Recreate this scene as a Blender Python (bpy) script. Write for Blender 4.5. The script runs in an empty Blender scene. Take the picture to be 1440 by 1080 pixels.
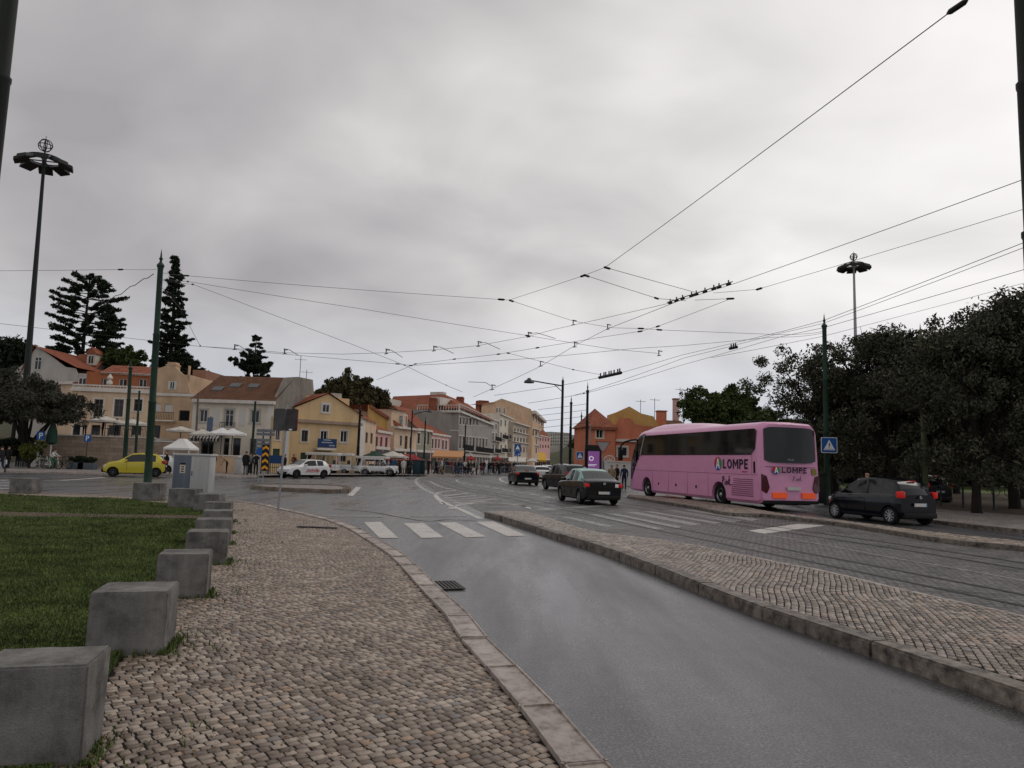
import bpy, bmesh, math, random
import numpy as np
from mathutils import Vector, Matrix
rnd = random.Random(11)
SC = bpy.context.scene
COL = SC.collection
rad = math.radians
# ---------------------------------------------------------------- camera model (photo 1440x1080)
FPX, HC = 1000.0, 1.7
PIT, ROL = math.atan(0.110), rad(1.7)
_F = Vector((0, math.cos(PIT), math.sin(PIT)))
_R0 = Vector((1, 0, 0)); _U0 = Vector((0, -math.sin(PIT), math.cos(PIT)))
_R = _R0 * math.cos(ROL) + _U0 * math.sin(ROL)
_U = _U0 * math.cos(ROL) - _R0 * math.sin(ROL)
def ray(px, py):
    return _F + _R * ((px - 720) / FPX) + _U * ((540 - py) / FPX)
def G(px, py, z=0.0):                       # where a sight line meets the level z
    d = ray(px, py); t = (z - HC) / d.z
    return Vector((d.x * t, d.y * t, z))
def P(px, py, D):                           # point on a sight line at distance D north
    d = ray(px, py); t = D / d.y
    return Vector((d.x * t, D, HC + d.z * t))
def hor(px):
    lo, hi = 400.0, 900.0
    for _ in range(40):
        m = (lo + hi) / 2
        if ray(px, m).z > 0: lo = m
        else: hi = m
    return lo
def at(px, D):
    p = P(px, hor(px), D); return Vector((p.x, p.y, 0))
def zat(px, py, D): return P(px, py, D).z
# ---------------------------------------------------------------- objects
def thing(name, label, cat, loc=(0, 0, 0), rotz=0.0, group=None):
    o = bpy.data.objects.new(name, None); COL.objects.link(o)
    o.empty_display_size = 0.3
    o.location = loc; o.rotation_euler = (0, 0, rotz)
    o['label'] = label; o['category'] = cat
    if group: o['group'] = group
    return o
def tag(o, label, cat, group=None, kind=None):
    o['label'] = label; o['category'] = cat
    if group: o['group'] = group
    if kind: o['kind'] = kind
    return o
def structure(o, kind='structure'):
    o['kind'] = kind; return o
def dup(root, loc, rotz, label, group=None, scale=None):
    r = root.copy(); COL.objects.link(r); r.location = loc; r.rotation_euler = (0, 0, rotz)
    r['label'] = label
    if group: r['group'] = group
    if scale: r.scale = (scale,) * 3 if not hasattr(scale, '__len__') else scale
    for ch in list(root.children):
        c = ch.copy(); COL.objects.link(c); c.parent = r
        for g in list(ch.children):
            d = g.copy(); COL.objects.link(d); d.parent = c
    return r
def mesh_obj(name, me, parent=None):
    o = bpy.data.objects.new(name, me); COL.objects.link(o)
    if parent is not None: o.parent = parent
    return o
class MB:
    def __init__(s): s.v = []; s.f = []; s.mi = []; s.cur = 0
    def add(s, vs, fs):
        b = len(s.v); s.v += [tuple(v) for v in vs]
        for f in fs: s.f.append(tuple(b + i for i in f)); s.mi.append(s.cur)
        return s
    def box(s, x0, x1, y0, y1, z0, z1):
        return s.add([(x0, y0, z0), (x1, y0, z0), (x1, y1, z0), (x0, y1, z0), (x0, y0, z1), (x1, y0, z1), (x1, y1, z1), (x0, y1, z1)],
                     [(0, 3, 2, 1), (4, 5, 6, 7), (0, 1, 5, 4), (1, 2, 6, 5), (2, 3, 7, 6), (3, 0, 4, 7)])
    def rbox(s, x0, x1, y0, y1, z0, z1, b=0.02, seg=2):
        bm = bmesh.new(); bmesh.ops.create_cube(bm, size=1)
        for v in bm.verts:
            v.co = Vector(((x0 + x1) / 2 + v.co.x * (x1 - x0), (y0 + y1) / 2 + v.co.y * (y1 - y0), (z0 + z1) / 2 + v.co.z * (z1 - z0)))
        bmesh.ops.bevel(bm, geom=bm.edges[:] + bm.verts[:], offset=b, segments=seg, affect='EDGES', profile=0.6)
        return s.bm(bm)
    def bm(s, bm, M=None):
        bm.verts.index_update(); bm.verts.ensure_lookup_table()
        s.add([(M @ v.co if M else v.co) for v in bm.verts], [[v.index for v in f.verts] for f in bm.faces]); bm.free(); return s
    def sphere(s, c, r, u=12, v=8):
        bm = bmesh.new(); bmesh.ops.create_uvsphere(bm, u_segments=u, v_segments=v, radius=1)
        r = r if hasattr(r, '__len__') else (r, r, r)
        for w in bm.verts: w.co = Vector((c[0] + w.co.x * r[0], c[1] + w.co.y * r[1], c[2] + w.co.z * r[2]))
        return s.bm(bm)
    def prism(s, pts, a, b, axis='y'):      # pts (p,q); axis y: p=x q=z ; axis z: p=x q=y ; axis x: p=y q=z
        def mk(p, q, t): return {'y': (p, t, q), 'z': (p, q, t), 'x': (t, p, q)}[axis]
        n = len(pts)
        vs = [mk(p, q, a) for p, q in pts] + [mk(p, q, b) for p, q in pts]
        fs = [tuple(range(n - 1, -1, -1)), tuple(range(n, 2 * n))] + [(i, (i + 1) % n, n + (i + 1) % n, n + i) for i in range(n)]
        return s.add(vs, fs)
    def tube(s, pts, r, n=8, cap=True):
        pts = [Vector(p) for p in pts]; k = len(pts)
        rs = r if hasattr(r, '__len__') else [r] * k
        vs = []; up = None
        for i, p in enumerate(pts):
            d = (pts[min(i + 1, k - 1)] - pts[max(i - 1, 0)])
            if d.length < 1e-9: d = Vector((0, 0, 1))
            d.normalize()
            if up is None: up = Vector((0, 0, 1)) if abs(d.z) < 0.9 else Vector((1, 0, 0))
            a = d.cross(up)
            if a.length < 1e-4: a = d.cross(Vector((0.3, 1, 0.2)))
            a.normalize(); b = d.cross(a); up = b.cross(d) * -1 if False else up
            for j in range(n):
                t = 2 * math.pi * j / n
                vs.append(p + (a * math.cos(t) + b * math.sin(t)) * rs[i])
        fs = [(i * n + j, i * n + (j + 1) % n, (i + 1) * n + (j + 1) % n, (i + 1) * n + j) for i in range(k - 1) for j in range(n)]
        if cap: fs += [tuple(range(n - 1, -1, -1)), tuple((k - 1) * n + j for j in range(n))]
        return s.add(vs, fs)
    def bar(s, a, b, w, h=None):            # square bar between two points
        h = h or w; a = Vector(a); b = Vector(b); d = (b - a).normalized()
        u = Vector((0, 0, 1)) if abs(d.z) < 0.95 else Vector((0, 1, 0))
        x = d.cross(u).normalized() * (w / 2); y = x.cross(d).normalized() * (h / 2)
        vs = [a - x - y, a + x - y, a + x + y, a - x + y, b - x - y, b + x - y, b + x + y, b - x + y]
        return s.add(vs, [(0, 3, 2, 1), (4, 5, 6, 7), (0, 1, 5, 4), (1, 2, 6, 5), (2, 3, 7, 6), (3, 0, 4, 7)])
    def lathe(s, prof, n=16, c=(0, 0, 0), axis='z'):
        vs = []
        for r, h in prof:
            for j in range(n):
                t = 2 * math.pi * j / n; a, b = r * math.cos(t), r * math.sin(t)
                q = {'z': (a, b, h), 'y': (a, h, b), 'x': (h, a, b)}[axis]
                vs.append((c[0] + q[0], c[1] + q[1], c[2] + q[2]))
        k = len(prof)
        fs = [(i * n + j, i * n + (j + 1) % n, (i + 1) * n + (j + 1) % n, (i + 1) * n + j) for i in range(k - 1) for j in range(n)]
        if prof[0][0] > 1e-4: fs.append(tuple(range(n - 1, -1, -1)))
        if prof[-1][0] > 1e-4: fs.append(tuple((k - 1) * n + j for j in range(n)))
        return s.add(vs, fs)
    def mesh(s, name, mats, smooth=None):
        me = bpy.data.meshes.new(name); me.from_pydata(s.v, [], s.f)
        mats = mats if isinstance(mats, (list, tuple)) else [mats]
        for m in mats: me.materials.append(m)
        if len(mats) > 1: me.polygons.foreach_set('material_index', s.mi)
        if smooth is not None:
            me.polygons.foreach_set('use_smooth', [True] * len(me.polygons))
            me.set_sharp_from_angle(angle=rad(smooth))
        me.update(); fixn(me); return me
    def build(s, name, mats, parent=None, smooth=None):
        return mesh_obj(name, s.mesh(name, mats, smooth), parent)
def fixn(me):
    bm = bmesh.new(); bm.from_mesh(me)
    bmesh.ops.recalc_face_normals(bm, faces=bm.faces[:]); bm.to_mesh(me); bm.free()
def evaluated(o):
    dg = bpy.context.evaluated_depsgraph_get(); dg.update()
    me = bpy.data.meshes.new_from_object(o.evaluated_get(dg)); return me
def np_mesh(name, verts, quads, mat, smooth=False):
    me = bpy.data.meshes.new(name); n = len(verts); k = quads.shape[1]; m = len(quads)
    me.vertices.add(n); me.vertices.foreach_set('co', np.asarray(verts, dtype=np.float32).ravel())
    me.loops.add(m * k); me.loops.foreach_set('vertex_index', quads.astype(np.int32).ravel())
    me.polygons.add(m); me.polygons.foreach_set('loop_start', np.arange(0, m * k, k, dtype=np.int32))
    me.polygons.foreach_set('loop_total', np.full(m, k, dtype=np.int32))
    me.materials.append(mat); me.update(calc_edges=True)
    if smooth: me.polygons.foreach_set('use_smooth', [True] * m)
    return me
def text_mesh(body, size, mat, extrude=0.004, align='LEFT', offset=0.0):
    cu = bpy.data.curves.new('lettering', 'FONT'); cu.body = body; cu.size = size; cu.extrude = extrude
    cu.align_x = align; cu.resolution_u = 3; cu.offset = offset
    o = bpy.data.objects.new('lettering', cu); COL.objects.link(o)
    me = evaluated(o); bpy.data.objects.remove(o); me.materials.clear(); me.materials.append(mat); return me
# ---------------------------------------------------------------- materials
MATS = {}
def mat(name, col, rough=0.7, metal=0.0, var=0.0, vscale=3.0, col2=None, bump=0.0, bscale=40.0, coat=0.0, island=0.0, spec=0.22,
        emis=None, estr=0.0, trans=0.0, rvar=0.0, streak=False):
    if name in MATS: return MATS[name]
    m = bpy.data.materials.new(name); m.use_nodes = True; nt = m.node_tree; N = nt.nodes; L = nt.links
    b = N['Principled BSDF']
    b.inputs['Roughness'].default_value = rough; b.inputs['Metallic'].default_value = metal
    b.inputs['Specular IOR Level'].default_value = spec
    if coat: b.inputs['Coat Weight'].default_value = coat; b.inputs['Coat Roughness'].default_value = 0.06
    if trans: b.inputs['Transmission Weight'].default_value = trans
    c = (*col, 1)
    b.inputs['Base Color'].default_value = c
    tc = N.new('ShaderNodeTexCoord')
    if var or col2:
        n = N.new('ShaderNodeTexNoise'); n.inputs['Scale'].default_value = vscale; n.inputs['Detail'].default_value = 6; n.inputs['Roughness'].default_value = 0.65
        if streak:
            mp = N.new('ShaderNodeMapping'); mp.inputs['Scale'].default_value = (1, 1, 0.12); L.new(tc.outputs['Object'], mp.inputs[0]); L.new(mp.outputs[0], n.inputs['Vector'])
        else: L.new(tc.outputs['Object'], n.inputs['Vector'])
        r = N.new('ShaderNodeValToRGB'); L.new(n.outputs['Fac'], r.inputs[0])
        r.color_ramp.elements[0].position = 0.35; r.color_ramp.elements[1].position = 0.68
        if col2: a, d = col, col2
        else: a = tuple(max(0, x * (1 - var)) for x in col); d = tuple(min(1, x * (1 + var)) for x in col)
        r.color_ramp.elements[0].color = (*a, 1); r.color_ramp.elements[1].color = (*d, 1)
        out = r.outputs[0]
        L.new(out, b.inputs['Base Color'])
        if rvar:
            mr = N.new('ShaderNodeMapRange'); L.new(n.outputs['Fac'], mr.inputs[0]); mr.inputs[1].default_value = 0.3; mr.inputs[2].default_value = 0.7
            mr.inputs[3].default_value = max(0.03, rough - rvar); mr.inputs[4].default_value = rough + rvar; L.new(mr.outputs[0], b.inputs['Roughness'])
    else: out = None
    if island:
        g = N.new('ShaderNodeNewGeometry'); mr = N.new('ShaderNodeMapRange'); L.new(g.outputs['Random Per Island'], mr.inputs[0])
        mr.inputs[3].default_value = 1 - island; mr.inputs[4].default_value = 1 + island
        hs = N.new('ShaderNodeHueSaturation'); L.new(mr.outputs[0], hs.inputs['Value'])
        mr2 = N.new('ShaderNodeMapRange'); L.new(g.outputs['Random Per Island'], mr2.inputs[0]); mr2.inputs[3].default_value = 0.53; mr2.inputs[4].default_value = 0.48
        L.new(mr2.outputs[0], hs.inputs['Hue'])
        if out: L.new(out, hs.inputs['Color'])
        else: hs.inputs['Color'].default_value = c
        L.new(hs.outputs[0], b.inputs['Base Color'])
    if bump:
        n2 = N.new('ShaderNodeTexNoise'); n2.inputs['Scale'].default_value = bscale; n2.inputs['Detail'].default_value = 5; L.new(tc.outputs['Object'], n2.inputs['Vector'])
        bp = N.new('ShaderNodeBump'); bp.inputs['Strength'].default_value = bump; bp.inputs['Distance'].default_value = 0.02
        L.new(n2.outputs['Fac'], bp.inputs['Height']); L.new(bp.outputs[0], b.inputs['Normal'])
    if emis:
        b.inputs['Emission Color'].default_value = (*emis, 1); b.inputs['Emission Strength'].default_value = estr
    MATS[name] = m; return m
def nodes(name):
    m = bpy.data.materials.new(name); m.use_nodes = True; MATS[name] = m
    return m, m.node_tree.nodes, m.node_tree.links, m.node_tree.nodes['Principled BSDF']
def ramp(N, L, src, stops):
    r = N.new('ShaderNodeValToRGB'); L.new(src, r.inputs[0]); e = r.color_ramp.elements
    while len(e) < len(stops): e.new(0.5)
    for i, (p, c) in enumerate(stops):
        e[i].position = p; e[i].color = (*c, 1) if len(c) == 3 else c
    return r.outputs[0]
def noise(N, L, vec, scale, detail=5, rough=0.6, dist=0.0):
    n = N.new('ShaderNodeTexNoise'); n.inputs['Scale'].default_value = scale; n.inputs['Detail'].default_value = detail
    n.inputs['Roughness'].default_value = rough; n.inputs['Distortion'].default_value = dist; L.new(vec, n.inputs['Vector']); return n.outputs['Fac']
def mixc(N, L, fac, a, b, mode='MIX'):
    m = N.new('ShaderNodeMix'); m.data_type = 'RGBA'; m.blend_type = mode
    for s, v in ((m.inputs[0], fac), (m.inputs[6], a), (m.inputs[7], b)):
        if hasattr(v, 'is_linked') or hasattr(v, 'links'): L.new(v, s)
        elif isinstance(v, (int, float)): s.default_value = v
        else: s.default_value = (*v, 1)
    return m.outputs[2]
def math_(N, L, op, a, b=None):
    m = N.new('ShaderNodeMath'); m.operation = op
    for s, v in ((m.inputs[0], a), (m.inputs[1], b)):
        if v is None: continue
        if isinstance(v, (int, float)): s.default_value = v
        else: L.new(v, s)
    return m.outputs[0]
def bumpn(N, L, b, h, strength, dist=0.01):
    bp = N.new('ShaderNodeBump'); bp.inputs['Strength'].default_value = strength; bp.inputs['Distance'].default_value = dist
    L.new(h, bp.inputs['Height']); L.new(bp.outputs[0], b.inputs['Normal'])
# ================================================================ world, sun, camera
w = bpy.data.worlds.new("World"); SC.world = w; w.use_nodes = True
N = w.node_tree.nodes; L = w.node_tree.links; N.clear()
SUN_EL, SUN_AZ = rad(48), rad(62)           # sun behind the cloud, front right
out = N.new('ShaderNodeOutputWorld')
sky = N.new('ShaderNodeTexSky'); sky.sky_type = 'NISHITA'; sky.sun_disc = False; sky.sun_elevation = SUN_EL; sky.sun_rotation = SUN_AZ
sky.air_density = 1.0; sky.dust_density = 2.0
bg1 = N.new('ShaderNodeBackground'); L.new(sky.outputs[0], bg1.inputs[0]); bg1.inputs[1].default_value = 0.10
tc = N.new('ShaderNodeTexCoord'); gen = tc.outputs['Generated']
sep = N.new('ShaderNodeSeparateXYZ'); L.new(gen, sep.inputs[0])
# project the direction on a flat cloud deck: x/(z+.12), y/(z+.12)
den = math_(N, L, 'ADD', math_(N, L, 'MAXIMUM', sep.outputs[2], 0.0), 0.34)
cx = math_(N, L, 'DIVIDE', sep.outputs[0], den); cy = math_(N, L, 'DIVIDE', sep.outputs[1], den)
cb = N.new('ShaderNodeCombineXYZ'); L.new(cx, cb.inputs[0]); L.new(cy, cb.inputs[1]); cb.inputs[2].default_value = 0.0
n1 = noise(N, L, cb.outputs[0], 0.62, 4, 0.5, 0.5)
n2 = noise(N, L, cb.outputs[0], 2.6, 5, 0.5, 0.5)
cl = math_(N, L, 'ADD', math_(N, L, 'MULTIPLY', n1, 0.82), math_(N, L, 'MULTIPLY', n2, 0.18))
# brighter towards the veiled sun
def dirdot(v):
    d = N.new('ShaderNodeVectorMath'); d.operation = 'DOT_PRODUCT'; L.new(gen, d.inputs[0]); d.inputs[1].default_value = v; return d.outputs['Value']
sv = Vector((math.sin(SUN_AZ) * 0.9, math.cos(SUN_AZ) * 1.0, 0.34)).normalized()
gl = math_(N, L, 'POWER', math_(N, L, 'MAXIMUM', dirdot(sv), 0.0), 4.0)
v = math_(N, L, 'ADD', math_(N, L, 'MULTIPLY', math_(N, L, 'SUBTRACT', cl, 0.5), 3.0), math_(N, L, 'ADD', math_(N, L, 'MULTIPLY', gl, 0.72), 0.27))
col = ramp(N, L, v, [(0.0, (0.36, 0.345, 0.35)), (0.3, (0.55, 0.525, 0.52)), (0.6, (0.80, 0.765, 0.755)), (1.0, (1.06, 1.03, 1.01))])
low = math_(N, L, 'MULTIPLY', math_(N, L, 'SUBTRACT', 0.21, sep.outputs[2]), 4.5)
lowc = N.new('ShaderNodeClamp'); L.new(low, lowc.inputs[0])
col = mixc(N, L, math_(N, L, 'MULTIPLY', lowc.outputs[0], 0.7), col, (0.56, 0.63, 0.76))
bg2 = N.new('ShaderNodeBackground'); L.new(col, bg2.inputs[0]); bg2.inputs[1].default_value = 1.08
mx = N.new('ShaderNodeMixShader'); mx.inputs[0].default_value = 0.93
L.new(bg1.outputs[0], mx.inputs[1]); L.new(bg2.outputs[0], mx.inputs[2]); L.new(mx.outputs[0], out.inputs[0])
sl = bpy.data.lights.new('sun', 'SUN'); sl.energy = 0.5; sl.angle = rad(25); sl.color = (1.0, 0.96, 0.9)
so = bpy.data.objects.new('sun', sl); COL.objects.link(so)
sd = Vector((math.sin(SUN_AZ) * math.cos(SUN_EL), math.cos(SUN_AZ) * math.cos(SUN_EL), math.sin(SUN_EL)))
so.rotation_euler = (-sd).to_track_quat('-Z', 'Y').to_euler()
cam = bpy.data.cameras.new('camera'); co = bpy.data.objects.new('camera', cam); COL.objects.link(co)
cam.sensor_width = 36; cam.lens = 25.0; cam.clip_end = 5000; cam.clip_start = 0.05
M = Matrix.Identity(4)
for i in range(3): M[i][0] = _R[i]; M[i][1] = _U[i]; M[i][2] = -_F[i]
M[2][3] = HC; co.matrix_world = M
SC.camera = co
SC.view_settings.view_transform = 'Standard'; SC.view_settings.look = 'None'; SC.view_settings.gamma = 1; SC.view_settings.exposure = 0
# ================================================================ ground materials
def m_asphalt():
    m, N, L, b = nodes('wet_asphalt'); tc = N.new('ShaderNodeTexCoord'); o = tc.outputs['Object']
    mp = N.new('ShaderNodeMapping'); mp.inputs['Rotation'].default_value = (0, 0, rad(-8)); mp.inputs['Scale'].default_value = (1.5, 0.22, 1); L.new(o, mp.inputs[0])
    big = noise(N, L, mp.outputs[0], 0.8, 5, 0.55, 0.1)
    fine = noise(N, L, o, 48, 7, 0.85); mid = noise(N, L, o, 5, 6, 0.7)
    c = ramp(N, L, mid, [(0.3, (0.032, 0.032, 0.035)), (0.7, (0.058, 0.058, 0.062))])
    g = ramp(N, L, fine, [(0.40, (0.1, 0.1, 0.11)), (0.5, (0.8, 0.8, 0.8)), (0.58, (4.0, 3.9, 3.85))])
    c = mixc(N, L, 0.8, c, g, 'MULTIPLY')
    wet = ramp(N, L, big, [(0.36, (1, 1, 1)), (0.54, (0.4, 0.4, 0.4)), (0.72, (0, 0, 0))])
    L.new(c, b.inputs['Base Color'])
    r = N.new('ShaderNodeMapRange'); L.new(wet, r.inputs[0]); r.inputs[3].default_value = 0.46; r.inputs[4].default_value = 0.19
    L.new(r.outputs[0], b.inputs['Roughness']); b.inputs['Specular IOR Level'].default_value = 0.85
    h = math_(N, L, 'ADD', math_(N, L, 'MULTIPLY', fine, 0.5), math_(N, L, 'MULTIPLY', noise(N, L, o, 60, 2), 0.5))
    bumpn(N, L, b, h, 0.5, 0.006); return m
def m_setts(name, ang, w, h, ca, cb_, cj, dist=0.35, rough=0.5, bump=0.8):
    m, N, L, b = nodes(name); tc = N.new('ShaderNodeTexCoord'); o = tc.outputs['Object']
    nz = N.new('ShaderNodeTexNoise'); nz.inputs['Scale'].default_value = 2.2; nz.inputs['Detail'].default_value = 3; L.new(o, nz.inputs['Vector'])
    vm = N.new('ShaderNodeVectorMath'); vm.operation = 'SCALE'; L.new(nz.outputs['Color'], vm.inputs[0]); vm.inputs['Scale'].default_value = dist
    va = N.new('ShaderNodeVectorMath'); va.operation = 'ADD'; L.new(o, va.inputs[0]); L.new(vm.outputs[0], va.inputs[1])
    mp = N.new('ShaderNodeMapping'); mp.inputs['Rotation'].default_value = (0, 0, ang); L.new(va.outputs[0], mp.inputs[0])
    br = N.new('ShaderNodeTexBrick'); L.new(mp.outputs[0], br.inputs['Vector']); br.inputs['Scale'].default_value = 1.0
    br.inputs['Brick Width'].default_value = w; br.inputs['Row Height'].default_value = h; br.inputs['Mortar Size'].default_value = 0.012; br.inputs['Mortar Smooth'].default_value = 0.4
    br.inputs['Color1'].default_value = (0, 0, 0, 1); br.inputs['Color2'].default_value = (1, 1, 1, 1); br.inputs['Mortar'].default_value = (0.5, 0.5, 0.5, 1); br.inputs['Bias'].default_value = 0
    c = ramp(N, L, br.outputs['Color'], [(0.0, ca), (1.0, cb_)])
    n = noise(N, L, o, 1.1, 6); n3 = noise(N, L, o, 45, 3)
    c = mixc(N, L, 0.6, c, ramp(N, L, n, [(0.3, (0.55, 0.55, 0.55)), (0.7, (1.35, 1.33, 1.3))]), 'MULTIPLY')
    c = mixc(N, L, 0.5, c, ramp(N, L, n3, [(0.3, (0.6, 0.6, 0.6)), (0.7, (1.4, 1.4, 1.4))]), 'MULTIPLY')
    c = mixc(N, L, br.outputs['Fac'], c, cj); L.new(c, b.inputs['Base Color'])
    r = N.new('ShaderNodeMapRange'); L.new(n, r.inputs[0]); r.inputs[1].default_value = 0.35; r.inputs[2].default_value = 0.65; r.inputs[3].default_value = rough - 0.12; r.inputs[4].default_value = rough + 0.2
    L.new(r.outputs[0], b.inputs['Roughness'])
    hh = math_(N, L, 'ADD', math_(N, L, 'MULTIPLY', math_(N, L, 'SUBTRACT', 1.0, br.outputs['Fac']), 1.0), math_(N, L, 'MULTIPLY', n3, 0.6))
    bumpn(N, L, b, hh, bump, 0.02); return m
def m_stone(name, ca, cb_, cc, rough=0.55):
    m, N, L, b = nodes(name); tc = N.new('ShaderNodeTexCoord'); o = tc.outputs['Object']; g = N.new('ShaderNodeNewGeometry')
    c = ramp(N, L, g.outputs['Random Per Island'], [(0.0, ca), (0.45, cb_), (0.88, cc), (0.95, (0.33, 0.23, 0.16)), (0.98, (0.20, 0.18, 0.17))])
    n = noise(N, L, o, 1.3, 4); n3 = noise(N, L, o, 70, 4)
    c = mixc(N, L, 0.55, c, ramp(N, L, n, [(0.32, (0.62, 0.58, 0.55)), (0.68, (1.25, 1.25, 1.25))]), 'MULTIPLY')
    c = mixc(N, L, 0.5, c, ramp(N, L, n3, [(0.3, (0.7, 0.7, 0.7)), (0.7, (1.3, 1.3, 1.3))]), 'MULTIPLY')
    L.new(c, b.inputs['Base Color']); b.inputs['Roughness'].default_value = rough; b.inputs['Specular IOR Level'].default_value = 0.35 if rough > 0.4 else 0.55
    mr = N.new('ShaderNodeMapRange'); L.new(g.outputs['Random Per Island'], mr.inputs[0]); mr.inputs[3].default_value = rough - 0.12; mr.inputs[4].default_value = rough + 0.12; L.new(mr.outputs[0], b.inputs['Roughness'])
    bumpn(N, L, b, n3, 0.25, 0.006); return m
def m_kerb(name, ca, cb_, stain):
    m, N, L, b = nodes(name); tc = N.new('ShaderNodeTexCoord'); o = tc.outputs['Object']; g = N.new('ShaderNodeNewGeometry')
    n = noise(N, L, o, 7, 7, 0.7); n3 = noise(N, L, o, 60, 4)
    c = ramp(N, L, n, [(0.36, stain), (0.5, ca), (0.7, cb_)])
    mr = N.new('ShaderNodeMapRange'); L.new(g.outputs['Random Per Island'], mr.inputs[0]); mr.inputs[3].default_value = 0.8; mr.inputs[4].default_value = 1.15
    hs = N.new('ShaderNodeHueSaturation'); L.new(mr.outputs[0], hs.inputs['Value']); L.new(c, hs.inputs['Color'])
    L.new(hs.outputs[0], b.inputs['Base Color']); b.inputs['Roughness'].default_value = 0.55; bumpn(N, L, b, n3, 0.4, 0.01); return m
def m_paint():
    m, N, L, b = nodes('worn_road_paint'); tc = N.new('ShaderNodeTexCoord'); o = tc.outputs['Object']
    n = noise(N, L, o, 14, 8, 0.75); n2 = noise(N, L, o, 1.5, 4); s = math_(N, L, 'ADD', math_(N, L, 'MULTIPLY', n, 0.7), math_(N, L, 'MULTIPLY', n2, 0.3))
    c = ramp(N, L, s, [(0.36, (0.10, 0.095, 0.09)), (0.46, (0.42, 0.40, 0.37)), (0.65, (0.58, 0.56, 0.52))])
    L.new(c, b.inputs['Base Color']); b.inputs['Roughness'].default_value = 0.5; bumpn(N, L, b, n, 0.2, 0.005); return m
def m_paint_thin():
    m, N, L, b = nodes('faded_road_paint'); tc = N.new('ShaderNodeTexCoord'); o = tc.outputs['Object']
    n = noise(N, L, o, 9, 8, 0.8)
    c = ramp(N, L, n, [(0.42, (0.06, 0.058, 0.056)), (0.52, (0.26, 0.25, 0.24)), (0.7, (0.42, 0.40, 0.38))])
    L.new(c, b.inputs['Base Color']); b.inputs['Roughness'].default_value = 0.5; bumpn(N, L, b, n, 0.4, 0.01); return m
def m_grass_ground():
    m, N, L, b = nodes('lawn_soil'); tc = N.new('ShaderNodeTexCoord'); o = tc.outputs['Object']
    n = noise(N, L, o, 0.7, 5); n3 = noise(N, L, o, 30, 5)
    c = ramp(N, L, n, [(0.3, (0.040, 0.052, 0.018)), (0.7, (0.07, 0.088, 0.03))])
    c = mixc(N, L, 0.7, c, ramp(N, L, n3, [(0.3, (0.4, 0.4, 0.4)), (0.7, (1.6, 1.6, 1.5))]), 'MULTIPLY')
    L.new(c, b.inputs['Base Color']); b.inputs['Roughness'].default_value = 0.9; bumpn(N, L, b, n3, 1.0, 0.04); return m
M_ASPH = m_asphalt()
M_TRACK = m_setts('tramway_setts', rad(-15), 0.15, 0.105, (0.075, 0.07, 0.07), (0.17, 0.158, 0.153), (0.010, 0.009, 0.009), 0.16, 0.36, 1.6)
M_FARCOB = m_setts('far_cobbles', rad(35), 0.12, 0.11, (0.20, 0.175, 0.16), (0.36, 0.32, 0.295), (0.05, 0.043, 0.038), 0.3, 0.6, 0.7)
M_STONE = m_stone('limestone_cobbles', (0.135, 0.102, 0.078), (0.245, 0.196, 0.157), (0.40, 0.335, 0.275), 0.46)
M_STONE2 = m_stone('pale_wet_cobbles', (0.135, 0.108, 0.085), (0.23, 0.19, 0.155), (0.37, 0.31, 0.26), 0.34)
M_JOINT = mat('sandy_joint_dirt', (0.014, 0.011, 0.009), 0.9, var=0.4, vscale=8, bump=0.6, bscale=80)
M_KERBL = m_kerb('pink_limestone_kerb', (0.34, 0.29, 0.26), (0.46, 0.40, 0.36), (0.17, 0.13, 0.105))
M_KERBR = m_kerb('dirty_kerb_stone', (0.12, 0.098, 0.078), (0.25, 0.215, 0.18), (0.018, 0.015, 0.012))
M_PAINT = m_paint(); M_PAINTF = m_paint_thin()
M_LAWN = m_grass_ground()
M_DIRT = mat('bare_brown_soil', (0.075, 0.055, 0.04), 0.9, col2=(0.12, 0.085, 0.062), vscale=2.5, bump=0.8, bscale=20)
M_RAIL = mat('worn_rail_steel', (0.014, 0.013, 0.013), 0.45, metal=0.2, var=0.4)
M_PARK = mat('park_soil', (0.055, 0.042, 0.03), 0.95, col2=(0.10, 0.072, 0.05), vscale=0.8, bump=0.8, bscale=12)
# ================================================================ helpers for ground sheets
def smooth_path(pts, n=8):
    pts = [Vector((p[0], p[1])) for p in pts]; o = []
    for i in range(len(pts) - 1):
        a = pts[max(i - 1, 0)]; b = pts[i]; c = pts[i + 1]; d = pts[min(i + 2, len(pts) - 1)]
        for k in range(n):
            t = k / n
            o.append(0.5 * ((2 * b) + (c - a) * t + (2 * a - 5 * b + 4 * c - d) * t * t + (3 * b - a - 3 * c + d) * t ** 3))
    o.append(pts[-1]); return o
def gpath(px, z=0.0, n=8): return smooth_path([G(x, y, z) for x, y in px], n)
def offs(path, d):                          # + = to the right of travel
    o = []
    for i, p in enumerate(path):
        t = (path[min(i + 1, len(path) - 1)] - path[max(i - 1, 0)]).normalized(); o.append(p + Vector((t.y, -t.x)) * d)
    return o
def resample(path, step):
    o = [path[0]]; acc = 0
    for a, b in zip(path, path[1:]):
        l = (b - a).length
        while acc + l >= step and l > 0:
            a = a + (b - a) * ((step - acc) / l); l = (b - a).length; acc = 0; o.append(a)
        acc += l
    return o
def sheet(name, poly, z, m):
    bm = bmesh.new(); vs = [bm.verts.new((p[0], p[1], z)) for p in poly]; f = bm.faces.new(vs)
    bmesh.ops.triangulate(bm, faces=[f]); bmesh.ops.recalc_face_normals(bm, faces=bm.faces[:])
    for f in bm.faces:
        if f.normal.z < 0: f.normal_flip()
    me = bpy.data.meshes.new(name); bm.to_mesh(me); bm.free(); me.materials.append(m); return mesh_obj(name, me)
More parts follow.
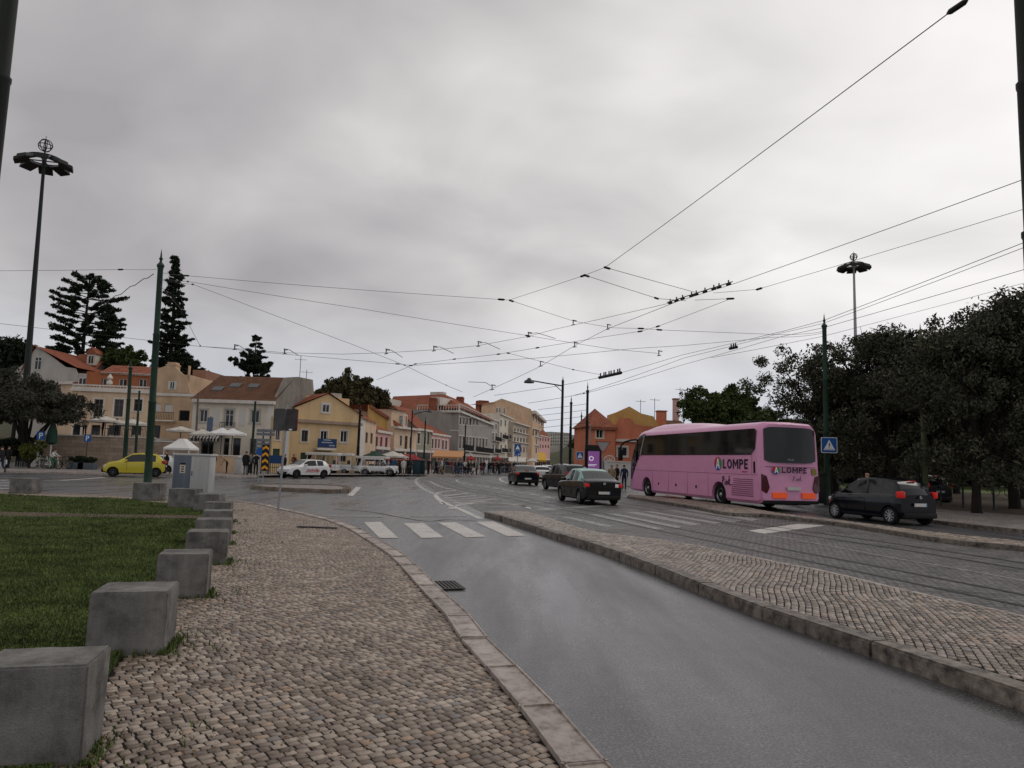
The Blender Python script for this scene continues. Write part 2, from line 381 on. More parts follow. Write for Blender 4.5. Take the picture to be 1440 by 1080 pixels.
def slab(name, poly, z0, z1, m):
    mb = MB(); n = len(poly); bm = bmesh.new(); vs = [bm.verts.new((p[0], p[1], z1)) for p in poly]; f = bm.faces.new(vs); bmesh.ops.triangulate(bm, faces=[f]); mb.bm(bm)
    mb.add([(p[0], p[1], z1) for p in poly] + [(p[0], p[1], z0) for p in poly], [(i, (i + 1) % n, n + (i + 1) % n, n + i) for i in range(n)])
    return mb.build(name, m)
def inside(poly, X, Y):                     # vectorised point in polygon
    c = np.zeros(X.shape, bool); n = len(poly)
    for i in range(n):
        x0, y0 = poly[i][0], poly[i][1]; x1, y1 = poly[(i + 1) % n][0], poly[(i + 1) % n][1]
        if y0 == y1: continue
        k = ((y0 > Y) != (y1 > Y)) & (X < (x1 - x0) * (Y - y0) / (y1 - y0) + x0); c ^= k
    return c
def strip_mb(mb, path, w, z, close=False):
    L_ = offs(path, -w / 2); R_ = offs(path, w / 2)
    vs = []
    for a, b in zip(L_, R_): vs += [(a.x, a.y, z), (b.x, b.y, z)]
    mb.add(vs, [(2 * i, 2 * i + 1, 2 * i + 3, 2 * i + 2) for i in range(len(path) - 1)])
def line_mark(name, px, w, mat_, z=0.008, dash=None, n=6):
    path = gpath(px, 0, n); mb = MB()
    if dash:
        path = resample(path, 0.25); on, off = dash; k = 0; per = on + off; i = 0
        while i < len(path) - 1:
            j = min(i + max(1, int(on / 0.25)), len(path) - 1); strip_mb(mb, path[i:j + 1], w, z); i = j + int(off / 0.25)
    else: strip_mb(mb, path, w, z)
    return structure(mb.build(name, mat_))
def poly_mark(name, polys, mat_, z=0.008):
    mb = MB()
    for p in polys:
        q = [G(x, y, 0) for x, y in p]; mb.add([(v.x, v.y, z) for v in q], [tuple(range(len(q)))])
    return structure(mb.build(name, mat_))
def cobbles(name, poly, base_z, ang, a, b, mat_, seed, ymax=1e9, wave=0.0, lift=0.014, gap=0.008):
    rs = np.random.RandomState(seed)
    P_ = np.array([[p[0], p[1]] for p in poly]); c, s = math.cos(ang), math.sin(ang)
    Q = np.stack([P_[:, 0] * c + P_[:, 1] * s, -P_[:, 0] * s + P_[:, 1] * c], 1)
    u0, u1, v0, v1 = Q[:, 0].min(), Q[:, 0].max(), Q[:, 1].min(), Q[:, 1].max()
    nu, nv = int((u1 - u0) / a) + 3, int((v1 - v0) / b) + 3
    I, J = np.meshgrid(np.arange(nu), np.arange(nv), indexing='ij')
    off = rs.rand(nv)[None, :] * a
    jit = lambda k: (rs.rand(nu, nv) - 0.5) * k
    # each stone has its own four jittered corners, shared row boundaries wave gently
    def wv(U, V): return wave * np.sin(U * 1.3 + 0.6 * np.sin(V * 0.9)) + wave * 0.4 * np.sin(U * 3.1 + V)
    cutL = I * a + off + jit(0.30 * a); cutR = np.roll(cutL, -1, 0); cutR[-1] = cutL[-1] + a
    hb = (rs.rand(nv + 1) - 0.5) * 0.18 * b
    yb = (J * b + hb[:-1][None, :]); yt = ((J + 1) * b + hb[1:][None, :])
    cs = []
    for (cu, yy) in ((cutL, yb), (cutR, yb), (cutR, yt), (cutL, yt)):
        cs.append([cu + jit(0.13 * a), yy + jit(0.11 * b)])
    cs = np.array(cs)                       # 4,2,nu,nv
    cu, cv = cs[:, 0].mean(0), cs[:, 1].mean(0)
    sh = 1 - gap * 2 / min(a, b)
    for k in range(4):
        cs[k, 0] = cu + (cs[k, 0] - cu) * sh; cs[k, 1] = cv + (cs[k, 1] - cv) * sh
    Vw = wv(cs[:, 0] + u0, cs[:, 1] + v0); U = cs[:, 0] + u0; V = cs[:, 1] + v0 + Vw
    X = U * c - V * s; Y = U * s + V * c
    mx, my = X.mean(0), Y.mean(0)
    ok = inside(poly, mx, my) & (my < ymax)
    X = X[:, ok]; Y = Y[:, ok]; mx = mx[ok]; my = my[ok]; n = X.shape[1]
    h = base_z + lift + (rs.rand(n) - 0.5) * 0.004
    tx = (rs.rand(n) - 0.5) * 0.07; ty = (rs.rand(n) - 0.5) * 0.07
    verts = np.zeros((n, 8, 3), np.float32)
    for k in range(4):
        verts[:, k, 0] = X[k]; verts[:, k, 1] = Y[k]; verts[:, k, 2] = base_z + lift - 0.012
        ix = mx + (X[k] - mx) * 0.955; iy = my + (Y[k] - my) * 0.955
        verts[:, 4 + k, 0] = ix; verts[:, 4 + k, 1] = iy; verts[:, 4 + k, 2] = h + (ix - mx) * tx + (iy - my) * ty
    q = np.array([[4, 5, 6, 7], [0, 1, 5, 4], [1, 2, 6, 5], [2, 3, 7, 6], [3, 0, 4, 7]])
    quads = (np.arange(n)[:, None, None] * 8 + q[None]).reshape(-1, 4)
    o = mesh_obj(name, np_mesh(name, verts.reshape(-1, 3), quads, mat_)); return structure(o)
def kerb(name, path, w, z0, z1, m, stone=1.0, jitter=0.006, bev=0.012):
    """row of separate-looking kerb stones; path is the road-side edge, stones lie to its left"""
    pts = resample(path, stone); mb = MB(); r = random.Random(5)
    for a, b in zip(pts, pts[1:]):
        d = (b - a); l = d.length; d = d.normalized(); nrm = Vector((-d.y, d.x)); g = 0.004
        g = 0.002; dz = r.uniform(-jitter, jitter); do = r.uniform(-jitter, jitter)
        bm = bmesh.new(); bmesh.ops.create_cube(bm, size=1)
        for v in bm.verts:
            q = a + d * (l / 2 + v.co.x * (l - 2 * g)) + nrm * (w / 2 + v.co.y * w + do); v.co = Vector((q.x, q.y, z0 + (v.co.z + 0.5) * (z1 - z0 + dz)))
        bmesh.ops.bevel(bm, geom=bm.edges[:], offset=bev, segments=2, affect='EDGES')
        mb.bm(bm)
    return structure(mb.build(name, m, smooth=40))
# ================================================================ ground sheets
structure(sheet('ground', [(-3000, -40), (3000, -40), (3000, 3000), (-3000, 3000)], -0.02, M_PARK))
structure(sheet('road', [(-75, -6), (70, -6), (70, 260), (-75, 260)], 0.0, M_ASPH))
# left pavement kerb (road edge), from the bottom of the frame forward
KZ = 0.05
kl_px = [(975, 1200), (860, 1080), (760, 968), (688, 900), (666.7, 872), (624, 832.5), (590, 799), (569, 780.6), (535, 760), (505, 743), (473, 731), (448, 725), (401, 715), (372, 708.5), (323.5, 703.5), (270, 700.5), (180, 697), (80, 693.5), (-60, 688)]
kl = gpath(kl_px, KZ, 8)
kerb('left_kerb', kl, 0.25, -0.05, KZ, M_KERBL, 0.95)
pav_in = offs(kl, -0.25)
# lawn edge following the concrete blocks (left of them)
lawn_px = [(0, 1180), (70, 1080), (140, 965), (210, 874), (270, 814), (300, 776), (314, 752), (316, 734), (308, 722), (290, 717), (271, 713.5), (187, 702.5), (125, 700), (0, 695), (-90, 692)]
lawn_edge = gpath(lawn_px, KZ, 5)
pav_poly = [p for p in pav_in] + list(reversed(lawn_edge))
structure(slab('left_pavement', pav_poly, -0.1, 0.028, M_JOINT))
cobbles('left_pavement_cobbles', pav_poly, 0.028, rad(40), 0.078, 0.064, M_STONE, 3, ymax=28, wave=0.06, lift=0.005, gap=0.0048)
lawn_poly = [(-60, 0.5), (-6, 0.5)] + [(p.x, p.y) for p in lawn_edge] + [(-60, 33)]
structure(sheet('lawn_ground', lawn_poly, 0.036, M_LAWN))
# bare trodden strip across the lawn
TROD = [(p.x, p.y) for p in gpath([(-80, 717), (0, 719), (130, 722), (271, 724.5), (300, 727)], KZ)] + [(p.x, p.y) for p in reversed(gpath([(-80, 724), (0, 726), (130, 728), (271, 728.5), (300, 730)], KZ))]
structure(sheet('trodden_path', TROD, 0.044, M_DIRT))
# median between the bus lane and the tramway
MZ = 0.15
md_kerb = gpath([(1600, 1085), (1440, 969), (1250, 909), (1122, 870), (1000, 826), (925, 796), (847, 768), (800, 755), (757, 742), (722, 731), (693, 722.5), (681, 720)], MZ, 8)   # road-side top edge, travelling away
md_far = gpath([(681, 720.5), (700, 719), (735, 719), (760, 725), (790, 735), (850, 751), (900, 755), (950, 762), (1000, 771), (1060, 784), (1160, 803), (1300, 836), (1440, 866), (1600, 905)], MZ * 0.2, 8)
md_kerb_r = [p for p in md_kerb]
kerb('median_kerb', list(reversed(md_kerb_r)), 0.24, -0.05, MZ, M_KERBR, 1.6, 0.005, 0.02)
# the median surface slopes from the high kerb down to the tramway edge: build as a grid
def loft_sheet(name, A, B, zA, zB, m, k=2):
    n = 40; ra = lambda P_: [P_[int(round(i * (len(P_) - 1) / n))] for i in range(n + 1)]
    a, b = ra(A), ra(B); mb = MB(); vs = []
    for p, q in zip(a, b): vs += [(p.x, p.y, zA), (q.x, q.y, zB)]
    mb.add(vs, [(2 * i, 2 * i + 1, 2 * i + 3, 2 * i + 2) for i in range(n)]); return mb.build(name, m)
mk_in = offs(md_kerb_r, 0.24)
med_poly = [(p.x, p.y) for p in mk_in] + [(p.x, p.y) for p in md_far]
o = slab('median', med_poly, -0.05, 0.0, M_JOINT); structure(o)
st = cobbles('median_cobbles', med_poly, 0.0, rad(68), 0.13, 0.078, M_STONE2, 9, ymax=1e9, wave=0.035, lift=0.007, gap=0.006)
# tilt: raise median and its stones toward the kerb
KP = np.array([[p.x, p.y] for p in resample(mk_in, 0.4)]); FP = np.array([[p.x, p.y] for p in resample(md_far, 0.4)])
for ob in (o, st):
    me = ob.data
    if ob is o:                             # subdivide the slab so the tilt is smooth
        bm = bmesh.new(); bm.from_mesh(me); bmesh.ops.subdivide_edges(bm, edges=bm.edges[:], cuts=3, use_grid_fill=True); bm.to_mesh(me); bm.free()
    n = len(me.vertices); c = np.empty(n * 3, np.float32); me.vertices.foreach_get('co', c); c = c.reshape(-1, 3)
    dk = np.sqrt(((c[:, None, :2] - KP[None]) ** 2).sum(2)).min(1) if n < 4000 else np.concatenate([np.sqrt(((q[:, None, :2] - KP[None]) ** 2).sum(2)).min(1) for q in np.array_split(c, 40)])
    df = np.concatenate([np.sqrt(((q[:, None, :2] - FP[None]) ** 2).sum(2)).min(1) for q in np.array_split(c, 40)])
    t = df / (dk + df + 1e-6); top = c[:, 2] > -0.02
    c[:, 2] += np.where(top, 0.02 + 0.105 * t, 0); me.vertices.foreach_set('co', c.ravel()); me.update()
# flat edging strip along the tramway side
kerb('median_edging', offs(md_far, 0.07), 0.10, -0.05, 0.035, M_KERBL, 0.9, 0.003, 0.006)
# tramway zone of dark setts
tz = [G(x, y) for x, y in [(600, 668), (588, 671), (592, 678), (612, 690), (650, 707), (681, 722)]] + [Vector((p.x, p.y, 0)) for p in md_far[4:]] + \
     [G(x, y) for x, y in [(1600, 800), (1440, 774), (1337, 764), (1160, 738), (1068, 727), (1022, 724), (977, 716), (943, 710.5), (881, 700), (860, 690), (850, 680), (700, 664.5)]]
structure(sheet('tramway_paving', [(p[0], p[1]) for p in tz], 0.004, M_TRACK))
def rail(name, path):
    mb = MB(); strip_mb(mb, path, 0.11, 0.010); mb2 = mb.build(name, M_RAIL); return structure(mb2)
r1 = gpath([(575, 667.5), (585, 670), (605, 675), (640, 687), (690, 696), (740, 706.5), (780, 715), (840, 727), (900, 741), (1000, 761.5), (1060, 774.5), (1152, 793), (1300, 824), (1440, 853), (1600, 887)])
r2 = gpath([(610, 664.5), (630, 669), (655.6, 675.5), (697, 683.5), (730, 688.4), (757, 692.5), (786, 697.4), (832, 705), (880, 712.7), (932, 721.5), (990, 731), (1060, 742), (1150, 755.5), (1250, 770.5), (1440, 801), (1600, 828)])
rail('tram_rail', r1); rail('tram_rail', offs(r1, -0.9)); rail('tram_rail', r2); rail('tram_rail', offs(r2, -0.9))
# refuge beside the far lane
ref_near = gpath([(881, 697.5), (943, 707), (977, 712), (1022, 721), (1070, 722.5), (1160, 732), (1250, 745.5), (1337, 759), (1440, 768.5), (1600, 786)], 0.12)
ref_far = gpath([(884, 695), (943, 700), (1000, 705), (1045, 712), (1086, 719.5), (1165, 729), (1245, 739), (1337, 750), (1440, 760.5), (1600, 777)], 0.12)
kerb('refuge_kerb', ref_near, 0.28, -0.05, 0.12, M_KERBR, 1.1, 0.006, 0.015)
rn = offs(ref_near, -0.28); rp = [(p.x, p.y) for p in rn] + [(p.x, p.y) for p in reversed(ref_far)]
structure(slab('refuge', rp, -0.05, 0.10, M_JOINT)); cobbles('refuge_cobbles', rp, 0.10, rad(10), 0.12, 0.11, M_STONE, 21, ymax=40)
# right pavement and park
rs_near = gpath([(900, 684), (1050, 694), (1150, 704), (1200, 713), (1260, 724), (1324, 733), (1440, 745), (1600, 765)], 0.12)
rs_far = gpath([(900, 679), (1050, 686), (1150, 694), (1200, 700), (1260, 708), (1324, 716), (1440, 724.5), (1600, 738)], 0.12)
kerb('park_kerb', rs_near, 0.2, -0.05, 0.12, M_KERBR, 1.1, 0.006, 0.015)
pp = [(p.x, p.y) for p in offs(rs_near, -0.2)] + [(p.x, p.y) for p in reversed(rs_far)]
structure(slab('park_pavement', pp, -0.05, 0.118, M_FARCOB))
structure(slab('park_soil', [(p.x, p.y) for p in rs_far] + [(60, 16), (60, 120), (20, 120), (9.5, 62)], -0.05, 0.13, M_PARK))
structure(sheet('park_lawn', [(16, 75), (60, 60), (90, 115), (22, 118)], 0.15, mat('pale_lawn', (0.09, 0.12, 0.035), 0.9, var=0.3, vscale=0.6)))
# traffic island on the left
isl = gpath([(352, 682.8), (395.7, 685.6), (440, 687.2), (487.8, 688.6), (490, 684.2), (470, 682), (420, 681), (365, 680.4), (352, 682.8)], 0.18, 4)
kerb('island_kerb', isl, 0.3, -0.05, 0.18, mat('sandy_kerb_stone', (0.24, 0.20, 0.16), 0.7, col2=(0.10, 0.075, 0.055), vscale=2.5), 1.2, 0.004, 0.02)
structure(slab('traffic_island', [(p.x, p.y) for p in offs(isl, -0.28)][:-1], -0.05, 0.165, M_FARCOB))
# far pavement along the buildings on the left
fp = gpath([(-60, 661), (60, 663), (210, 666), (330, 669.3), (420, 667.5), (560, 667.8), (640, 668), (700, 664.5), (740, 661)], 0.12)
kerb('far_kerb', fp, 0.25, -0.05, 0.12, M_KERBL, 1.3, 0.004, 0.02)
structure(slab('far_pavement', [(p.x, p.y) for p in offs(fp, -0.25)] + [(40, 250), (-75, 250)], -0.05, 0.115, M_FARCOB))
# ================================================================ road markings
def Z1(p): return [(300 + x / 3.2727, 640 + y / 3.2727) for x, y in p]
def Z2(p): return [(740 + x / 4.0, 690 + y / 4.0) for x, y in p]
def Z3(p): return [(540 + x / 5.538, 655 + y / 5.538) for x, y in p]
poly_mark('zebra_crossing', [Z1(q) for q in [[(692, 310), (765, 383), (852, 383), (770, 308)], [(875, 315), (958, 383), (1060, 380), (967, 313)], [(1035, 312), (1163, 380), (1255, 377), (1118, 310)], [(1205, 308), (1352, 375), (1440, 372), (1290, 306)]]], M_PAINT)
poly_mark('stop_line', [Z1(q) for q in [[(520, 279), (520, 284), (780, 286), (780, 279)], [(905, 279), (905, 285), (1168, 284), (1168, 277)]]], M_PAINTF)
poly_mark('tram_zebra_crossing', [Z2(q) for q in [[(185, 146), (240, 148), (505, 202), (440, 205)], [(345, 134), (395, 134), (780, 216), (735, 220)], [(440, 130), (500, 130), (890, 206), (832, 212)], [(560, 122), (620, 120), (990, 190), (930, 196)], [(660, 117), (720, 117), (1110, 180), (1060, 188)], [(770, 111), (830, 111), (1215, 171), (1165, 180)], [(880, 108), (930, 108), (1318, 163), (1270, 172)]]], M_PAINTF)
poly_mark('tram_stop_line', [[(1123, 737), (1160, 739.3), (1075, 751), (1052, 746.5)]], M_PAINT)
line_mark('tram_lane_line', [(1040, 748), (1086, 754), (1150, 765), (1250, 784), (1340, 799), (1440, 817), (1560, 838)], 0.09, M_PAINTF)
line_mark('hatched_island_edge', Z3([(400, 232), (430, 265), (480, 293), (540, 318), (620, 352), (690, 385), (755, 414)]), 0.22, M_PAINT)
line_mark('hatched_island_edge', Z3([(400, 232), (415, 214), (460, 203), (560, 194)]), 0.14, M_PAINT)
line_mark('hatched_island_dashes', Z3([(600, 200), (660, 212), (750, 235), (870, 260), (960, 285), (1080, 315), (1180, 341)]), 0.12, M_PAINTF, dash=(1.5, 0.75), )
line_mark('hatched_island_edge', Z3([(545, 317), (620, 303), (740, 291), (860, 291), (1000, 302), (1090, 318), (1180, 341), (1340, 341)]), 0.16, M_PAINT)
mb = MB()
for a, b in [((455, 238), (660, 212)), ((470, 252), (720, 232)), ((490, 264), (790, 248)), ((510, 277), (860, 263)), ((535, 292), (800, 276)), ((550, 303), (700, 289))]:
    q = [G(*p) for p in Z3([a, b])]; strip_mb(mb, [Vector((q[0].x, q[0].y)), Vector((q[1].x, q[1].y))], 0.17, 0.008)
structure(mb.build('hatched_island_bars', M_PAINT))
line_mark('lane_dashes', Z3([(245, 117), (262, 145), (300, 175), (345, 200), (395, 222)]), 0.24, M_PAINT, dash=(1.0, 0.5))
line_mark('lane_dashes', Z3([(245, 112), (270, 96), (330, 88), (420, 80)]), 0.24, M_PAINT, dash=(1.2, 0.8))
poly_mark('give_way_marks', [Z3(q) for q in [[(418, 283), (448, 301), (482, 299), (455, 284)], [(495, 325), (510, 338), (560, 337), (540, 325)]]], M_PAINT)
line_mark('tram_lane_dashes', Z3([(565, 108), (585, 130), (700, 150), (850, 172), (940, 187), (1060, 210), (1220, 232), (1360, 258)]), 0.17, M_PAINT, dash=(1.3, 0.9))
line_mark('tram_lane_dashes', Z3([(355, 120), (410, 150), (470, 172), (560, 190)]), 0.16, M_PAINT, dash=(1.5, 0.9))
line_mark('turn_arc', Z3([(985, 88), (920, 94), (902, 106), (925, 122), (965, 134), (1015, 142)]), 0.18, M_PAINT)
poly_mark('lane_line', [Z2(q) for q in [[(100, 97), (160, 95), (210, 103), (50, 107)], [(210, 95), (430, 82), (445, 88), (260, 102)], [(80, 35), (180, 42), (180, 48), (60, 38)]]], M_PAINTF)
line_mark('island_edge_line', [(240, 683.5), (300, 687), (360, 690.5), (430, 694), (491, 697)], 0.13, M_PAINTF)
poly_mark('island_end_line', [[(488, 696.5), (496, 698), (508, 685.5), (501, 684.8)]], M_PAINT)
line_mark('street_line', [(322, 694), (345, 690.5), (380, 688.5)], 0.14, M_PAINTF)
line_mark('street_line', [(85, 676), (110, 674.3), (147, 671.5)], 0.3, M_PAINT)
line_mark('street_line', [(205, 669.5), (260, 670), (330, 673)], 0.14, M_PAINTF)
poly_mark('street_zebra_crossing', [[(-60, y), (-60, y + 1.6), (10 + k * 3, y + 1.9), (12 + k * 3, y + 0.2)] for k, y in enumerate([674.5, 678, 682, 686])], M_PAINTF)
# patches of darker fresh asphalt near the yellow car
# dirt washed along the join of the crossing
line_mark('washed_dirt', [(470, 716), (520, 720), (560, 727), (600, 733), (630, 731), (672, 733)], 0.10, mat('washed_dirt', (0.045, 0.032, 0.026), 0.9, col2=(0.09, 0.07, 0.06), vscale=3), 0.003)
# drain grates
def grate(name, px, label, w, l, ang, n=6, z=0.012):
    c = G(*px); t = thing(name, label, 'drain grate', (c.x, c.y, z), ang)
    f = MB(); f.box(-w / 2, w / 2, -l / 2, -l / 2 + 0.03, 0, 0.012); f.box(-w / 2, w / 2, l / 2 - 0.03, l / 2, 0, 0.012); f.box(-w / 2, -w / 2 + 0.03, -l / 2 + 0.03, l / 2 - 0.03, 0, 0.012); f.box(w / 2 - 0.03, w / 2, -l / 2 + 0.03, l / 2 - 0.03, 0, 0.012)
    f.build('frame', mat('cast_iron', (0.06, 0.055, 0.05), 0.5, metal=0.5), t)
    b = MB()
    for i in range(n):
        x = -w / 2 + 0.03 + (i + 0.5) * (w - 0.06) / n; b.box(x - 0.014, x + 0.014, -l / 2 + 0.03, l / 2 - 0.03, 0.001, 0.011)
    b.build('bars', MATS['cast_iron'], t)
    p = MB(); p.box(-w / 2 + 0.03, w / 2 - 0.03, -l / 2 + 0.03, l / 2 - 0.03, -0.006, 0.0005); p.build('pit', mat('drain_dark', (0.004, 0.004, 0.004), 0.9), t)
    return t
grate('drain_grate', (626, 824.5), 'slotted iron drain grate at the kerb of the wet bus lane', 0.42, 0.62, rad(18), 7)
c_ = G(446, 741.5, KZ)
t = grate('drain_grate', (446, 741.5), 'narrow iron channel grate set across the cobbled pavement', 0.95, 0.16, rad(-3), 14, 0.05); t.location = (c_.x, c_.y, 0.052)
# fallen leaves and weeds by the blocks are part of the lawn stuff below
# ================================================================ grass
M_GRASS = mat('grass_blades', (0.084, 0.114, 0.030), 0.6, var=0.45, vscale=1.3, island=0.45)
def grass(name, poly, z, n, y0, y1, x0, x1, h, seed, extra=None):
    rs = np.random.RandomState(seed)
    # denser near the viewer
    Y = y0 * (y1 / y0) ** rs.rand(n * 3); X = x0 + (x1 - x0) * rs.rand(n * 3)
    X = X * (Y / y1) if x0 < 0 and x1 <= 0 else X
    ok = inside(poly, X, Y) & ~(inside(TROD, X, Y) & (rs.rand(len(X)) < 0.9)); X = X[ok][:n]; Y = Y[ok][:n]
    if extra is not None: X = np.concatenate([X, extra[0]]); Y = np.concatenate([Y, extra[1]])
    m = len(X); sc = 0.8 + Y / 14.0
    a = rs.rand(m) * 2 * math.pi; w = (0.004 + 0.004 * rs.rand(m)) * sc; hh = h * (0.5 + rs.rand(m)) * (0.8 + 0.4 * np.sin(X * 1.7) * np.sin(Y * 1.1))
    lx = (rs.rand(m) - 0.5) * hh * 1.3; ly = (rs.rand(m) - 0.5) * hh * 1.3
    v = np.zeros((m, 4, 3), np.float32); cx, cy = np.cos(a) * w, np.sin(a) * w
    v[:, 0] = np.stack([X - cx, Y - cy, np.full(m, z)], 1); v[:, 1] = np.stack([X + cx, Y + cy, np.full(m, z)], 1)
    v[:, 2] = np.stack([X + lx + cx * 0.3, Y + ly + cy * 0.3, z + hh], 1); v[:, 3] = np.stack([X + lx - cx * 0.3, Y + ly - cy * 0.3, z + hh], 1)
    q = np.arange(m * 4).reshape(-1, 4)
    o = mesh_obj(name, np_mesh(name, v.reshape(-1, 3), q, M_GRASS)); return o
rs = np.random.RandomState(4)
ex = []; ey = []
BL = []   # filled by the blocks: weeds hug their feet
# ================================================================ concrete blocks
def m_conc(name, a, b_, st):
    m, N, L, b = nodes(name); tc = N.new('ShaderNodeTexCoord'); o = tc.outputs['Object']; oi = N.new('ShaderNodeObjectInfo')
    va = N.new('ShaderNodeVectorMath'); va.operation = 'ADD'; L.new(o, va.inputs[0])
    cm = N.new('ShaderNodeCombineXYZ'); L.new(math_(N, L, 'MULTIPLY', oi.outputs['Random'], 37.0), cm.inputs[0]); L.new(cm.outputs[0], va.inputs[1])
    p = va.outputs[0]; n = noise(N, L, p, 3.2, 7, 0.65); n2 = noise(N, L, p, 90, 3)
    mp = N.new('ShaderNodeMapping'); mp.inputs['Scale'].default_value = (7, 7, 0.8); L.new(p, mp.inputs[0]); n4 = noise(N, L, mp.outputs[0], 1.5, 5)
    c = ramp(N, L, n, [(0.33, st), (0.5, a), (0.72, b_)])
    c = mixc(N, L, 0.45, c, ramp(N, L, n4, [(0.35, (0.6, 0.6, 0.6)), (0.6, (1.15, 1.15, 1.15))]), 'MULTIPLY')
    c = mixc(N, L, 0.5, c, ramp(N, L, n2, [(0.3, (0.7, 0.7, 0.7)), (0.7, (1.25, 1.25, 1.25))]), 'MULTIPLY')
    L.new(c, b.inputs['Base Color']); c2 = ramp(N, L, noise(N, L, p, 1.4, 6, 0.75), [(0.52, (1, 1, 1)), (0.66, (0.45, 0.43, 0.41))]); c = mixc(N, L, 0.8, c, c2, 'MULTIPLY'); L.new(c, b.inputs['Base Color']); b.inputs['Specular IOR Level'].default_value = 0.15; b.inputs['Roughness'].default_value = 0.8; bumpn(N, L, b, n2, 0.6, 0.01); return m
M_CONC = m_conc('cast_concrete', (0.165, 0.158, 0.15), (0.235, 0.225, 0.21), (0.085, 0.08, 0.076))
def conc_block(x0, x1, pyb, h, depth, yaw, label, seed):
    p = G((x0 + x1) / 2, pyb, KZ); w = (x1 - x0) * p.y / FPX
    t = rnd
    r = random.Random(seed)
    bm = bmesh.new(); bmesh.ops.create_cube(bm, size=1)
    for v in bm.verts: v.co = Vector((v.co.x * w + (r.random() - .5) * 0.012, (v.co.y + 0.5) * depth, (v.co.z + 0.5) * (h + 0.06) - 0.06))
    bmesh.ops.bevel(bm, geom=bm.edges[:], offset=0.012, segments=2, affect='EDGES')
    bmesh.ops.subdivide_edges(bm, edges=[e for e in bm.edges if e.calc_length() > 0.1], cuts=6, use_grid_fill=True)
    for v in bm.verts:                       # chipped, slightly uneven cast faces
        q = v.co; k = math.sin(q.x * 23 + seed) * math.sin(q.y * 19 + seed * 2) * math.sin(q.z * 21 + seed * 3)
        v.co = q * 1.0 + Vector((k * 0.004, k * 0.003, k * 0.003))
        if r.random() < 0.03: v.co += Vector((r.uniform(-.006, .006), r.uniform(-.006, .006), r.uniform(-.006, .0)))
    mb = MB(); mb.bm(bm); o = mb.build('concrete_block', M_CONC, smooth=35)
    o.location = (p.x, p.y, KZ); o.rotation_euler = (0, 0, yaw)
    tag(o, label, 'bollard', 'concrete blocks along the edge of the lawn'); BL.append((p.x, p.y, w, depth, yaw)); return o
blk = [(-44, 100, 1078, 0.50, 0.42, 'nearest concrete block, cut by the lower left corner, with dark stains on top'),
       (126, 223, 919, 0.49, 0.52, 'second nearest concrete block, stained dark across the face, between lawn and cobbles'),
       (220, 285.5, 839.5, 0.48, 0.52, 'third nearest concrete block, chipped on its left edge, standing at the lawn edge'),
       (261, 315, 792.7, 0.465, 0.56, 'fourth nearest concrete block, with moss on the ground at its right foot'),
       (275, 321, 766, 0.45, 0.56, 'fifth nearest concrete block along the curve of the cobbled pavement'),
       (285, 323, 750, 0.46, 0.56, 'sixth nearest concrete block, only its upper half seen over the fifth'),
       (286, 321.7, 734.5, 0.47, 0.5, 'low looking concrete block just below the right end of the utility cabinet'),
       (272, 305.6, 719, 0.48, 0.6, 'concrete block at the lawn corner, touching the front of the utility cabinet'),
       (235.5, 272, 713.3, 0.55, 0.6, 'concrete block in front of the blue grey half of the utility cabinet'),
       (186, 222.5, 703.2, 0.57, 0.55, 'wide concrete block standing in front of the nearest green catenary pole'),
       (12.5, 41, 693.3, 0.53, 0.8, 'lone concrete block at the far left edge of the lawn')]
for i, (a, b, y, h, d, lb) in enumerate(blk):
    conc_block(a, b, y, h, d, rad([15, 15, 17, 19, 19, 18, 14, 4, 0, 2, 2][i]), lb, i * 7 + 3)
for bx, by, w_, d_, yw in BL:
    k = int(330 / (1 + by / 9))
    for _ in range(k):
        side = rnd.random(); 
        if side < 0.6: lx, ly = w_ / 2 + abs(rnd.gauss(0, 0.045)), rnd.uniform(-0.05, d_)
        else: lx, ly = rnd.uniform(-w_ / 2, w_ / 2 + 0.1), -abs(rnd.gauss(0, 0.035))
        c, s = math.cos(yw), math.sin(yw); ex.append(bx + lx * c - ly * s); ey.append(by + lx * s + ly * c)
    for _ in range(k // 5):
        ex.append(bx + w_ * 0.5 + rnd.gauss(0.15, 0.2)); ey.append(by + rnd.uniform(-0.2, d_ + 0.4))
tp = G(130, 725, KZ).y; tp1 = G(130, 718, KZ).y
g = grass('lawn_grass', [(-60, 0.5), (-6, 0.5)] + [(p.x, p.y) for p in lawn_edge] + [(-60, 33)], 0.036, 190000, 3.4, 33, -24, -0.6, 0.045, 8, (np.array(ex), np.array(ey)))
tag(g, 'short green lawn grass with weeds round the concrete blocks', 'grass', kind='stuff')
# fallen leaves scattered over the pavement, lawn and gutter
rl = np.random.RandomState(19); nl = 900
px_ = rl.uniform(0, 560, nl); py_ = 700 + 380 * rl.rand(nl) ** 0.8; V = []
for x, y in zip(px_, py_):
    p = G(x, y, KZ); s_ = rl.uniform(.010, .022); a = rl.uniform(0, 6.28); t_ = rl.uniform(-.5, .5); c, s2 = math.cos(a) * s_, math.sin(a) * s_
    z = 0.052; V += [(p.x - c, p.y - s2, z), (p.x + s2 * .45, p.y - c * .45, z + s_ * .25), (p.x + c, p.y + s2, z + s_ * t_ * .5 + .004), (p.x - s2 * .45, p.y + c * .45, z + .002)]
lv = mesh_obj('fallen_leaves', np_mesh('fallen_leaves', np.array(V), np.arange(nl * 4).reshape(-1, 4), mat('dry_leaf', (0.11, 0.07, 0.035), 0.8, island=0.5)))
tag(lv, 'small dry leaves scattered over the cobbles and the lawn edge', 'leaves', kind='stuff')
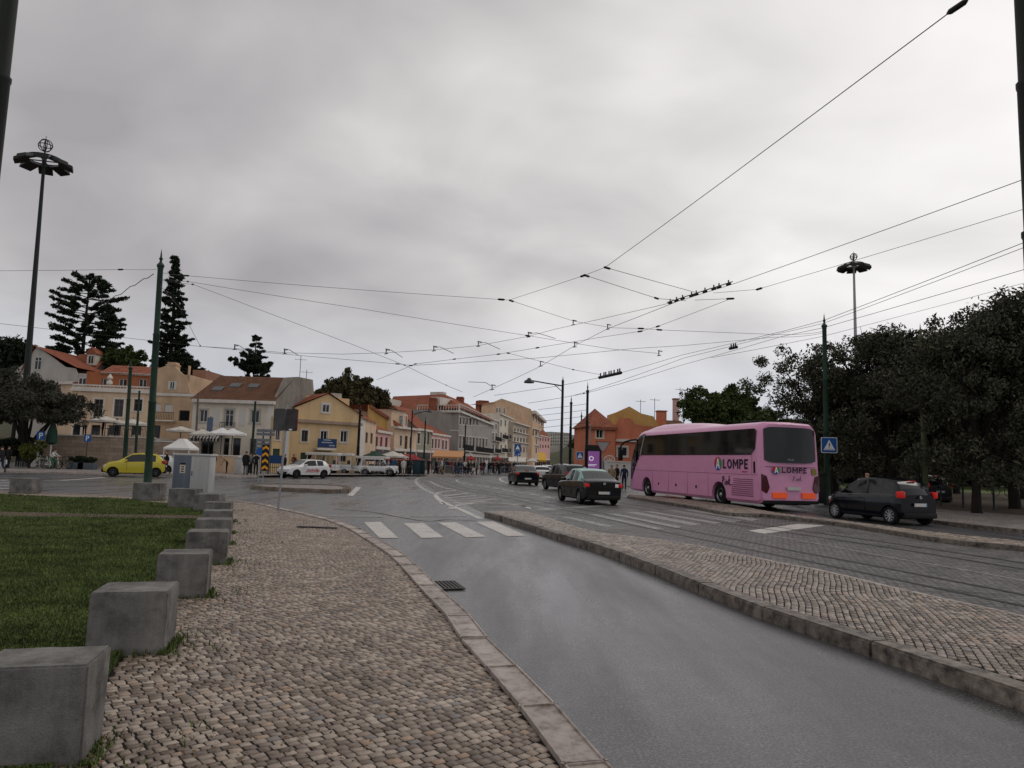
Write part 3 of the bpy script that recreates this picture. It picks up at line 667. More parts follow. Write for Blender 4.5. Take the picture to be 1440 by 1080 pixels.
# ================================================================ poles, masts, lamps, signs, wires
M_GREEN = mat('dark_green_painted_iron', (0.018, 0.042, 0.027), 0.5, var=0.35, vscale=6, streak=True, bump=0.15, bscale=30)
M_OLIVE = mat('faded_green_painted_iron', (0.075, 0.085, 0.04), 0.55, var=0.35, vscale=5, streak=True)
M_BLK = mat('black_painted_metal', (0.012, 0.012, 0.013), 0.45)
M_DKGREY = mat('dark_grey_metal', (0.05, 0.05, 0.052), 0.5, metal=0.3)
M_GALV = mat('galvanised_steel', (0.30, 0.30, 0.31), 0.45, metal=0.6, var=0.2, vscale=20)
M_WHITE = mat('white_painted_metal', (0.62, 0.62, 0.61), 0.4)
M_BLUE = mat('sign_blue', (0.012, 0.085, 0.30), 0.35)
M_SIGNW = mat('sign_white', (0.75, 0.76, 0.78), 0.4)
M_WIRE = mat('weathered_copper_wire', (0.035, 0.032, 0.034), 0.6)
M_INS = mat('black_insulator', (0.012, 0.012, 0.012), 0.4)
M_RED = mat('sign_red', (0.35, 0.02, 0.02), 0.4)
M_YEL = mat('marker_orange', (0.75, 0.33, 0.02), 0.45)
def pole(name, label, loc, H, r, m, segs=3, finial=True, group=None, rot=0, cat='pole', n=14):
    t = thing(name, label, cat, loc, rot, group)
    b = MB(); b.lathe([(r * 1.45, -0.1), (r * 1.45, 0.12), (r * 1.15, 0.2), (r * 1.12, 0.9), (r * 1.18, 0.95)], n); b.build('base', m, t, 40)
    s = MB(); prof = []; z0 = 0.95; h = (H - z0 - (0.75 if finial else 0.05)) / segs
    for i in range(segs):
        a = r * (1.1 - 0.13 * i); z = z0 + i * h
        prof += [(a, z), (a * 0.97, z + h - 0.08), (a * 1.06, z + h - 0.06), (a * 1.06, z + h - 0.01)]
    s.lathe(prof, n); s.build('shaft', m, t, 40)
    zt = z0 + segs * h; a = r * (1.1 - 0.13 * segs)
    if finial:
        f = MB(); f.lathe([(a, zt - 0.02), (a * 1.5, zt + 0.02), (a * 1.6, zt + 0.1), (a * 1.1, zt + 0.16), (a * 0.55, zt + 0.22), (a * 0.5, zt + 0.3), (a * 0.9, zt + 0.36), (a * 0.45, zt + 0.42), (a * 0.25, zt + 0.6), (0.0, zt + 0.78)], n); f.build('finial', m, t, 60)
    else:
        f = MB(); f.lathe([(a * 1.1, zt - 0.02), (a * 1.1, zt + 0.03), (0, zt + 0.06)], n); f.build('cap', m, t, 40)
    return t
def poleat(px, D, pytop, **k):
    p = at(px, D); H = zat(px, pytop, D)
    return p, H
GP = 'catenary poles of the tramway'
def mkpole(px, D, pyt, rpx, m, label, z0=0.0, **k):
    p = at(px, D); xt = px; 
    H = P(px, pyt, D).z - z0
    t = pole('catenary_pole', label, (p.x, p.y, z0), H, rpx * D / FPX, m, group=GP, **k)
    if px < 300: t.rotation_euler = (0, rad(-1.4), 0)
    return t
mkpole(211.5, 27.8, 350, 4.6, M_GREEN, 'tall green catenary pole with spiked finial standing behind the wide concrete block', 0.04)
mkpole(1163, 37.0, 441, 3.6, M_GREEN, 'green catenary pole with finial carrying the blue crossing sign beside the pink bus', 0.1)
mkpole(1301, 33, 455, 3.6, M_OLIVE, 'yellowish green catenary pole rising into the dark trees behind the small black car', 0.1)
t = pole('catenary_pole', 'dark green pole cut by the upper left corner of the photo', (-6.95, 9, 0), 9.5, 0.135, mat('very_dark_green_iron', (0.012, 0.016, 0.012), 0.5, var=0.4, vscale=5, streak=True), segs=3, group=GP, finial=False)
t = pole('catenary_pole', 'thick dark pole on the median at the right edge of the photo', (5.28, 7.0, 0.05), 9.0, 0.125, mat('very_dark_green_iron', (0.022, 0.026, 0.018), 0.5, var=0.4, vscale=5, streak=True), segs=5, group=GP, finial=False)
mkpole(177, 54, 505, 2.7, M_GREEN, 'green catenary pole in front of the stone terrace wall behind the yellow car', 0.1, n=10)
mkpole(191.5, 58, 549, 1.7, M_GREEN, 'thin green pole between two taller green poles by the terrace wall', 0.1, n=8, finial=False)
mkpole(275, 64, 552, 1.7, mat('brown_pole_paint', (0.14, 0.11, 0.085), 0.6), 'thin brown pole in front of the left corner of the cream house', 0.1, n=8, finial=False)
mkpole(354, 62, 564, 1.9, M_GREEN, 'thin dark green pole in front of the right window of the cream house', 0.1, n=8, finial=False)
mkpole(503, 74, 568, 2.0, M_BLK, 'black pole at the right corner of the yellow gabled house', 0.1, n=8)
mkpole(824.5, 46, 536, 2.1, M_BLK, 'dark catenary pole rising above the purple advertising panel', 0.0, n=10)
mkpole(801.5, 62, 556, 1.9, M_BLK, 'dark catenary pole second to the left of the one above the advertising panel', 0.0, n=8)
mkpole(816.5, 88, 577, 1.2, M_BLK, 'farthest of the dark catenary poles before the green hill', 0.0, n=8)
mkpole(596, 85, 585, 1.1, M_BLK, 'thin dark pole before the green and cream house fronts', 0.1, n=8)
mkpole(653, 92, 592, 1.1, M_BLK, 'thin dark pole before the left part of the grey building side', 0.1, n=8)
mkpole(829.5, 58, 596, 0.9, M_GALV, 'thin pale pole at the left corner of the red brick coloured house', 0.0, n=8, finial=False)
# ---- arm lamps
def arm_lamp(px, D, pyt, pxe, pye, label, r, side_y=0.0):
    p = at(px, D); H = P(px, pyt, D).z; e = P(pxe, pye, D); t = thing('street_lamp', label, 'street lamp', (p.x, p.y, 0), 0, 'arm street lamps')
    L_ = e.x - p.x
    b = MB(); b.lathe([(r * 1.8, 0), (r * 1.7, 0.9), (r, 1.0), (r * 0.8, H - 0.2), (r * 0.9, H - 0.1), (r * 0.3, H + 0.05), (0, H + 0.3)], 10); b.build('pole', M_BLK, t, 40)
    dz = e.z - H + 0.45
    a = MB(); a.tube([(0, 0, H - 0.45), (L_ * 0.5, 0, H - 0.45 + dz * 0.75), (L_ * 0.97, 0, H - 0.45 + dz + 0.12)], r * 0.42, 8); a.tube([(0, 0, H - 0.9), (L_ * 0.25, 0, H - 0.45 + dz * 0.35)], r * 0.25, 6); a.build('arm', M_BLK, t, 40)
    s = MB(); c = (L_, 0, H - 0.45 + dz); k = r * 3.6
    s.lathe([(0.0, k * 0.75), (k * 0.25, k * 0.72), (k * 0.4, k * 0.45), (k * 0.85, k * 0.2), (k, -k * 0.15), (k * 0.9, -k * 0.2), (0, -k * 0.15)], 14, c); s.build('lamp_shade', M_DKGREY, t, 40)
    return t
arm_lamp(789, 52, 534, 744, 537, 'tall street lamp with a long arm and round shade above the parked dark car', 0.11)
arm_lamp(577, 76, 577, 604, 579, 'street lamp with a short arm in front of the cream and red roofed houses', 0.09)
# ---- high masts
def mast(px, D, pyring, pytop, label, hw, bottomwhite=False):
    p = at(px, D); H = P(px, pyring, D).z; Ht = P(px, pytop, D).z
    t = thing('high_mast_lamp', label, 'street lamp', (p.x, p.y, 0.1), 0.3, 'high mast floodlights')
    mm = mat('mast_grey_green', (0.016, 0.02, 0.018), 0.6, spec=0.25)
    b = MB(); b.lathe([(0.34, 0), (0.33, 0.3), (0.30, 2.0), (0.13, H - 0.6), (0.16, H - 0.4), (0.2, H + 0.3), (0.15, H + 0.5), (0.05, H + 0.8)], 12); b.build('mast', mm if not bottomwhite else M_GALV, t, 40)
    if px < 300: t.rotation_euler = (0, rad(-1.15), 0.3)
    R_ = hw; rg = MB(); n = 32
    for rr, zz in ((R_ * 0.72, H), (R_ * 0.72, H + 0.18)):
        rg.tube([(rr * math.cos(2 * math.pi * i / n), rr * math.sin(2 * math.pi * i / n), zz) for i in range(n + 1)], 0.06, 6, False)
    for k in range(4):
        a = k * math.pi / 2; rg.bar((0, 0, H), (R_ * 0.72 * math.cos(a), R_ * 0.72 * math.sin(a), H), 0.08)
    rg.build('ring', M_BLK, t)
    for k in range(8):
        a = 2 * math.pi * k / 8 + 0.2; lm = MB(); ca, sa = math.cos(a), math.sin(a)
        bm = bmesh.new(); bmesh.ops.create_cube(bm, size=1)
        for v in bm.verts:
            top = v.co.z > 0; w = 0.95 if top else 1.15; l = 1.0 if top else 1.25
            v.co = Vector((v.co.x * l, v.co.y * w, v.co.z * 0.34))
        bmesh.ops.bevel(bm, geom=bm.edges[:], offset=0.04, segments=1, affect='EDGES')
        Mx = Matrix.Translation((R_ * 0.86 * ca, R_ * 0.86 * sa, H - 0.16)) @ Matrix.Rotation(a, 4, 'Z') @ Matrix.Rotation(0.32, 4, 'Y')
        lm.bm(bm, Mx); lm.build('floodlight', M_BLK, t)
    f = MB(); zc = H + (Ht - H) * 0.62; rr = (Ht - H) * 0.24
    for k in range(3):
        a = math.pi * k / 3
        f.tube([(rr * math.cos(u) * math.cos(a), rr * math.cos(u) * math.sin(a), zc + rr * math.sin(u)) for u in [2 * math.pi * i / 16 for i in range(17)]], 0.04, 5, False)
    f.tube([(rr * math.cos(u), rr * math.sin(u), zc) for u in [2 * math.pi * i / 16 for i in range(17)]], 0.04, 5, False)
    f.tube([(0, 0, H + 0.7), (0, 0, Ht)], [0.07, 0.02], 6); f.build('finial', M_BLK, t)
mast(30, 61, 228, 193, 'tall dark high mast with eight floodlights and ring finial at the left', 1.95)
mast(1207.5, 86, 375, 355, 'pale high mast with a crown of floodlights above the dark trees at the right', 1.6, True)
# ---- signs
def sign_plate(mb, w, h, y0, y1, r=0.06, cz=0.0, cx=0.0):
    pts = []
    for (sx, sz, a0) in ((1, 1, 0), (-1, 1, 90), (-1, -1, 180), (1, -1, 270)):
        for k in range(5):
            a = rad(a0 + k * 22.5); pts.append((cx + sx * (w / 2 - r) + r * math.cos(a), cz + sz * (h / 2 - r) + r * math.sin(a)))
    mb.prism(pts, y0, y1, 'y')
def crossing_face(t, w, z, y):
    tr = MB(); tr.prism([(-w * 0.36, z - w * 0.32), (w * 0.36, z - w * 0.32), (0, z + w * 0.34)], y - 0.006, y, 'y'); tr.build('white_triangle', M_SIGNW, t)
    m = MB(); s = w * 0.62
    m.sphere((0, y - 0.010, z + s * 0.2), (s * 0.06, 0.004, s * 0.06), 8, 6)
    for a, b, k in (((0, z + s * 0.13), (0.01 * s, z - s * 0.08), 0.11), ((0, z - s * 0.06), (-s * 0.14, z - s * 0.34), 0.06), ((0, z - s * 0.06), (s * 0.13, z - s * 0.34), 0.06), ((0, z + s * 0.1), (-s * 0.13, z - s * 0.04), 0.045), ((0, z + s * 0.1), (s * 0.12, z - s * 0.02), 0.045)):
        m.bar((a[0], y - 0.009, a[1]), (b[0], y - 0.009, b[1]), k * s, 0.004)
    for k in range(5): m.box(-s * 0.46 + k * s * 0.19, -s * 0.46 + k * s * 0.19 + s * 0.09, y - 0.010, y - 0.0065, z - s * 0.47, z - s * 0.40)
    m.build('walking_figure', M_BLK, t)
def crossing_sign(px, py, D, w, label, post=True, yaw=0.0, z0=0.0):
    c = P(px, py, D); t = thing('crossing_sign', label, 'traffic sign', (c.x, c.y, z0), yaw)
    z = c.z - z0
    p = MB(); sign_plate(p, w, w, -0.01, 0.01, w * 0.08, z); p.build('plate', M_SIGNW, t)
    q = MB(); sign_plate(q, w * 0.93, w * 0.93, -0.014, -0.0101, w * 0.07, z); q.build('blue_field', M_BLUE, t)
    crossing_face(t, w, z, -0.0145)
    if post: s = MB(); s.tube([(0, 0.045, -0.1), (0, 0.045, z + w / 2)], 0.03, 8); s.build('post', M_GALV, t)
    else: s = MB(); s.box(-0.1, 0.1, 0.0105, 0.16, z - 0.03, z + 0.03); s.build('bracket', M_GALV, t)
    return t
crossing_sign(1166, 626, 36.6, 0.80, 'blue pedestrian crossing sign mounted on the green pole beside the pink bus', False, rad(-6))
crossing_sign(815.5, 640.5, 56, 0.58, 'small blue pedestrian crossing sign left of the purple advertising panel', True)
def two_signs(px, py1, py2, D):
    c = P(px, py1, D); z1 = c.z; z2 = P(px, py2, D).z; t = thing('direction_sign', 'blue crossing sign above a round blue arrow sign before the far buildings', 'traffic sign', (c.x, c.y, 0))
    w = 0.62
    p = MB(); sign_plate(p, w, (z1 - z2) + w, 0, 0.02, 0.04, (z1 + z2) / 2); p.build('plate', M_BLUE, t)
    tr = MB(); tr.prism([(-w * 0.36, z1 - w * 0.32), (w * 0.36, z1 - w * 0.32), (0, z1 + w * 0.34)], -0.006, -0.001, 'y')
    tr.bar((-0.13, -0.004, z2 + 0.12), (0.1, -0.004, z2 - 0.1), 0.07, 0.004); tr.prism([(0.17, z2 - 0.17), (0.02, z2 - 0.15), (0.15, z2 - 0.02)], -0.006, -0.001, 'y')
    n = 20; tr.tube([(w * 0.45 * math.cos(2 * math.pi * i / n), -0.004, z2 + w * 0.45 * math.sin(2 * math.pi * i / n)) for i in range(n + 1)], 0.012, 5, False)
    tr.build('symbols', M_SIGNW, t); s = MB(); s.tube([(0, 0.05, -0.1), (0, 0.05, z1 + 0.3)], 0.035, 8); s.build('post', M_GALV, t)
two_signs(728, 629, 637, 70)
def parking(px, py, D, w, label):
    c = P(px, py, D); t = thing('parking_sign', label, 'traffic sign', (c.x, c.y, 0), 0, 'parking signs'); z = c.z
    p = MB(); sign_plate(p, w, w, -0.008, 0.01, w * 0.1, z); p.build('plate', M_BLUE, t)
    tx = mesh_obj('letter', text_mesh('P', w * 1.0, M_SIGNW, 0.003, 'CENTER', 0.012 * w), t); tx.rotation_euler = (rad(90), 0, 0); tx.location = (0, -0.012, z - w * 0.36)
    s = MB(); s.tube([(0, 0.04, -0.1), (0, 0.04, z)], 0.035, 8); s.build('post', M_DKGREY, t)
parking(57.5, 612.5, 57, 0.66, 'blue parking sign under the olive tree beside the closed parasol')
parking(123, 616, 58, 0.58, 'blue parking sign in front of the stone terrace wall')
# twin signs seen from behind
c = G(391, 718, KZ); z1 = P(401, 575, c.y).z; z0 = P(401, 606, c.y).z
t = thing('twin_sign', 'two dark rectangular traffic panels on one post seen from behind, on the cobbled pavement', 'traffic sign', (c.x, c.y, KZ))
lean = 0.09
s = MB(); s.tube([(0, 0, -0.1), (lean, 0, z1 + 0.08)], 0.032, 10); s.build('post', M_GALV, t, 40)
for k, nm in ((-1, 'left_panel'), (1, 'right_panel')):
    p = MB(); sign_plate(p, 0.36, z1 - z0 + 0.0, -0.075, -0.055, 0.05, (z0 + z1) / 2 - KZ, lean * 0.8 + k * 0.185); o = p.build('panel', mat('grimy_sign_back', (0.045, 0.045, 0.047), 0.35, col2=(0.085, 0.083, 0.082), vscale=3) if k < 0 else mat('dark_sign_back', (0.03, 0.026, 0.027), 0.4, col2=(0.07, 0.06, 0.06), vscale=5), t)
rm = MB()
hz = (z0 + z1) / 2 - KZ; rm.box(lean * 0.8 + 0.365, lean * 0.8 + 0.375, -0.08, -0.05, hz - 0.32, hz + 0.32); rm.build('red_edge', M_RED, t)
st_ = MB(); st_.box(lean * 0.8 + 0.12, lean * 0.8 + 0.22, -0.0815, -0.0775, z0 - KZ + 0.02, z0 - KZ + 0.06); st_.build('sticker', M_SIGNW, t)
# chevron marker on the island
c = G(368.5, 682, 0.17); zt = P(371.5, 625, c.y).z - 0.17; zb = P(370.5, 662, c.y).z - 0.17
t = thing('chevron_marker', 'black marker board with orange chevrons on the traffic island', 'traffic sign', (c.x, c.y, 0.165), 0)
s = MB(); s.tube([(0, 0, -0.05), (0.05, 0, zt - 0.1)], 0.035, 8); s.build('post', M_GALV, t)
p = MB(); p.box(-0.08, 0.28, -0.08, -0.055, zb, zt); p.build('board', M_BLK, t)
q = MB(); n = 4; hh = (zt - zb) / n
for k in range(n):
    z = zb + k * hh + 0.04; q.add([(-0.06, -0.084, z), (0.10, -0.084, z + hh * 0.36), (0.26, -0.084, z), (0.26, -0.084, z + hh * 0.38), (0.10, -0.084, z + hh * 0.74), (-0.06, -0.084, z + hh * 0.38)], [(0, 1, 4, 5), (1, 2, 3, 4)])
q.build('chevrons', M_YEL, t)
# blue roundabout disc beside the chevrons
c = P(366, 635, 50); t = thing('round_sign', 'small round blue sign partly hidden by the chevron marker', 'traffic sign', (c.x, c.y, 0))
s = MB(); s.tube([(0, 0.03, 0), (0, 0.03, c.z)], 0.03, 8); s.build('post', M_GALV, t); d = MB(); d.lathe([(0, 0), (0.28, 0), (0.28, 0.02), (0, 0.02)], 20, (0, 0, c.z), 'y'); d.build('disc', M_BLUE, t, 30)
# yield sign seen from behind
c = P(848, 627.5, 44); z = c.z; t = thing('give_way_sign', 'triangular give way sign seen from behind, right of the advertising panel', 'traffic sign', (c.x, c.y, 0))
q = MB(); q.prism([(-0.45, z + 0.28), (0.45, z + 0.28), (0, z - 0.42)], 0, 0.015, 'y'); q.build('plate', mat('sign_grey_back', (0.3, 0.29, 0.29), 0.5), t)
q = MB()
for a, b in (((-0.45, z + 0.28), (0.45, z + 0.28)), ((0.45, z + 0.28), (0, z - 0.42)), ((0, z - 0.42), (-0.45, z + 0.28))): q.bar((a[0], 0.0, a[1]), (b[0], 0.0, b[1]), 0.05, 0.03)
q.build('rim', mat('rusty_red_rim', (0.2, 0.035, 0.025), 0.6), t); s = MB(); s.tube([(0, 0.05, -0.1), (0, 0.05, z + 0.3)], 0.03, 8); s.build('post', M_GALV, t)
# street name panels by the cream house
def panel_sign(name, label, px, pyt, pyb, D, w, mcol, rows=0):
    a = P(px, pyt, D); b_ = P(px, pyb, D); t = thing(name, label, 'sign', (a.x, a.y, 0)); s = MB(); s.tube([(0, 0.06, 0), (0, 0.06, a.z + 0.1)], 0.05, 8); s.build('post', M_DKGREY, t)
    p = MB(); p.box(-w / 2, w / 2, -0.02, 0.02, b_.z, a.z); p.build('panel', mcol, t); return t
panel_sign('banner_sign', 'blue grey vertical banner hanging on a pole before the cream house', 296, 587, 606, 62, 0.5, mat('banner_blue', (0.09, 0.12, 0.18), 0.6))
t = thing('street_board', 'stack of grey direction boards in front of the right end of the cream house', 'sign', (at(368, 60).x, 60, 0)); s = MB()
s.tube([(0, 0.08, 0), (0, 0.08, P(368, 603, 60).z)], 0.06, 8); s.tube([(0.6, 0.08, 0), (0.6, 0.08, P(368, 603, 60).z)], 0.06, 8); s.build('posts', M_DKGREY, t)
for k, (ya, yb) in enumerate(((603.5, 607.5), (608.5, 612.5), (617, 621), (622.5, 626.5), (628, 632), (633.5, 638))):
    p = MB(); p.box(-0.55, 1.0 if k < 2 else 0.7, -0.02, 0.02, P(368, yb, 60).z, P(368, ya, 60).z); p.build('board', mat('board_grey', (0.16, 0.17, 0.19), 0.6, var=0.3, vscale=8), t)
# ---- utility cabinet
c = G(271, 692.3, KZ); D = c.y; t = thing('utility_cabinet', 'grey utility cabinet with a blue grey left door and pale right door behind the blocks', 'cabinet', (at(245, D).x, D, KZ), rad(-3))
W = (297.5 - 245.5) * D / FPX; HH = P(271, 639, D).z - KZ; M_CABL = mat('cabinet_pale_paint', (0.40, 0.40, 0.39), 0.5, var=0.12, vscale=4, streak=True); M_CABB = mat('cabinet_blue_grey', (0.115, 0.135, 0.165), 0.5, var=0.15, vscale=3, streak=True)
b = MB(); b.rbox(0, W, 0.0, 0.55, 0.0, HH - 0.05, 0.015); b.build('body', M_CABL, t, 40)
b = MB(); b.rbox(-0.04, W + 0.05, -0.05, 0.6, HH - 0.05, HH + 0.03, 0.02); b.build('top', mat('cabinet_top', (0.48, 0.48, 0.47), 0.5), t, 40)
b = MB(); b.rbox(0.03, W * 0.49, -0.025, 0.0, 0.06, HH - 0.08, 0.01); l = b.build('left_door', M_CABB, t, 40); l['label'] = 'blue grey door with a poster'
b = MB(); b.rbox(W * 0.505, W - 0.06, -0.02, 0.0, 0.08, HH - 0.08, 0.01); rdoor = b.build('right_door', M_CABL, t, 40)
b = MB(); b.rbox(W * 0.53, W * 0.545, -0.045, -0.02, HH * 0.44, HH * 0.56, 0.005); b.build('handle', M_DKGREY, rdoor)
b = MB(); b.box(W * 0.2, W * 0.35, -0.029, -0.0255, HH * 0.5, HH * 0.77); po = b.build('poster', mat('poster_cream', (0.55, 0.50, 0.42), 0.7), l)
b = MB(); b.box(W * 0.2, W * 0.35, -0.0325, -0.0295, HH * 0.72, HH * 0.77)
for k in range(3): b.box(W * 0.235, W * 0.315, -0.0325, -0.0295, HH * (0.53 + 0.06 * k), HH * (0.56 + 0.06 * k))
b.build('poster_print', M_BLK, l)
# ---- advertising totem
p0 = at(822.5, 47); p1 = at(846, 47); D = 47; W = p1.x - p0.x; HH = P(834, 625.5, D).z
t = thing('advertising_panel', 'black advertising totem with a lit purple screen behind the green roofed car', 'advertising panel', (p0.x, D, 0))
b = MB(); b.rbox(0, W, 0.0, 0.28, 0.0, HH, 0.06, 3); b.build('frame', M_BLK, t, 40)
b = MB(); b.box(W * 0.14, W * 0.86, -0.012, -0.001, HH * 0.26, HH * 0.86); sc_ = b.build('screen', mat('purple_screen', (0.12, 0.05, 0.14), 0.2, emis=(0.30, 0.10, 0.36), estr=0.38), t)
b = MB(); cz = HH * 0.70; cx = W * 0.38
n = 24; b.tube([(cx + 0.13 * math.cos(2 * math.pi * i / n), -0.016, cz + 0.13 * math.sin(2 * math.pi * i / n)) for i in range(n + 1)], 0.035, 5, False)
b.box(W * 0.2, W * 0.7, -0.018, -0.0125, HH * 0.56, HH * 0.575); b.box(W * 0.2, W * 0.6, -0.018, -0.0125, HH * 0.535, HH * 0.548); b.box(W * 0.2, W * 0.78, -0.018, -0.0125, HH * 0.42, HH * 0.425); b.box(W * 0.2, W * 0.32, -0.018, -0.0125, HH * 0.44, HH * 0.47)
b.build('white_print', mat('screen_white', (0.5, 0.5, 0.5), 0.3, emis=(0.7, 0.6, 0.75), estr=0.5), sc_)
# ---- litter bin by the pole
for px, py, D, w, lb, mm in ((1153, 706, 36.2, 0.42, 'tall black street bin between the pink bus and the green pole', M_BLK),):
    c = at(px, D); t = thing('litter_bin', lb, 'bin', (c.x, c.y, 0.1)); b = MB(); b.rbox(-w / 2, w / 2, -w / 2, w / 2, 0, 1.3, 0.05); b.build('body', mm, t, 40); b = MB(); b.rbox(-w / 2 - 0.03, w / 2 + 0.03, -w / 2 - 0.03, w / 2 + 0.03, 1.34, 1.55, 0.06); b.build('hood', mm, t, 40); b = MB(); b.box(-w / 2 + 0.05, w / 2 - 0.05, -w / 2 - 0.002, -w / 2 + 0.1, 1.305, 1.335); b.build('slot', M_DKGREY, t)
# ================================================================ overhead wires
def C6(x, y): return (780 + x / 4.8, 360 + y / 4.8)
def C7(x, y): return (500 + x / 3.1304, 430 + y / 3.1304)
def wpt(p): return G(p[0], p[1], p[2] if len(p) > 2 else 6.0)
def wire(name, label, pts, r=0.012, knobs=(), group=None, contact=False):
    q = [wpt(p) if len(p) != 4 else P(p[0], p[1], p[3]) for p in pts]
    t = thing(name, label, 'tram wire', (q[0].x, q[0].y, 0), 0, group)
    q = [v - Vector((q[0].x, q[0].y, 0)) if False else v for v in q]
    off = Vector((t.location.x, t.location.y, 0)); mb = MB()
    dmin = min(v.y for v in q)
    # slight sag between nodes
    path = []
    for a, b in zip(q, q[1:]):
        l = (b - a).length; n = max(2, int(l / 2))
        for i in range(n): s = i / n; path.append(a.lerp(b, s) - Vector((0, 0, 0.0012 * l * l * s * (1 - s) * 4 * 0.2)))
    path.append(q[-1])
    mb.tube([v - off for v in path], [max(r * 0.7, 0.00027 * v.y) for v in path], 5, False); mb.build('strand', M_WIRE, t)
    for k in knobs:
        i, s = int(k), k - int(k); i = min(i, len(q) - 2); v = q[i].lerp(q[i + 1], s) - off; d = (q[i + 1] - q[i]).normalized(); e = max(0.8, v.y / 28)
        kb = MB(); kb.tube([v - d * 0.13 * e, v - d * 0.09 * e, v + d * 0.09 * e, v + d * 0.13 * e], [0.015 * e, 0.035 * e, 0.035 * e, 0.015 * e], 8); kb.build('insulator', M_INS, t)
    return t
GW = 'span wires of the tramway'; GC = 'contact wires of the tramway'
PA = (224, 383, 0, 27.8); PB = (1157, 466, 0, 37.0)
wire('span_wire', 'long wire rising to the upper right corner with one black insulator', [(1400, -26), (1352, 6), (1340, 14), (873, 360), (851, 376)], 0.008, (1.5,), GW)
wire('span_wire', 'wire from the nearest green pole to the joints at the middle top', [PA, (255, 387, 7.4), (716, 422), (822.5, 387), (851, 376)], 0.007, (1.02, 1.98, 2.98), GW)
wire('span_wire', 'upper short diagonal wire running down to the row of insulators', [(851, 376), (977, 411)], 0.009, (0.02,), GW)
wire('span_wire', 'lower short diagonal wire running down to the row of insulators', [(822.5, 387), (925, 420), (965, 423)], 0.009, (0.02, 0.98), GW)
wire('span_wire', 'thin wire from the joint at the middle toward the pole beside the bus', [(716, 422), (808, 452), (861, 461), (902, 462), (930, 464), (1080, 470), PB], 0.008, (0.03, 2.98, 3.9), GW)
wire('contact_wire', 'thick contact wire from the right edge to the insulators then far left', [(1520, 219, 5.6), (1440, 252, 5.6), (1035, 398, 5.6), (955, 423, 5.6), (930, 429, 5.6), (780, 463, 5.6), (743, 473, 5.6), (672, 486, 5.6), (610, 492, 5.6), (543, 496, 5.6), (480, 498, 5.6), (400, 496, 5.6), (330, 490, 5.6), (280, 487, 5.6), (160, 473, 5.6), (0, 455, 5.6), (-80, 445, 5.6)], 0.008, (), GC)
wire('contact_wire', 'contact wire sloping down from the row of insulators to the far rooftops', [(955, 423, 5.6), (855, 462, 5.6), (808, 486, 5.6), (760, 515, 5.6), (691.7, 546.6, 5.6), (666, 558, 5.6)], 0.009, (), GC)
wire('span_wire', 'thin wire from the right edge passing just under the insulator row', [(1520, 268), (1440, 294), (1065, 407), (1003, 412)], 0.007, (1.99,), GW)
wire('span_wire', 'wire curving from below the insulators down to the far left rooftops', [(977, 422), (1028, 420), (925, 459), (900, 466), (840, 475), (755.6, 489), (701, 498), (639, 505), (583, 512), (530, 534)], 0.008, (0.98, 2.0, 3.0, 5.0, 6.0, 7.0, 7.98), GW)
wire('span_wire', 'upper of the two wires leaving the nearest green pole to the right', [(224, 392, 0, 27.8), (265, 396, 7.2), (500, 433), (742, 472), (861, 491), (926.5, 497)], 0.007, (0.98, 3.0), GW)
wire('span_wire', 'lower of the two wires leaving the nearest green pole to the right', [(224, 394, 0, 27.8), (272, 400, 7.1), (500, 486), (570, 514), (632.6, 544), (650, 551)], 0.007, (0.98, 2.98, 3.9), GW)
wire('span_wire', 'level wire from the left poles across to the pole beside the bus', [(282, 487, 6.1), (500, 506.7), (562, 512), (578, 514), (755, 503.5), (893, 490), (960, 486), (1090, 474), (1157, 468, 0, 37.0)], 0.008, (1.95, 2.98), GW)
wire('span_wire', 'short wire crossing the far road in the middle distance', [(712, 496), (760, 508), (807, 520), (845, 527)], 0.008, (0.05, 1.98), GW)
wire('contact_wire', 'contact wire of the right hand track with a chain of small clamps', [(1520, 300, 5.6), (1440, 341, 5.6), (1157, 451, 5.6), (1100, 466, 5.6), (960, 499, 5.6), (874, 524, 5.6), (829, 534, 5.6), (784, 543, 5.6), (749, 548, 5.6), (695, 556, 5.6)], 0.009, (), GC)
wire('contact_wire', 'second contact wire running beside the one over the right hand track', [(1520, 313, 5.6), (1440, 348, 5.6), (1157, 455, 5.6), (1100, 468, 5.6), (960, 504, 5.6), (807, 556, 5.6)], 0.008, (), GC)
wire('contact_wire', 'third contact wire running low over the right hand track', [(1520, 348, 5.6), (1440, 379, 5.6), (1157, 461, 5.6), (1100, 473, 5.6), (960, 513, 5.6), (819, 554, 5.6), (743, 567, 5.6)], 0.009, (4.98,), GC)
wire('contact_wire', 'lowest and thinnest wire over the right hand trees', [(1440, 398, 5.6), (1157, 473, 5.6), (1060, 492, 5.6), (1000, 503, 5.6)], 0.006, (), GC)
wire('span_wire', 'level wire at the far left running to the nearest green pole', [(-60, 381, 7.6), (172, 379, 7.4), (220, 379, 0, 27.8)], 0.007, (0.99,), GW)
wire('span_wire', 'thin sloping wire right of the nearest green pole', [(224, 400, 0, 27.8), (255, 435), (282, 487, 6.1)], 0.006, (1.98,), GW)
for k, y in enumerate((570, 578.5, 587, 596)):
    wire('span_wire', 'far wire between the dark poles before the hill, ' + ['highest of four', 'second of four from the top', 'third of four from the top', 'lowest of four'][k], [(757, y + 6, 5.8 - k * .3), (801, y + 1, 5.8 - k * .3), (825, y - 2, 5.8 - k * .3)], 0.01, (), 'far wires before the hill')
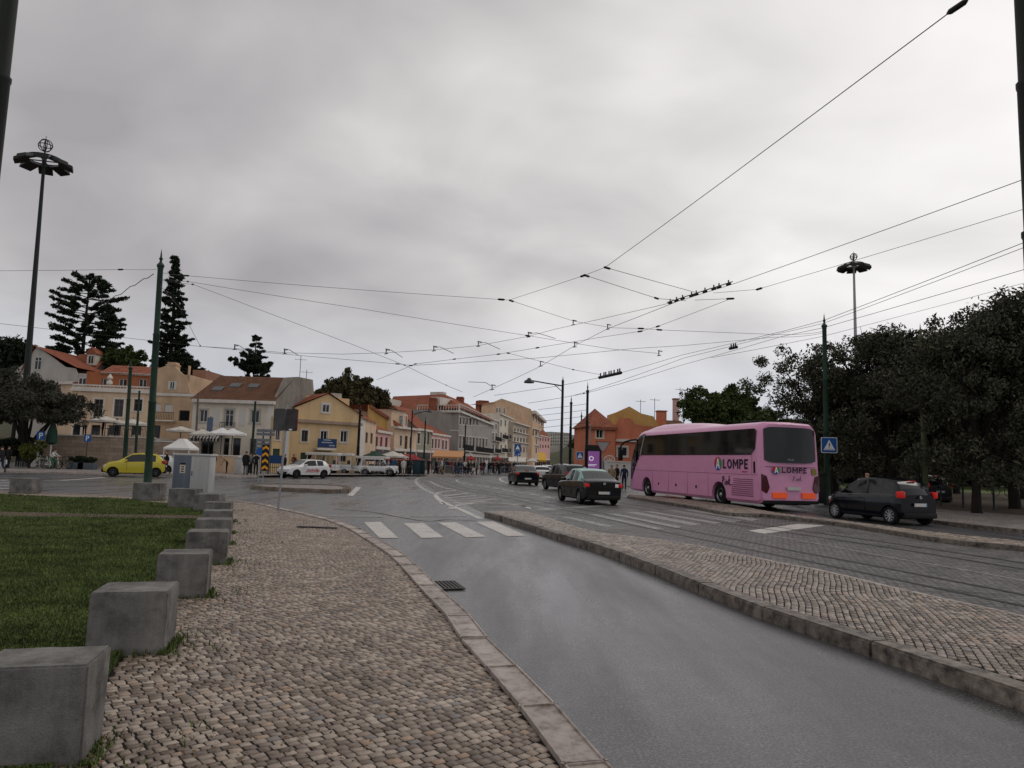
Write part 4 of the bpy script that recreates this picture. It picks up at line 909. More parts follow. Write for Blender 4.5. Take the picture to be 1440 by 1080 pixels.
wire('cable_bundle', 'knotted dark cable bundle running from the nearest green pole toward the conifer', [(216, 385, 0, 27.8), (208, 391, 0, 27.9), (202, 392, 0, 28.2), (190, 401, 0, 28.8), (183, 403, 0, 29.2), (170, 414, 0, 30), (162, 416, 0, 31), (148, 427, 0, 33)], 0.022)
# clamp clusters: wire clamps and section insulators
def clamps(label, pts, n, s, z=5.6):
    q = [G(x, y, z) for x, y in pts]; t = thing('section_insulator', label, 'insulator', (q[0].x, q[0].y, 0), 0, 'section insulators on the contact wires'); off = Vector((q[0].x, q[0].y, 0))
    d = q[-1] - q[0]; e = d.normalized(); r_ = random.Random(n); b = MB(); b.tube([q[0] - off + Vector((0, 0, 0.03)), q[-1] - off + Vector((0, 0, 0.03))], 0.018 * s, 6); b.build('rod', M_INS, t)
    for i in range(n):
        c = q[0].lerp(q[-1], (i + 0.5 + r_.uniform(-.2, .2)) / n) - off; b = MB(); b.tube([c - e * 0.12 * s, c - e * 0.08 * s, c + e * 0.08 * s, c + e * 0.12 * s], [0.02 * s, 0.055 * s, 0.055 * s, 0.02 * s], 8); b.box(c.x - 0.02 * s, c.x + 0.02 * s, c.y - 0.02 * s, c.y + 0.02 * s, c.z, c.z + 0.15 * s); b.build('clamp', M_INS, t)
clamps('large row of black insulators where the wires meet at the upper middle', [(938, 427), (1030, 398)], 9, 0.6)
clamps('small row of black clamps on the far wire above the dark poles', [(843, 531), (874, 524)], 8, 1.3)
clamps('small row of clamps on the wire above the olive trees left of the bus pole', [(1027, 490), (1036, 488)], 3, 0.9)
def hanger(px, py, label, s=1.0, arm=None):
    c = G(px, py, 5.7); t = thing('wire_hanger', label, 'wire hanger', tuple(c), 0, 'hangers on the contact wires'); b = MB(); k = c.y / 22 * s
    b.bar((0, 0, -0.08 * k), (0.0, 0, 0.18 * k), 0.05 * k); b.bar((-0.05 * k, 0, 0.2 * k), (0.2 * k, 0, 0.16 * k), 0.045 * k); b.bar((-0.1 * k, 0, -0.1 * k), (0.12 * k, 0, -0.06 * k), 0.04 * k); b.build('clamp', M_INS, t)
    if arm:
        e = G(arm[0], arm[1], 5.7) - c; b = MB(); b.tube([(0, 0, 0.1 * k), (e.x * 0.3, e.y * 0.3, 0.22 * k), (e.x, e.y, e.z)], 0.016 * k, 6); b.build('arm', M_INS, t)
HG = [(806, 455, None, 'left of the two big hangers near the insulator row'), (854.5, 461, None, 'right of the two big hangers near the insulator row'), (743, 472, (781, 476), 'curved pull off hanger nearest to the big hangers'), (672.5, 485, (703, 491), 'second curved pull off hanger counted from the middle leftward'), (610, 491.5, (638, 497), 'third curved pull off hanger counted from the middle leftward'), (543, 495.5, (566, 502.5), 'leftmost curved pull off hanger in the middle of the photo'), (808, 486, None, 'small hanger on the sloping contact wire'), (760, 513, None, 'lower small hanger on the sloping contact wire'), (926.5, 498, None, 'hanger above the long contact wire beside the lamp'), (692, 546, (659, 537), 'far curved hanger above the red tiled roofs'), (400, 495.5, (420, 500), 'curved hanger in the sky right of the small monkey tree'), (330, 489.5, (350, 495), 'curved hanger above the small monkey tree')]
for x, y, a, lb in HG: hanger(x, y, lb, 0.55, a)
# ================================================================ trees
def leaf_mat(name, col, isl=0.5, rough=0.7):
    m = mat(name, col, rough, island=isl, spec=0.12); return m
M_OL = leaf_mat('olive_foliage', (0.056, 0.059, 0.038), 0.85)
M_LG = leaf_mat('leafy_green_foliage', (0.045, 0.062, 0.018), 0.5)
M_LY = leaf_mat('yellow_green_foliage', (0.085, 0.092, 0.022), 0.5)
M_CON = leaf_mat('conifer_foliage', (0.018, 0.026, 0.014), 0.4)
M_AUT = leaf_mat('autumn_foliage', (0.062, 0.055, 0.026), 0.5)
M_BARK = mat('grey_brown_bark', (0.022, 0.018, 0.015), 0.95, var=0.4, vscale=8, bump=0.8, bscale=14, streak=True)
def leaves(cent, rads, per, size, seed, flat=0.85):
    rs = np.random.RandomState(seed); n = len(cent) * per
    c = np.repeat(np.asarray(cent), per, 0); r = np.repeat(np.asarray(rads), per, 0)
    d = rs.normal(size=(n, 3)); d /= np.linalg.norm(d, axis=1)[:, None]
    p = c + d * r * (rs.rand(n, 1) ** 0.45) * np.array([1, 1, flat])
    a = rs.normal(size=(n, 3)); a /= np.linalg.norm(a, axis=1)[:, None]
    b = np.cross(a, rs.normal(size=(n, 3))); b /= np.linalg.norm(b, axis=1)[:, None]
    s = size * (0.6 + 0.8 * rs.rand(n, 1)); a = a * s; b = b * s * 0.5
    v = np.stack([p - a, p + b * 0.8, p + a, p - b * 0.8], 1)
    return v.reshape(-1, 3), np.arange(n * 4).reshape(-1, 4)
def crown_points(seed, n, rx, ry, rz, cz, lump=0.35, low=-0.6):
    r = random.Random(seed); pts = []; rd = []
    lobes = [(r.uniform(0, 6.28), r.uniform(-0.3, 0.9), r.uniform(0.15, lump)) for _ in range(9)]
    while len(pts) < n:
        a = r.uniform(0, 6.283); z = r.uniform(low, 1); k = r.random() ** 0.38
        rr = math.sqrt(max(0, 1 - z * z)); g = 1.0
        for la, lz, lk in lobes:
            da = math.cos(a - la) * 0.5 + 0.5; g += lk * (da ** 4) * math.exp(-((z - lz) ** 2) * 4) - lk * 0.25
        pts.append((rx * rr * math.cos(a) * k * g, ry * rr * math.sin(a) * k * g, cz + rz * z * k * g)); rd.append(r.uniform(0.07, 0.19) * (rx + rz) / 2)
    return pts, np.array(rd)[:, None]
def trunk_mb(pts, H0, r0, seed, nlimb=9, lean=0.0):
    r = random.Random(seed); mb = MB(); top = Vector((lean, 0, H0))
    mb.tube([(0, 0, -0.1), (0.03, 0.02, 0.12), (lean * 0.4, 0.05, H0 * 0.5), tuple(top)], [r0 * 1.5, r0 * 1.1, r0 * 0.9, r0 * 0.75], 10)
    for p in r.sample(pts, min(nlimb, len(pts))):
        p = Vector(p); m1 = top.lerp(p, 0.4) + Vector((r.uniform(-.3, .3), r.uniform(-.3, .3), r.uniform(0, .4)))
        mb.tube([top - Vector((0, 0, 0.15)), m1, p], [r0 * 0.55, r0 * 0.33, r0 * 0.08], 6)
        for _ in range(2):
            q = p + Vector((r.uniform(-.9, .9), r.uniform(-.9, .9), r.uniform(-.3, .8))); mb.tube([m1.lerp(p, 0.5), q], [r0 * 0.18, r0 * 0.04], 5)
    return mb
def make_tree(name, label, cat, loc, rx, rz, cz, H0, r0, n, per, size, m, seed, group=None, ry=None, lump=0.35, low=-0.6, lean=0.0, skirt=0):
    t = thing(name, label, cat, loc, 0, group); pts, rd = crown_points(seed, n, rx, ry or rx, rz, cz, lump, low)
    r_ = random.Random(seed + 5)
    for _ in range(skirt):
        a = r_.uniform(0, 6.283); k = r_.uniform(0.45, 0.95); pts.append((rx * k * math.cos(a), rx * k * math.sin(a), r_.uniform(1.5, cz * 0.75))); rd = np.concatenate([rd, [[r_.uniform(.35, .8)]]])
    v, q = leaves(pts, rd, per, size, seed); o = mesh_obj('crown', np_mesh('crown', v, q, m), t)
    trunk_mb(pts, H0, r0, seed, 10, lean).build('trunk', M_BARK, t, 60); return t
# right hand park: dense dark olives
GO = 'dark evergreen trees of the park'
o1 = make_tree('olive_tree', 'dark dense olive tree behind the black car, tallest crown against the sky at the right', 'tree', (at(1255, 40).x, 40, 0.1), 4.4, 5.4, 7.0, 2.3, 0.24, 300, 130, 0.10, M_OL, 31, GO, low=-0.95, lump=0.55, skirt=40)
o2 = make_tree('olive_tree', 'dark olive tree directly behind the rear of the pink bus', 'tree', (at(1172, 44).x, 44, 0.1), 3.9, 4.6, 6.1, 2.1, 0.22, 280, 130, 0.10, M_OL, 47, GO, low=-0.95, lump=0.42, skirt=40)
o3 = make_tree('olive_tree', 'large dark tree reaching the right edge with the highest crown', 'tree', (at(1425, 36).x, 36, 0.1), 4.7, 5.5, 7.2, 2.4, 0.26, 320, 140, 0.10, M_OL, 83, GO, low=-0.95, lump=0.5, skirt=40)
for (o, px, D, a, s, lb) in [(o2, 1330, 42, 1.3, (1.1, 1.1, 1.15), 'dark tree between the two highest crowns of the park'), (o1, 1372, 31, 2.6, (0.8, 0.8, 0.86), 'nearer dark tree above the car with lit brake lights'), (o3, 1205, 55, 4.0, (0.95, 0.95, 0.9), 'tree deep in the park behind the pale mast'), (o1, 1490, 30, 5.1, (1, 1, 1.0), 'tree mostly cut off by the right edge of the photo'),
                           (o2, 1440, 52, 0.4, (1.2, 1.2, 1.1), 'far tree in the park behind the right edge trees'), (o3, 1345, 62, 1.9, (1.1, 1.1, 0.9), 'far tree in the middle of the park behind the brake lights'), (o1, 1265, 66, 3.3, (1.2, 1.2, 0.9), 'far tree in the park left of the brake lights'),
                           (o2, 1560, 38, 2.0, (1.2, 1.2, 1.2), 'dark tree just beyond the right edge')]:
    dup(o, (at(px, D).x, D, 0.1), a, lb, GO, s)
# background wall of trees closing the park
for k in range(9):
    px = 1130 + k * 52; D = 84 + (k % 3) * 8; dup([o1, o2, o3][k % 3], (at(px, D).x, D, 0.1), k * 1.1, ['distant park tree behind the bus pole', 'distant park tree behind the pale mast', 'distant park tree right of the pale mast', 'distant park tree behind the roof of the small black car', 'distant park tree left of the car with brake lights', 'distant park tree above the car with brake lights', 'distant park tree right of the car with brake lights', 'distant park tree near the parked bicycles', 'distant park tree at the right edge'][k], 'far trees at the back of the park', (1.5, 1.5, 0.8 + 0.1 * (k % 2)))
# trees behind the bus
g1 = make_tree('leafy_tree', 'big green tree above the roof of the bus, left of the dark park trees', 'tree', (at(1022, 70).x, 70, 0), 5.2, 4.9, 6.1, 2.5, 0.4, 270, 130, 0.20, M_LG, 12, 'green trees behind the bus', lump=0.45, low=-0.7)
dup(g1, (at(1072, 78).x, 78, 0), 2.2, 'smaller green tree touching the dark park trees behind the bus', 'green trees behind the bus', (0.8, 0.8, 0.84))
make_tree('shrub', 'low yellow green bush just over the bus roof', 'shrub', (at(1045, 58).x, 58, 0), 5.2, 2.0, 3.0, 1.0, 0.2, 150, 100, 0.18, M_LY, 15, low=-0.9, lump=0.3)
# left olive by the mast
l1 = make_tree('olive_tree', 'spreading olive tree beside the left high mast with grey green leaves', 'tree', (at(36, 58).x, 58, 0.1), 4.6, 3.6, 5.3, 1.6, 0.3, 260, 190, 0.115, leaf_mat('grey_olive_foliage', (0.058, 0.058, 0.042), 0.5), 52, 'olive trees at the left', low=-0.75, lump=0.45)
dup(l1, (at(-40, 62).x, 62, 0.1), 2.0, 'olive tree cut by the left edge of the photo', 'olive trees at the left', (1.05, 1.05, 1.0))
make_tree('leafy_tree', 'dark broad tree behind the grey gabled house at the far left', 'tree', (at(18, 92).x, 92, 2), 6.5, 7.0, 9.5, 3, 0.4, 200, 90, 0.32, M_CON, 61, low=-0.9)
make_tree('leafy_tree', 'dark round tree between the big conifer and the tiled roofs', 'tree', (at(158, 96).x, 96, 3), 3.8, 4.0, 10.2, 4, 0.3, 130, 80, 0.3, M_LG, 62, low=-0.9)
b1 = make_tree('leafy_tree', 'dark tree behind the old beige house left of the cream house', 'tree', (at(243, 92).x, 92, 3), 3.4, 4.2, 9.0, 4, 0.3, 130, 80, 0.3, M_CON, 63, low=-0.95)
dup(b1, (at(272, 96).x, 96, 2), 1.0, 'dark tree directly left of the brown tiled roof', None, (1.1, 1.1, 0.95))
dup(b1, (at(425, 105).x, 105, 2), 2.0, 'dark tree behind the grey gable wall of the cream house', None, (0.9, 0.9, 0.8))
a1 = make_tree('leafy_tree', 'reddish brown tree behind the yellow gabled house', 'tree', (at(478, 108).x, 108, 2), 4.8, 4.6, 8.6, 3, 0.3, 230, 100, 0.28, M_AUT, 64, 'brown tinted trees behind the yellow house', low=-0.9)
dup(a1, (at(520, 112).x, 112, 2), 2.4, 'darker tree right of the reddish brown tree behind the yellow house', 'brown tinted trees behind the yellow house', (0.85, 0.85, 0.92))
dup(a1, (at(452, 114).x, 114, 2), 4.4, 'tree at the left end of the brown tinted group behind the yellow house', 'brown tinted trees behind the yellow house', (0.8, 0.8, 0.9))
make_tree('leafy_tree', 'small dark tree in front of the brown roof at the foot of the monkey tree', 'tree', (at(347, 100).x, 100, 2), 2.8, 2.6, 12.2, 5, 0.25, 90, 80, 0.26, M_CON, 66, low=-0.9)
# araucarias
def araucaria(name, label, loc, H, tiers, prof, lsize, seed, blob=0.4, per=60, m=None, droop=0.15, along=0.45, nb=7, curve=0.0):
    t = thing(name, label, 'tree', loc, 0); r = random.Random(seed); tr = MB(); xs = lambda h: curve * math.sin(h / H * 3.1) 
    tr.tube([(xs(H * k / 8), 0, H * k / 8) for k in range(9)], [0.42 * (1 - 0.1 * k) * H / 22 for k in range(9)], 8)
    C_, Rr = [], []
    for i in range(tiers):
        h, L_ = prof(i / (tiers - 1)); h *= H; n = nb + (i % 2); a0 = r.uniform(0, 6)
        for j in range(n):
            a = a0 + j * 6.283 / n + r.uniform(-.25, .25); l = L_ * r.uniform(0.7, 1.12); zz = h + r.uniform(-.3, .3); c, s = math.cos(a), math.sin(a); x0 = xs(h)
            tip = Vector((x0 + c * l, s * l, zz + l * (0.12 - droop) + r.uniform(-.2, .2))); mid = Vector((x0 + c * l * 0.55, s * l * 0.55, zz - l * droop * 0.7))
            tr.tube([(x0, 0, zz), tuple(mid), tuple(tip)], [0.08 * H / 22, 0.055 * H / 22, 0.03 * H / 22], 5)
            k = max(2, int(l / (blob * 1.1)))
            for q in range(k):
                u = 1 - (1 - along) * q / k; p = (mid.lerp(tip, (u - 0.55) / 0.45) if u > 0.55 else Vector((x0, 0, zz)).lerp(mid, u / 0.55)); C_.append((p.x + r.uniform(-.1, .1), p.y + r.uniform(-.1, .1), p.z + r.uniform(-.05, .12))); Rr.append(blob * r.uniform(0.6, 1.05))
    v, q = leaves(C_, np.array(Rr)[:, None], per, lsize, seed, 0.65); mesh_obj('crown', np_mesh('crown', v, q, m or M_CON), t); tr.build('trunk', M_BARK, t, 60); return t
D = 100; zb = 4
araucaria('araucaria_tree', 'large dark monkey puzzle like conifer with tufted branch ends at the left', (at(103, D).x, D, zb), P(110, 386, D).z - zb, 16, lambda t: (0.28 + 0.70 * t, (5.6 - 1.6 * t if t < 0.8 else 4.3 - 11.0 * (t - 0.8)) * (1 if t > 0.15 else 0.85)), 0.2, 5, 0.5, 46, along=0.45, droop=0.02)
araucaria('araucaria_tree', 'broad drooping conifer standing right of the tufted dark conifer', (at(136, D - 4).x, D - 4, zb), P(133, 440, D).z - zb, 12, lambda t: (0.25 + 0.74 * t, 4.4 - 4.0 * t), 0.28, 6, 0.4, 40, along=0.3, droop=0.22)
D = 88
araucaria('column_conifer', 'tall narrow leaning conifer just right of the nearest green pole', (at(224, D).x, D, 3), P(233, 363, D).z - 3, 34, lambda t: (0.14 + 0.85 * t, (1.75 if t > 0.35 else 1.55) * (1.25 - 1.0 * max(0, t - 0.45) * 1.9) * (0.75 + 0.35 * abs(math.sin(t * 23)))), 0.2, 7, 0.3, 40, along=0.25, droop=0.05, nb=6, curve=0.4)
D = 112
araucaria('araucaria_tree', 'small tufted monkey puzzle tree above the brown tiled roof', (at(349, D).x, D, 3), P(348, 475, D).z - 3, 7, lambda t: (0.62 + 0.37 * t, 2.7 - 2.0 * t), 0.22, 8, 0.3, 30, along=0.6, droop=-0.05, nb=7)
make_tree('palm_bush', 'spiky bush with yellow green leaves beside the left high mast', 'shrub', (at(43, 56).x, 56, 0.1), 1.3, 1.1, 1.3, 0.4, 0.1, 50, 70, 0.16, M_LY, 71, low=-0.9)
make_tree('shrub', 'dark leafy shrub under the olive tree at the far left', 'shrub', (at(12, 60).x, 60, 0.1), 2.4, 1.3, 1.5, 0.4, 0.1, 70, 70, 0.16, M_CON, 72, low=-0.9)
# ================================================================ vehicles
M_TYRE = mat('tyre_rubber', (0.010, 0.010, 0.010), 0.85, spec=0.15)
M_RIM = mat('alloy_rim', (0.32, 0.32, 0.33), 0.35, metal=0.7)
M_RIMD = mat('dark_rim', (0.07, 0.07, 0.075), 0.35, metal=0.7)
M_GLASS = mat('tinted_glass', (0.006, 0.007, 0.008), 0.06, spec=0.4)
M_GLASSL = mat('reflecting_window_glass', (0.03, 0.035, 0.036), 0.06, spec=0.6)
M_PLAS = mat('black_plastic', (0.010, 0.010, 0.011), 0.6, spec=0.2)
M_LAMP = mat('lit_red_tail_light', (0.35, 0.012, 0.012), 0.25, emis=(1.0, 0.04, 0.03), estr=0.12)
M_LAMPD = mat('red_tail_light', (0.32, 0.015, 0.015), 0.2, coat=0.5)
M_LAMPW = mat('clear_headlight', (0.5, 0.5, 0.5), 0.12, spec=0.8)
M_PLATE = mat('number_plate', (0.55, 0.55, 0.52), 0.5)
M_UNDER = mat('underbody', (0.008, 0.008, 0.008), 0.9)
def boolean_cut(o, cutter):
    md = o.modifiers.new('cut', 'BOOLEAN'); md.operation = 'DIFFERENCE'; md.object = cutter; md.solver = 'EXACT'
    me = evaluated(o); o.modifiers.clear(); return me
def interp(ks, x):
    if x <= ks[0][0]: return ks[0][1]
    for (a, va), (b, vb) in zip(ks, ks[1:]):
        if x <= b: t = (x - a) / (b - a); return va + (vb - va) * t
    return ks[-1][1]
def sinterp(ks, x, w=0.07):
    return (interp(ks, x - w) + 2 * interp(ks, x) + interp(ks, x + w)) / 4
def split_by_mat(o, parent, names, mats):
    """split an object's mesh by material index into sibling parts"""
    me = o.data; n = len(names)
    for k in range(n):
        bm = bmesh.new(); bm.from_mesh(me); dl = [f for f in bm.faces if f.material_index != k]
        bmesh.ops.delete(bm, geom=dl, context='FACES')
        if len(bm.faces) == 0: bm.free(); continue
        for f in bm.faces: f.material_index = 0
        if names[k] == 'side_windows':              # every pane its own part
            bm.faces.ensure_lookup_table(); left = set(bm.faces); isl = []
            while left:
                st = [left.pop()]; cur = list(st)
                while st:
                    f = st.pop()
                    for e in f.edges:
                        for g in e.link_faces:
                            if g in left: left.discard(g); st.append(g); cur.append(g)
                isl.append(cur)
            for cur in isl:
                if len(cur) < 2: continue
                w = MB(); vv = {}
                for f in cur:
                    for v in f.verts: vv.setdefault(v, len(vv))
                w.add([v.co for v in vv], [[vv[v] for v in f.verts] for f in cur]); w.build('side_window', mats[k], parent, 32)
            bm.free(); continue
        m2 = bpy.data.meshes.new(names[k]); bm.to_mesh(m2); bm.free(); m2.materials.append(mats[k])
        m2.polygons.foreach_set('use_smooth', [True] * len(m2.polygons)); m2.set_sharp_from_angle(angle=rad(32)); mesh_obj(names[k], m2, parent)
    bpy.data.objects.remove(o)
def wheel(t, x, y, r, w, side, rimmat, spokes=7, name='wheel'):
    """y = outer face; side=+1 outer face towards +y"""
    b = MB(); b.lathe([(r * 0.66, -w), (r * 0.93, -w), (r, -w * 0.85), (r, -w * 0.15), (r * 0.93, 0), (r * 0.68, 0.004), (r * 0.66, -0.03)], 28, (0, 0, 0), 'y'); o = b.build(name, M_TYRE, t, 40); o.location = (x, y, r)
    if side < 0: o.rotation_euler = (0, 0, math.pi)
    b = MB(); b.lathe([(0, -0.09), (r * 0.66, -0.09), (r * 0.66, -0.01), (r * 0.62, -0.005), (r * 0.6, -0.03), (r * 0.58, -0.085)], 28, (0, 0, 0), 'y')
    for k in range(spokes):
        a = 2 * math.pi * k / spokes; c, s = math.cos(a), math.sin(a); b.bar((c * r * 0.1, -0.035, s * r * 0.1), (c * r * 0.62, -0.022, s * r * 0.62), r * 0.16, 0.03)
    b.lathe([(0, -0.01), (r * 0.12, -0.012), (r * 0.16, -0.03), (r * 0.16, -0.06)], 14, (0, 0, 0), 'y'); b.build('rim', rimmat, o, 40); return o
def make_car(name, label, cat, spec):
    """x forward from the rear bumper, y left, z up; origin: ground under the rear centre"""
    L, Wd = spec['L'], spec['W'] / 2; t = thing(name, label, cat); sh, tp = spec['shoulder'], spec['top']; paint = spec['paint']; roofp = spec.get('roofpaint', paint)
    n = int(L / 0.075); xs = [L * i / n for i in range(n + 1)]; secs = []
    zb = 0.2
    for x in xs:
        e = min(x, L - x); tape = 1 - 0.16 * max(0, 1 - (L - x) / 0.55) ** 2 - 0.09 * max(0, 1 - x / 0.4) ** 2
        w = Wd * tape; s = sinterp(sh, x); z2 = sinterp(tp, x); g = max(0.0, z2 - s)
        zb_ = zb + 0.10 * max(0, 1 - e / 0.3)
        w2 = (w * 0.93) * (1 - 0.20 * min(1, g / 0.5)) - 0.0
        e1 = min(0.03 + g * 0.05, g)
        pts = [(0, zb_), (w * 0.86, zb_), (w * 0.965, zb_ + 0.06), (w * 0.99, zb_ + (s - zb_) * 0.45), (w * 1.0, s - 0.16), (w * 0.965, s - 0.02), (w * 0.93, s), (w2 + 0.0, z2 - max(0.01, min(0.07, g * 0.3))), (w2 * 0.9, z2 - 0.01), (w2 * 0.5, z2 + 0.012), (0, z2 + 0.02)]
        secs.append((x, pts))
    npt = len(secs[0][1]); vs = []; ring = []
    for x, pts in secs:
        bow_f = 0
        full = [(p[0], p[1]) for p in pts] + [(-p[0], p[1]) for p in pts[-2:0:-1]]
        nr = len(full)
        for (y, z) in full:
            # nose and tail bow out in plan
            k = (y / Wd) ** 2; xx = x - (0.16 * k * max(0, (x - (L - 0.7)) / 0.7)) + (0.09 * k * max(0, (0.5 - x) / 0.5)); vs.append((xx, y, z))
    fs = []; mi = []; A = spec['glass']
    def cls(j, x):
        jj = j if j < npt - 1 else nr - 1 - j           # symmetrical index
        if jj == 6:                                      # side glass
            for a, b in A['side']:
                if a <= x <= b: return 1
            return 2 if sinterp(tp, x) - sinterp(sh, x) > 0.2 else 0
        if jj in (7, 8, 9):
            if A['front'][0] <= x <= A['front'][1] and jj != 7: return 3
            if A['rear'][0] <= x <= A['rear'][1] and jj != 7: return 4
            return 2 if sinterp(tp, x) - sinterp(sh, x) > 0.12 else 0
        if jj <= 1: return 5
        return 0
    for i in range(n):
        xm = (xs[i] + xs[i + 1]) / 2
        for j in range(nr):
            fs.append((i * nr + j, i * nr + (j + 1) % nr, (i + 1) * nr + (j + 1) % nr, (i + 1) * nr + j)); mi.append(cls(j, xm))
    fs.append(tuple(range(nr - 1, -1, -1))); mi.append(0); fs.append(tuple(n * nr + j for j in range(nr))); mi.append(0)
    mb = MB(); mb.v = vs; mb.f = fs; mb.mi = mi
    names = ['body', 'side_windows', 'roof', 'windscreen', 'rear_window', 'underbody']; mats = [paint, spec.get('sideglass', M_GLASS), roofp, M_GLASSL, spec.get('rearglass', M_GLASS), M_UNDER]
    o = mesh_obj('tmp', mb.mesh('tmp', mats)); r = spec['r']; cut = MB()
    for wx in spec['wheels']:
        for sd in (1, -1):
            c = MB(); y0 = sd * (Wd - 0.27); y1 = sd * (Wd + 0.1)
            cut.lathe([(r * 1.16, min(y0, y1)), (r * 1.16, max(y0, y1))], 24, (wx, 0, r * 1.0), 'y')
    co_ = mesh_obj('cutter', cut.mesh('cutter', [M_UNDER])); me = boolean_cut(o, co_); bpy.data.objects.remove(co_); o2 = mesh_obj('tmp2', me); bpy.data.objects.remove(o)
    split_by_mat(o2, t, names, mats)
    for wx in spec['wheels']:
        for sd in (1, -1): wheel(t, wx, sd * (Wd - 0.02), r, 0.2, sd, spec.get('rim', M_RIM), spec.get('spokes', 7))
    lm = M_LAMP if spec.get('lit') else M_LAMPD; lz0, lz1 = spec['tail']
    for sd in (1, -1):
        b = MB(); y0, y1 = sorted((sd * (Wd * 0.74), sd * (Wd * 0.955))); b.rbox(spec.get('tx', 0.02) - 0.01, spec.get('tx', 0.02) + 0.24, y0, y1, lz0 + 0.02, lz1 - 0.02, 0.045); b.build('tail_light', lm, t, 40)
        b = MB(); y0, y1 = sorted((sd * (Wd * 0.55), sd * (Wd * 0.86))); hz = sinterp(sh, L - 0.25); b.rbox(L - 0.42, L - 0.10, y0, y1, hz - 0.19, hz - 0.05, 0.04); b.build('headlight', M_LAMPW, t, 40)
        b = MB(); xm = spec['mirror']; y0, y1 = sorted((sd * (Wd * 0.93), sd * (Wd + 0.17))); zz = sinterp(sh, xm); b.rbox(xm - 0.07, xm + 0.07, y0, y1, zz + 0.01, zz + 0.15, 0.04); b.build('mirror', spec.get('mirrorm', paint), t, 40)
        # door shut lines and handles
        for dx in spec['doors']:
            b = MB(); y = sd * Wd * 1.0; b.box(dx - 0.006, dx + 0.006, min(y, y - sd * 0.03), max(y, y - sd * 0.03) + (0.001 if sd > 0 else 0), 0.4, sinterp(sh, dx) - 0.14); d = b.build('door_seam', M_UNDER, t)
            b = MB(); y0, y1 = sorted((y, y + sd * 0.022)); b.rbox(dx + 0.08, dx + 0.25, y0, y1, sinterp(sh, dx) - 0.17, sinterp(sh, dx) - 0.14, 0.008); b.build('door_handle', spec.get('handlem', paint), t)
    b = MB(); pz = spec.get('platez', 0.75); b.rbox(-0.03, 0.02, -0.26, 0.26, pz - 0.055, pz + 0.055, 0.008); pl = b.build('number_plate', M_PLATE, t)
    b = MB(); b.box(-0.034, -0.0305, -0.26, -0.215, pz - 0.05, pz + 0.05); b.build('plate_band', M_BLUE, pl)
    b = MB(); b.rbox(-0.035, 0.15, -Wd * 0.82, Wd * 0.82, 0.24, 0.42, 0.04); b.build('rear_bumper', spec.get('bumper', M_PLAS), t, 40)
    b = MB(); b.rbox(L - 0.12, L + 0.015, -Wd * 0.62, Wd * 0.62, 0.26, 0.48, 0.04); b.build('front_grille', M_PLAS, t, 40)
    b = MB(); b.rbox(L - 0.0, L + 0.03, -0.26, 0.26, 0.36, 0.46, 0.008); b.build('front_plate', M_PLATE, t)
    if spec.get('wiper'): pass
    return t
def put(t, loc, ang, s=1.0): t.location = (loc[0], loc[1], loc[2] if len(loc) > 2 else 0.0); t.rotation_euler = (0, 0, ang); t.scale = (s, s, s); return t
P_BLACK = mat('black_car_paint', (0.004, 0.004, 0.005), 0.10, spec=0.38)
P_DGREY = mat('dark_grey_car_paint', (0.008, 0.008, 0.010), 0.14, spec=0.38)
P_YEL = mat('yellow_car_paint', (0.48, 0.40, 0.025), 0.32, coat=0.5)
P_WHITE = mat('white_car_paint', (0.62, 0.62, 0.62), 0.3, coat=0.5)
P_TAXI = mat('taxi_green_paint', (0.20, 0.42, 0.36), 0.35, coat=0.4)
P_NAVY = mat('very_dark_navy_paint', (0.003, 0.004, 0.008), 0.10, spec=0.38)
sedan = dict(L=4.35, W=1.74, paint=P_BLACK, shoulder=[(0, 0.92), (0.2, 0.99), (0.75, 1.0), (2.6, 0.95), (3.3, 0.92), (3.95, 0.82), (4.35, 0.62)],
             top=[(0, 0.95), (0.1, 1.03), (0.55, 1.06), (1.25, 1.42), (1.7, 1.50), (2.3, 1.51), (2.65, 1.46), (3.32, 0.98), (3.95, 0.88), (4.35, 0.66)],
             glass=dict(front=(2.66, 3.28), rear=(0.6, 1.27), side=[(1.22, 1.80), (1.90, 2.85)]), r=0.315, wheels=(0.85, 3.48), tail=(0.74, 0.93), mirror=2.75, doors=(1.85, 2.78), platez=0.52)
hatch = dict(L=3.6, W=1.62, paint=P_YEL, shoulder=[(0, 0.86), (0.2, 0.97), (1.0, 0.97), (2.2, 0.93), (2.75, 0.92), (3.3, 0.82), (3.6, 0.58)],
             top=[(0, 0.9), (0.08, 1.05), (0.42, 1.40), (0.8, 1.47), (1.5, 1.50), (1.95, 1.46), (2.72, 0.98), (3.3, 0.87), (3.6, 0.62)],
             glass=dict(front=(1.97, 2.70), rear=(0.12, 0.42), side=[(0.62, 1.12), (1.2, 2.3)]), r=0.29, wheels=(0.55, 2.95), tail=(0.82, 1.1), mirror=2.25, doors=(1.15, 2.2), rim=M_RIMD, platez=0.7)
# black sedan with green roof (taxi)
t = make_car('taxi', 'black taxi with mint green roof seen from behind, on the setts left of the bus', 'car', dict(sedan, roofpaint=P_TAXI, lit=True, sideglass=M_GLASSL, rearglass=M_GLASSL, handlem=P_BLACK))
t.location = (4.02, 30.2, 0.005); t.rotation_euler = (0, 0, rad(103.5))
b = MB(); b.rbox(-0.008, 0.02, -0.06, 0.06, 0.86, 0.95, 0.01); b.build('badge', M_RIM, t)
b = MB(); b.box(-0.012, 0.012, -0.62, -0.48, 0.76, 0.90); b.build('licence_sticker', M_SIGNW, t)
